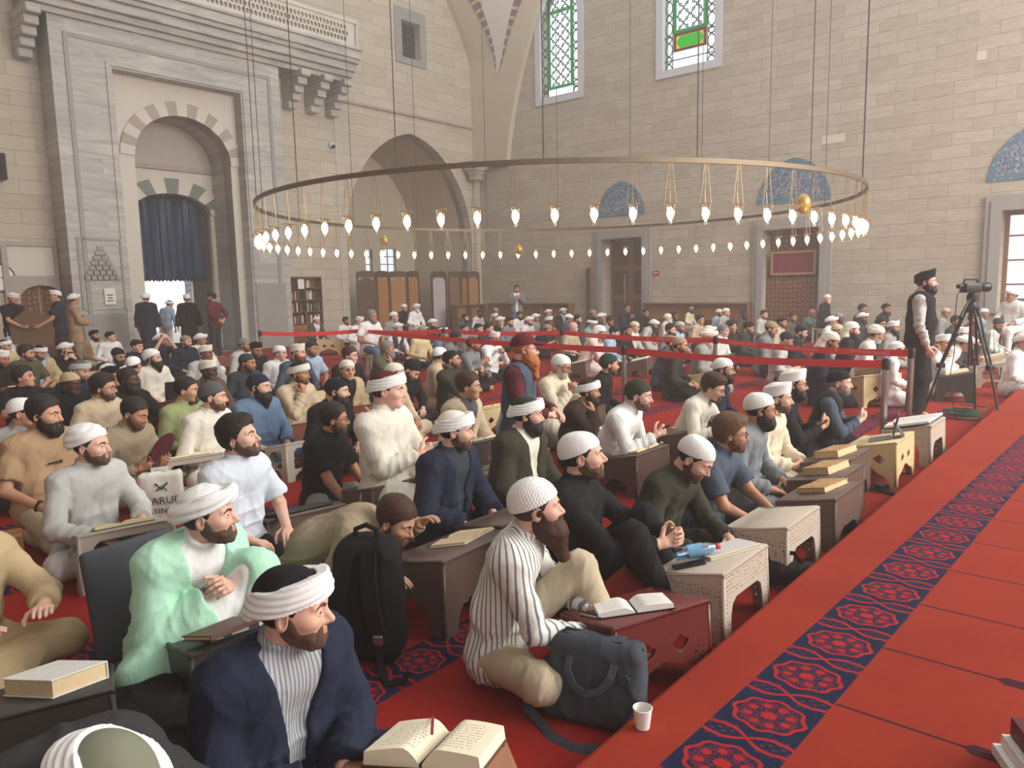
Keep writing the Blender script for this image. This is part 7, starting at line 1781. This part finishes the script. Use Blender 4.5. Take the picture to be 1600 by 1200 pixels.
# shirt print of the tan T-shirt
b, S_ = p_tanT; body = b
m = MB(); m.box(-0.045, -0.022, 0, 0.002, -0.008, 0.014); m.box(-0.016, 0.05, 0, 0.002, -0.004, 0.008)
pc = S_['C'] + S_['R2'] @ A3(-0.015, 0.137, -0.075); q = m.obj('shirt_print', plain_cached('shirt_ink', (0.02, 0.02, 0.02), 0.8), body); q.location = [float(v) for v in pc]; q.rotation_euler = (-0.12, 0, 0)
# ---- bags, cup, box and cushions on the floor
def blob(name, fn, lo, hi, h, mat, parent=None):
    me = polygonize(fn, *[axis(lo[i], hi[i], h) for i in range(3)], name)[0]; return mesh_obj(name, me, mat, parent)
def rbox(p, hx, hy, hz, r): q = np.abs(p) - np.array([hx - r, hy - r, hz - r], F4); return np.sqrt((np.maximum(q, 0) ** 2).sum(1)) + np.minimum(q.max(1), 0) - r
BAGB = fabric('black_nylon', lin(24, 24, 26), 0.1, soft=0.35); BAGG = fabric('grey_melange_nylon', lin(66, 72, 80), 0.2, soft=0.3)
p0 = onz(572, 1024, 0.0); bp = empty('backpack', (p0[0], p0[1], 0), math.radians(-12)); bp.scale = (1.12,) * 3; tag(bp, 'black backpack leaning against the brown desk', 'backpack')
def bpf(p):
    q = p.copy(); q[:, 1] = p[:, 1] - 0.16 * np.clip(p[:, 2], 0, 1); k = 1 - 0.28 * np.clip((p[:, 2] - 0.12) / 0.4, 0, 1); q[:, 0] = q[:, 0] / k; q[:, 2] -= 0.24
    return rbox(q, 0.165, 0.095, 0.24, 0.07) + fold(p, 0.003, 1.0)
blob('bag_body', bpf, (-0.25, -0.2, -0.03), (0.25, 0.3, 0.55), 0.011, BAGB, bp)
for s in (-1, 1):
    m = MB(); m.ribbon([(s * (0.045 + 0.05 * t), -0.095 + 0.16 * z - 0.035 * math.sin(math.pi * t) - 0.008, z) for t, z in [(k / 10, 0.45 - 0.33 * k / 10) for k in range(11)]], 0.062, 0.016, (0, -1, 0.1)); st = m.obj('shoulder_strap', BAGB, bp)
    if s > 0:
        m = MB(); m.ribbon([(0.1, -0.1, 0.13), (0.115, -0.13, 0.06), (0.13, -0.15, 0.012), (0.17, -0.2, 0.008), (0.22, -0.2, 0.012), (0.25, -0.17, 0.04)], 0.026, 0.003, (0.1, -0.5, 1)); m.obj('strap_tail', BAGB, st)
m = MB(); m.tube([(-0.05, 0.06, 0.46), (-0.045, 0.06, 0.51), (0, 0.06, 0.53), (0.045, 0.06, 0.51), (0.05, 0.06, 0.46)], 0.011, 8); m.obj('grab_handle', BAGB, bp, True)
m = MB(); m.box(0.085, 0.125, -0.125, -0.105, 0.11, 0.15, 0.005); m.obj('buckle', CHROME, bp)
p0 = onz(925, 1128, 0.0); lb = empty('laptop_bag', (p0[0], p0[1], 0), math.radians(-26)); tag(lb, 'grey laptop bag standing on the carpet before the maroon desk', 'bag')
def lbf(p):
    q = p.copy(); q[:, 1] = p[:, 1] - 0.28 * np.clip(p[:, 2], 0, 1); k = 1 - 0.12 * np.clip((p[:, 2] - 0.1) / 0.25, 0, 1); q[:, 0] = q[:, 0] / k; q[:, 2] -= 0.155
    d = rbox(q, 0.205, 0.06, 0.155, 0.045); d = d + 0.004 * np.exp(-(p[:, 0] / 0.006) ** 2) * (q[:, 1] < 0); return d + fold(p, 0.0028, 2.0)
blob('bag_body', lbf, (-0.28, -0.15, -0.03), (0.28, 0.25, 0.36), 0.009, BAGG, lb)
m = MB(); m.ribbon([(-0.09, -0.0, 0.25), (-0.085, -0.035, 0.21), (-0.05, -0.06, 0.165), (0.0, -0.07, 0.15), (0.05, -0.06, 0.165), (0.085, -0.035, 0.21), (0.09, -0.0, 0.25)], 0.026, 0.01, (0, -1, 0.4)); m.obj('carry_handle', BAGG, lb)
m = MB(); m.ribbon([(0.16, 0.06, 0.29)] + [(x, 0.085, 0.305) for x in np.linspace(0.15, -0.15, 6)] + [(-0.16, 0.06, 0.29)], 0.05, 0.004, (0, 0, 1)); m.obj('zip_opening', BAGB, lb)
m = MB(); m.lathe([(0.001, 0.0035), (0.021, 0.0035), (0.024, 0.0)], 20); q = m.obj('badge', plain('dark_badge', lin(50, 56, 66), 0.3), lb); q.location = (0.13, -0.012, 0.2); q.rotation_euler = (math.pi / 2 - 0.2, 0, 0)
m = MB(); m.ribbon([(-0.19, 0.04, 0.2), (-0.25, 0.02, 0.12), (-0.27, -0.02, 0.05), (-0.24, -0.06, 0.03), (-0.18, -0.09, 0.012), (-0.1, -0.16, 0.008), (0.0, -0.19, 0.008), (0.09, -0.17, 0.012), (0.16, -0.12, 0.05), (0.21, -0.02, 0.14)], 0.036, 0.004, (0.1, -0.7, 1)); m.obj('shoulder_strap', BAGG, lb)
p0 = onz(1004, 1137, 0.15); cu = empty('paper_cup', (p0[0], p0[1], 0.152)); tag(cu, 'small white paper cup on the edge of the step', 'cup', 'white paper cups')
PC = plain('cup_paper', lin(236, 232, 228), 0.7); MB().lathe([(0.001, 0.004), (0.022, 0.004), (0.0235, 0.0), (0.032, 0.07), (0.0305, 0.0705), (0.0225, 0.007), (0.001, 0.007)], 28).obj('cup_wall', PC, cu, True); MB().lathe([(0.0315, 0.07), (0.034, 0.0715), (0.0315, 0.073), (0.03, 0.0715), (0.0315, 0.07)], 28).obj('rolled_rim', PC, cu, True)
p0 = onz(455, 858, 0.0); c2 = copy_tree(cu); c2.location = (p0[0], p0[1], 0.0); c2['label'] = 'small white paper cup on the carpet behind the brown desk'
p0 = onz(8, 890, 0.0); bx = empty('cardboard_box', (p0[0] - 0.05, p0[1] + 0.05, 0), math.radians(35)); tag(bx, 'small brown cardboard box at the left picture edge', 'box')
MB().box(-0.12, 0.12, -0.1, 0.1, 0, 0.2, 0.003).obj('carton', plain('box_card', lin(178, 132, 84), 0.85), bx); MB().box(-0.121, 0.121, -0.02, 0.02, 0.199, 0.2025).obj('tape', plain('parcel_tape', lin(160, 120, 76), 0.4), bx)
p0 = onz(238, 1160, 0.0); cf = empty('dark_bag', (p0[0], p0[1], 0), 0.5); tag(cf, 'black folded cloth bag between the bowed man and the navy coat', 'bag')
blob('bag_body', lambda p: rbox(np.stack([p[:, 0], p[:, 1], (p[:, 2] - 0.1)], 1), 0.22, 0.16, 0.1, 0.07) + fold(p, 0.008, 3.0, 0.7), (-0.3, -0.24, -0.03), (0.3, 0.24, 0.24), 0.013, BAGB, cf)
r = closed_book('thin white notebook on the lap of the man in tan T-shirt', 'white', 0.2, 0.28, 0.012); r.location = wpt(p_tanT, (0.0, 0.33, 0.215)); r.rotation_euler = (0, 0, p_tanT[0].rotation_euler[2])
def softbag(px, py, label, hx, hy, hz, rz):
    p0 = onz(px, py, 0.0); r = empty('cloth_bag', (p0[0], p0[1], 0), rz); tag(r, label, 'bag', 'black bags on the floor')
    blob('bag_body', lambda p: rbox(np.stack([p[:, 0], p[:, 1], p[:, 2] - hz], 1), hx, hy, hz, min(hx, hy, hz) * 0.8) + fold(p, 0.005, px * 0.1, 0.8), (-hx - 0.06, -hy - 0.06, -0.03), (hx + 0.06, hy + 0.06, hz * 2 + 0.05), 0.012, BAGB, r)
    m = MB(); m.ribbon([(-hx * 0.5, 0, hz * 1.85), (-hx * 0.3, 0, hz * 2 + 0.05), (hx * 0.3, 0, hz * 2 + 0.05), (hx * 0.5, 0, hz * 1.85)], 0.025, 0.004, (0, 1, 0.1)); m.obj('carry_handle', BAGB, r)
softbag(398, 862, 'black bag beside the man in white polo shirt', 0.14, 0.09, 0.14, 0.4)
softbag(1222, 915, 'black bag on the carpet between the two lace-patterned desks', 0.19, 0.08, 0.07, -0.4)
# legless floor chair of the man in mint
b, S_ = p_mint; fc_ = empty('floor_chair', b.location, b.rotation_euler[2]); tag(fc_, 'grey legless floor chair under the man in mint robe', 'chair')
GREYB = fabric('charcoal_upholstery', lin(70, 72, 78), 0.08, soft=0.15)
blob('seat', lambda p: rbox(p - A3(0, 0.02, 0.015), 0.22, 0.24, 0.016, 0.015), (-0.3, -0.3, -0.02), (0.3, 0.32, 0.06), 0.012, GREYB, fc_)
q = blob('backrest', lambda p: rbox(p - A3(0, 0, 0.26), 0.22, 0.024, 0.26, 0.022), (-0.28, -0.08, -0.04), (0.28, 0.08, 0.56), 0.012, GREYB, fc_); q.location = (0, -0.245, 0.012); q.rotation_euler = (0.16, 0, 0)
# printed shopping bag on the beige desk
sb = empty('shopping_bag', (0, 0, 0)); tag(sb, 'white plastic shopping bag with dark lettering standing behind the beige desk', 'bag'); p0 = onz(256, 812, 0.0); sb.location = (p0[0], p0[1], 0); sb.scale = (1.15,) * 3; sb.rotation_euler = (0, 0, math.radians(18))
WB = fabric('white_polythene', lin(222, 218, 208), 0.04, soft=0.5, rough=0.5)
blob('bag_body', lambda p: rbox(np.stack([p[:, 0] / (1 - 0.15 * np.clip(p[:, 2] / 0.3, 0, 1)), p[:, 1], p[:, 2] - 0.16], 1), 0.15, 0.05, 0.16, 0.03) + fold(p, 0.006, 1.5, 0.8), (-0.2, -0.1, -0.03), (0.2, 0.1, 0.36), 0.009, WB, sb)
INK = plain('green_ink', lin(46, 70, 58), 0.8)
for txt, z, s in (('MARUF', 0.14, 0.066), ('YAYINEV\u0130', 0.075, 0.05)):
    q = mesh_obj('printed_name', text_mesh(txt, s, 0.0008), INK, sb); q.location = (0.0, -0.06, z); q.rotation_euler = (math.pi / 2, 0, 0)
m = MB(); m.ribbon([(-0.035, 0, 0.02), (0, 0, -0.02), (0.035, 0, 0.02)], 0.012, 0.001, (0, -1, 0)); m.ribbon([(-0.03, 0, -0.03), (0, 0, 0.0), (0.03, 0, -0.03)], 0.008, 0.001, (0, -1, 0)); q = m.obj('printed_mark', INK, sb); q.location = (0.01, -0.062, 0.235)
q = plate('bag_handle', [(-0.05, 0.30), (-0.05, 0.345), (0.05, 0.345), (0.05, 0.30)], [[(-0.032, 0.305), (-0.032, 0.328), (0.032, 0.328), (0.032, 0.305)]], -0.006, 0.006, WB, sb)
# stools under the men who sit high
def stool(per, label):
    b, S_ = per; s = b.scale[0]; top = (S_['hz'] - 0.115) * s - 0.012; r = empty('plastic_stool', b.location, b.rotation_euler[2]); tag(r, label, 'stool', 'plastic stools')
    MB().box(-0.18, 0.18, -0.2, 0.16, top - 0.03, top, 0.012).obj('seat', DMAT['beige'], r)
    for x in (-1, 1):
        for y in (-0.17, 0.13): MB().prism([(x * 0.15 - 0.02, y - 0.02, top - 0.02), (x * 0.15 + 0.02, y - 0.02, top - 0.02), (x * 0.15 + 0.02, y + 0.02, top - 0.02), (x * 0.15 - 0.02, y + 0.02, top - 0.02)], (0, 0, 0), (x * 0.02, 0, -(top - 0.02))).obj('leg', DMAT['beige'], r)
for per in PEOPLE:
    if abs(per[1]['hz'] - 0.5) < 0.01 and 'orange' not in per[0]['label']:
        stool(per, 'stool under the ' + ' '.join(per[0]['label'].split()[:9]).rstrip(','))
# hidden cream board standing behind the young man in glasses
q = onz(152, 650, 0.0); r = empty('cream_board_desk', (q[0], q[1], 0), math.radians(10)); tag(r, 'tall cream board standing behind the young man in glasses', 'board')
MB().box(-0.26, 0.26, -0.012, 0.012, 0, 0.62, 0.006).obj('panel', DMAT['cream'], r)
for s in (-1, 1): MB().box(s * 0.26 - 0.02, s * 0.26 + 0.02, -0.02, 0.06, 0, 0.64, 0.006).obj('edge_rail', DMAT['cream'], r)
# ---- video camera on its tripod, cable coil
p0 = onz(1508, 652, 0.0); tz_ = 1.52; tp = empty('tripod', (p0[0], p0[1], 0), math.radians(20)); tag(tp, 'tall black camera tripod beside the standing man', 'tripod')
for k in range(3):
    a = 2 * math.pi * k / 3 + 0.45; c_, s_ = math.cos(a), math.sin(a); t = (-s_ * 0.03, c_ * 0.03); m = MB()
    for q in (-1, 1): m.tube([(0.06 * c_ + q * t[0], 0.06 * s_ + q * t[1], 1.28), (0.30 * c_ + q * t[0] * 0.8, 0.30 * s_ + q * t[1] * 0.8, 0.6)], 0.014, 8)
    m.tube([(0.27 * c_, 0.27 * s_, 0.68), (0.46 * c_, 0.46 * s_, 0.02)], 0.013, 8); lg = m.obj('leg', BLACKP, tp, True)
    MB().box(-0.045, 0.045, -0.03, 0.03, -0.03, 0.03, 0.008).obj('leg_clamp', BLACKP, lg).location = (0.29 * c_, 0.29 * s_, 0.62)
    MB().lathe([(0.022, 0), (0.022, 0.03), (0.012, 0.035)], 12, (0.465 * c_, 0.465 * s_, 0), True, True).obj('rubber_foot', BLACKP, lg)
m = MB(); m.lathe([(0.07, 1.24), (0.085, 1.27), (0.085, 1.3), (0.05, 1.33), (0.035, 1.36), (0.06, 1.38), (0.06, 1.44), (0.035, 1.47)], 20, (0, 0, 0), True, True); m.obj('fluid_head', BLACKP, tp, True)
m = MB(); m.tube([(0, 0, 1.42), (-0.22, -0.10, 1.33), (-0.42, -0.2, 1.2)], [0.012, 0.012, 0.018], 8); m.obj('pan_handle', BLACKP, tp, True)
m = MB(); m.tube([(0.02, 0, 0.62), (0.3 * math.cos(0.45), 0.3 * math.sin(0.45), 0.6)], 0.008, 6); m.tube([(0, 0, 1.25), (0, 0, 0.62)], 0.015, 8); m.obj('spreader', BLACKP, tp)
vc = empty('video_camera', (p0[0], p0[1], 1.472), math.radians(20)); tag(vc, 'black video camera on the tripod pointing right', 'video camera')
MB().box(-0.16, 0.1, -0.05, 0.05, 0, 0.11, 0.015).obj('camera_body', BLACKP, vc, True)
m = MB(); m.lathe([(0.045, 0.1), (0.05, 0.16), (0.058, 0.2), (0.058, 0.24), (0.04, 0.24)], 20, (0, 0, 0), True, True); me = m.mesh('lens', True); me.transform(Matrix.Rotation(math.pi / 2, 4, 'Y')); me.transform(Matrix.Translation((0, 0, 0.06))); mesh_obj('lens_hood', me, BLACKP, vc)
MB().tube([(-0.15, 0, 0.1), (-0.14, 0, 0.15), (0.06, 0, 0.15), (0.08, 0, 0.1)], 0.012, 8).obj('top_handle', BLACKP, vc, True); MB().box(-0.24, -0.15, -0.025, 0.025, 0.05, 0.1, 0.01).obj('eyepiece', BLACKP, vc, True); MB().box(-0.05, 0.05, 0.05, 0.06, 0.02, 0.1, 0.004).obj('flip_screen', BLACKP, vc)
m = MB(); m.tube([(-0.16, 0, 1.52), (-0.24, 0.0, 1.45), (-0.28, -0.02, 1.2), (-0.27, -0.03, 0.8), (-0.3, 0, 0.4), (-0.26, -0.1, 0.012), (-0.1, -0.3, 0.012)], 0.005, 6); o = m.obj('camera_cable', BLACKP, None, True); o.location = tp.location; o.rotation_euler = tp.rotation_euler; tag(o, 'thin black cable hanging from the video camera', 'cable')
p0 = onz(1500, 650, 0.0); random.seed(3); m = MB(); pts = []
for k in range(230):
    a = k * 0.17; r_ = 0.15 + 0.035 * math.sin(a * 0.37) + 0.02 * math.sin(a * 1.9); pts.append((r_ * 1.25 * math.cos(a) + 0.02 * math.sin(a * 0.21), r_ * math.sin(a), 0.012 + 0.10 * (k / 230) + 0.015 * math.sin(a * 0.5 + 1)))
m.tube(pts, 0.0085, 6); o = m.obj('cable_coil', plain('green_cable', lin(30, 84, 62), 0.5, var=0.5, vs=5), None, True); o.location = (p0[0] - 0.05, p0[1] - 0.1, 0); tag(o, 'loose coil of dark green cable at the foot of the tripod', 'cable')
# corner of a red-bound book stack at the bottom right
p0 = onz(1535, 1190, 0.15); zb = 0.15
for k, (c, lab) in enumerate((('white', 'pale bound book lowest of the stack at the bottom right'), ('white', 'pale bound book second of the stack at the bottom right'), ('maroon', 'red clothbound box on top of the stack at the bottom right'))):
    o = closed_book(lab, c, 0.3, 0.36, 0.035 if k < 2 else 0.06); o.location = (p0[0] + 0.16 + 0.02 * k, p0[1] - 0.17 - 0.01 * k, zb + 0.002); zb += 0.037 if k < 2 else 0.06; o.rotation_euler = (0, 0, -0.22)
COVER['maroon'].node_tree
# sandals and small bags by the desks
def slipper(px, py, label, rz):
    p0 = onz(px, py, 0.0); r = empty('slipper', (p0[0], p0[1], 0), rz); tag(r, label, 'slipper', 'dark slippers by the desks')
    blob('sole', lambda p: rbox(p - A3(0, 0, 0.014), 0.045 , 0.13, 0.014, 0.013), (-0.08, -0.16, -0.01), (0.08, 0.16, 0.05), 0.009, BLACKP, r)
    m = MB(); m.ribbon([(-0.045, 0.04, 0.015), (-0.035, 0.04, 0.055), (0, 0.04, 0.068), (0.035, 0.04, 0.055), (0.045, 0.04, 0.015)], 0.08, 0.006, (0, 0.0, 1)); m.obj('strap', BLACKP, r)
slipper(1325, 830, 'black slipper under the nearest brown desk by the step', 0.9); slipper(1385, 770, 'black slipper left of the cream desk by the step', 0.6); slipper(1462, 706, 'dark slipper at the foot of the stone-patterned desk', 1.2); slipper(660, 905, 'dark slipper between the backpack and the brown desk', 0.8)
# ------------------------------------------------------------------ thin even haze, added to lift the far darks of the hall
hm_ = bpy.data.materials.new('added_haze'); hm_.use_nodes = True; nt = hm_.node_tree; nt.nodes.clear()
v_ = nt.nodes.new('ShaderNodeVolumeScatter'); v_.inputs['Color'].default_value = (1.0, 0.98, 0.95, 1); v_.inputs['Density'].default_value = 0.007; v_.inputs['Anisotropy'].default_value = 0.3
o_ = nt.nodes.new('ShaderNodeOutputMaterial'); nt.links.new(v_.outputs[0], o_.inputs['Volume']); hm_.cycles.homogeneous_volume = True
hz_ = MB().box(-15.8, 22.25, -13.5, 20.8, -0.06, 15.45).obj('haze', hm_); place(hz_, (0, 0, 0), RZL); tag(hz_, 'thin added haze filling the whole hall', 'haze', None, 'stuff')
SC.cycles.volume_bounces = 1
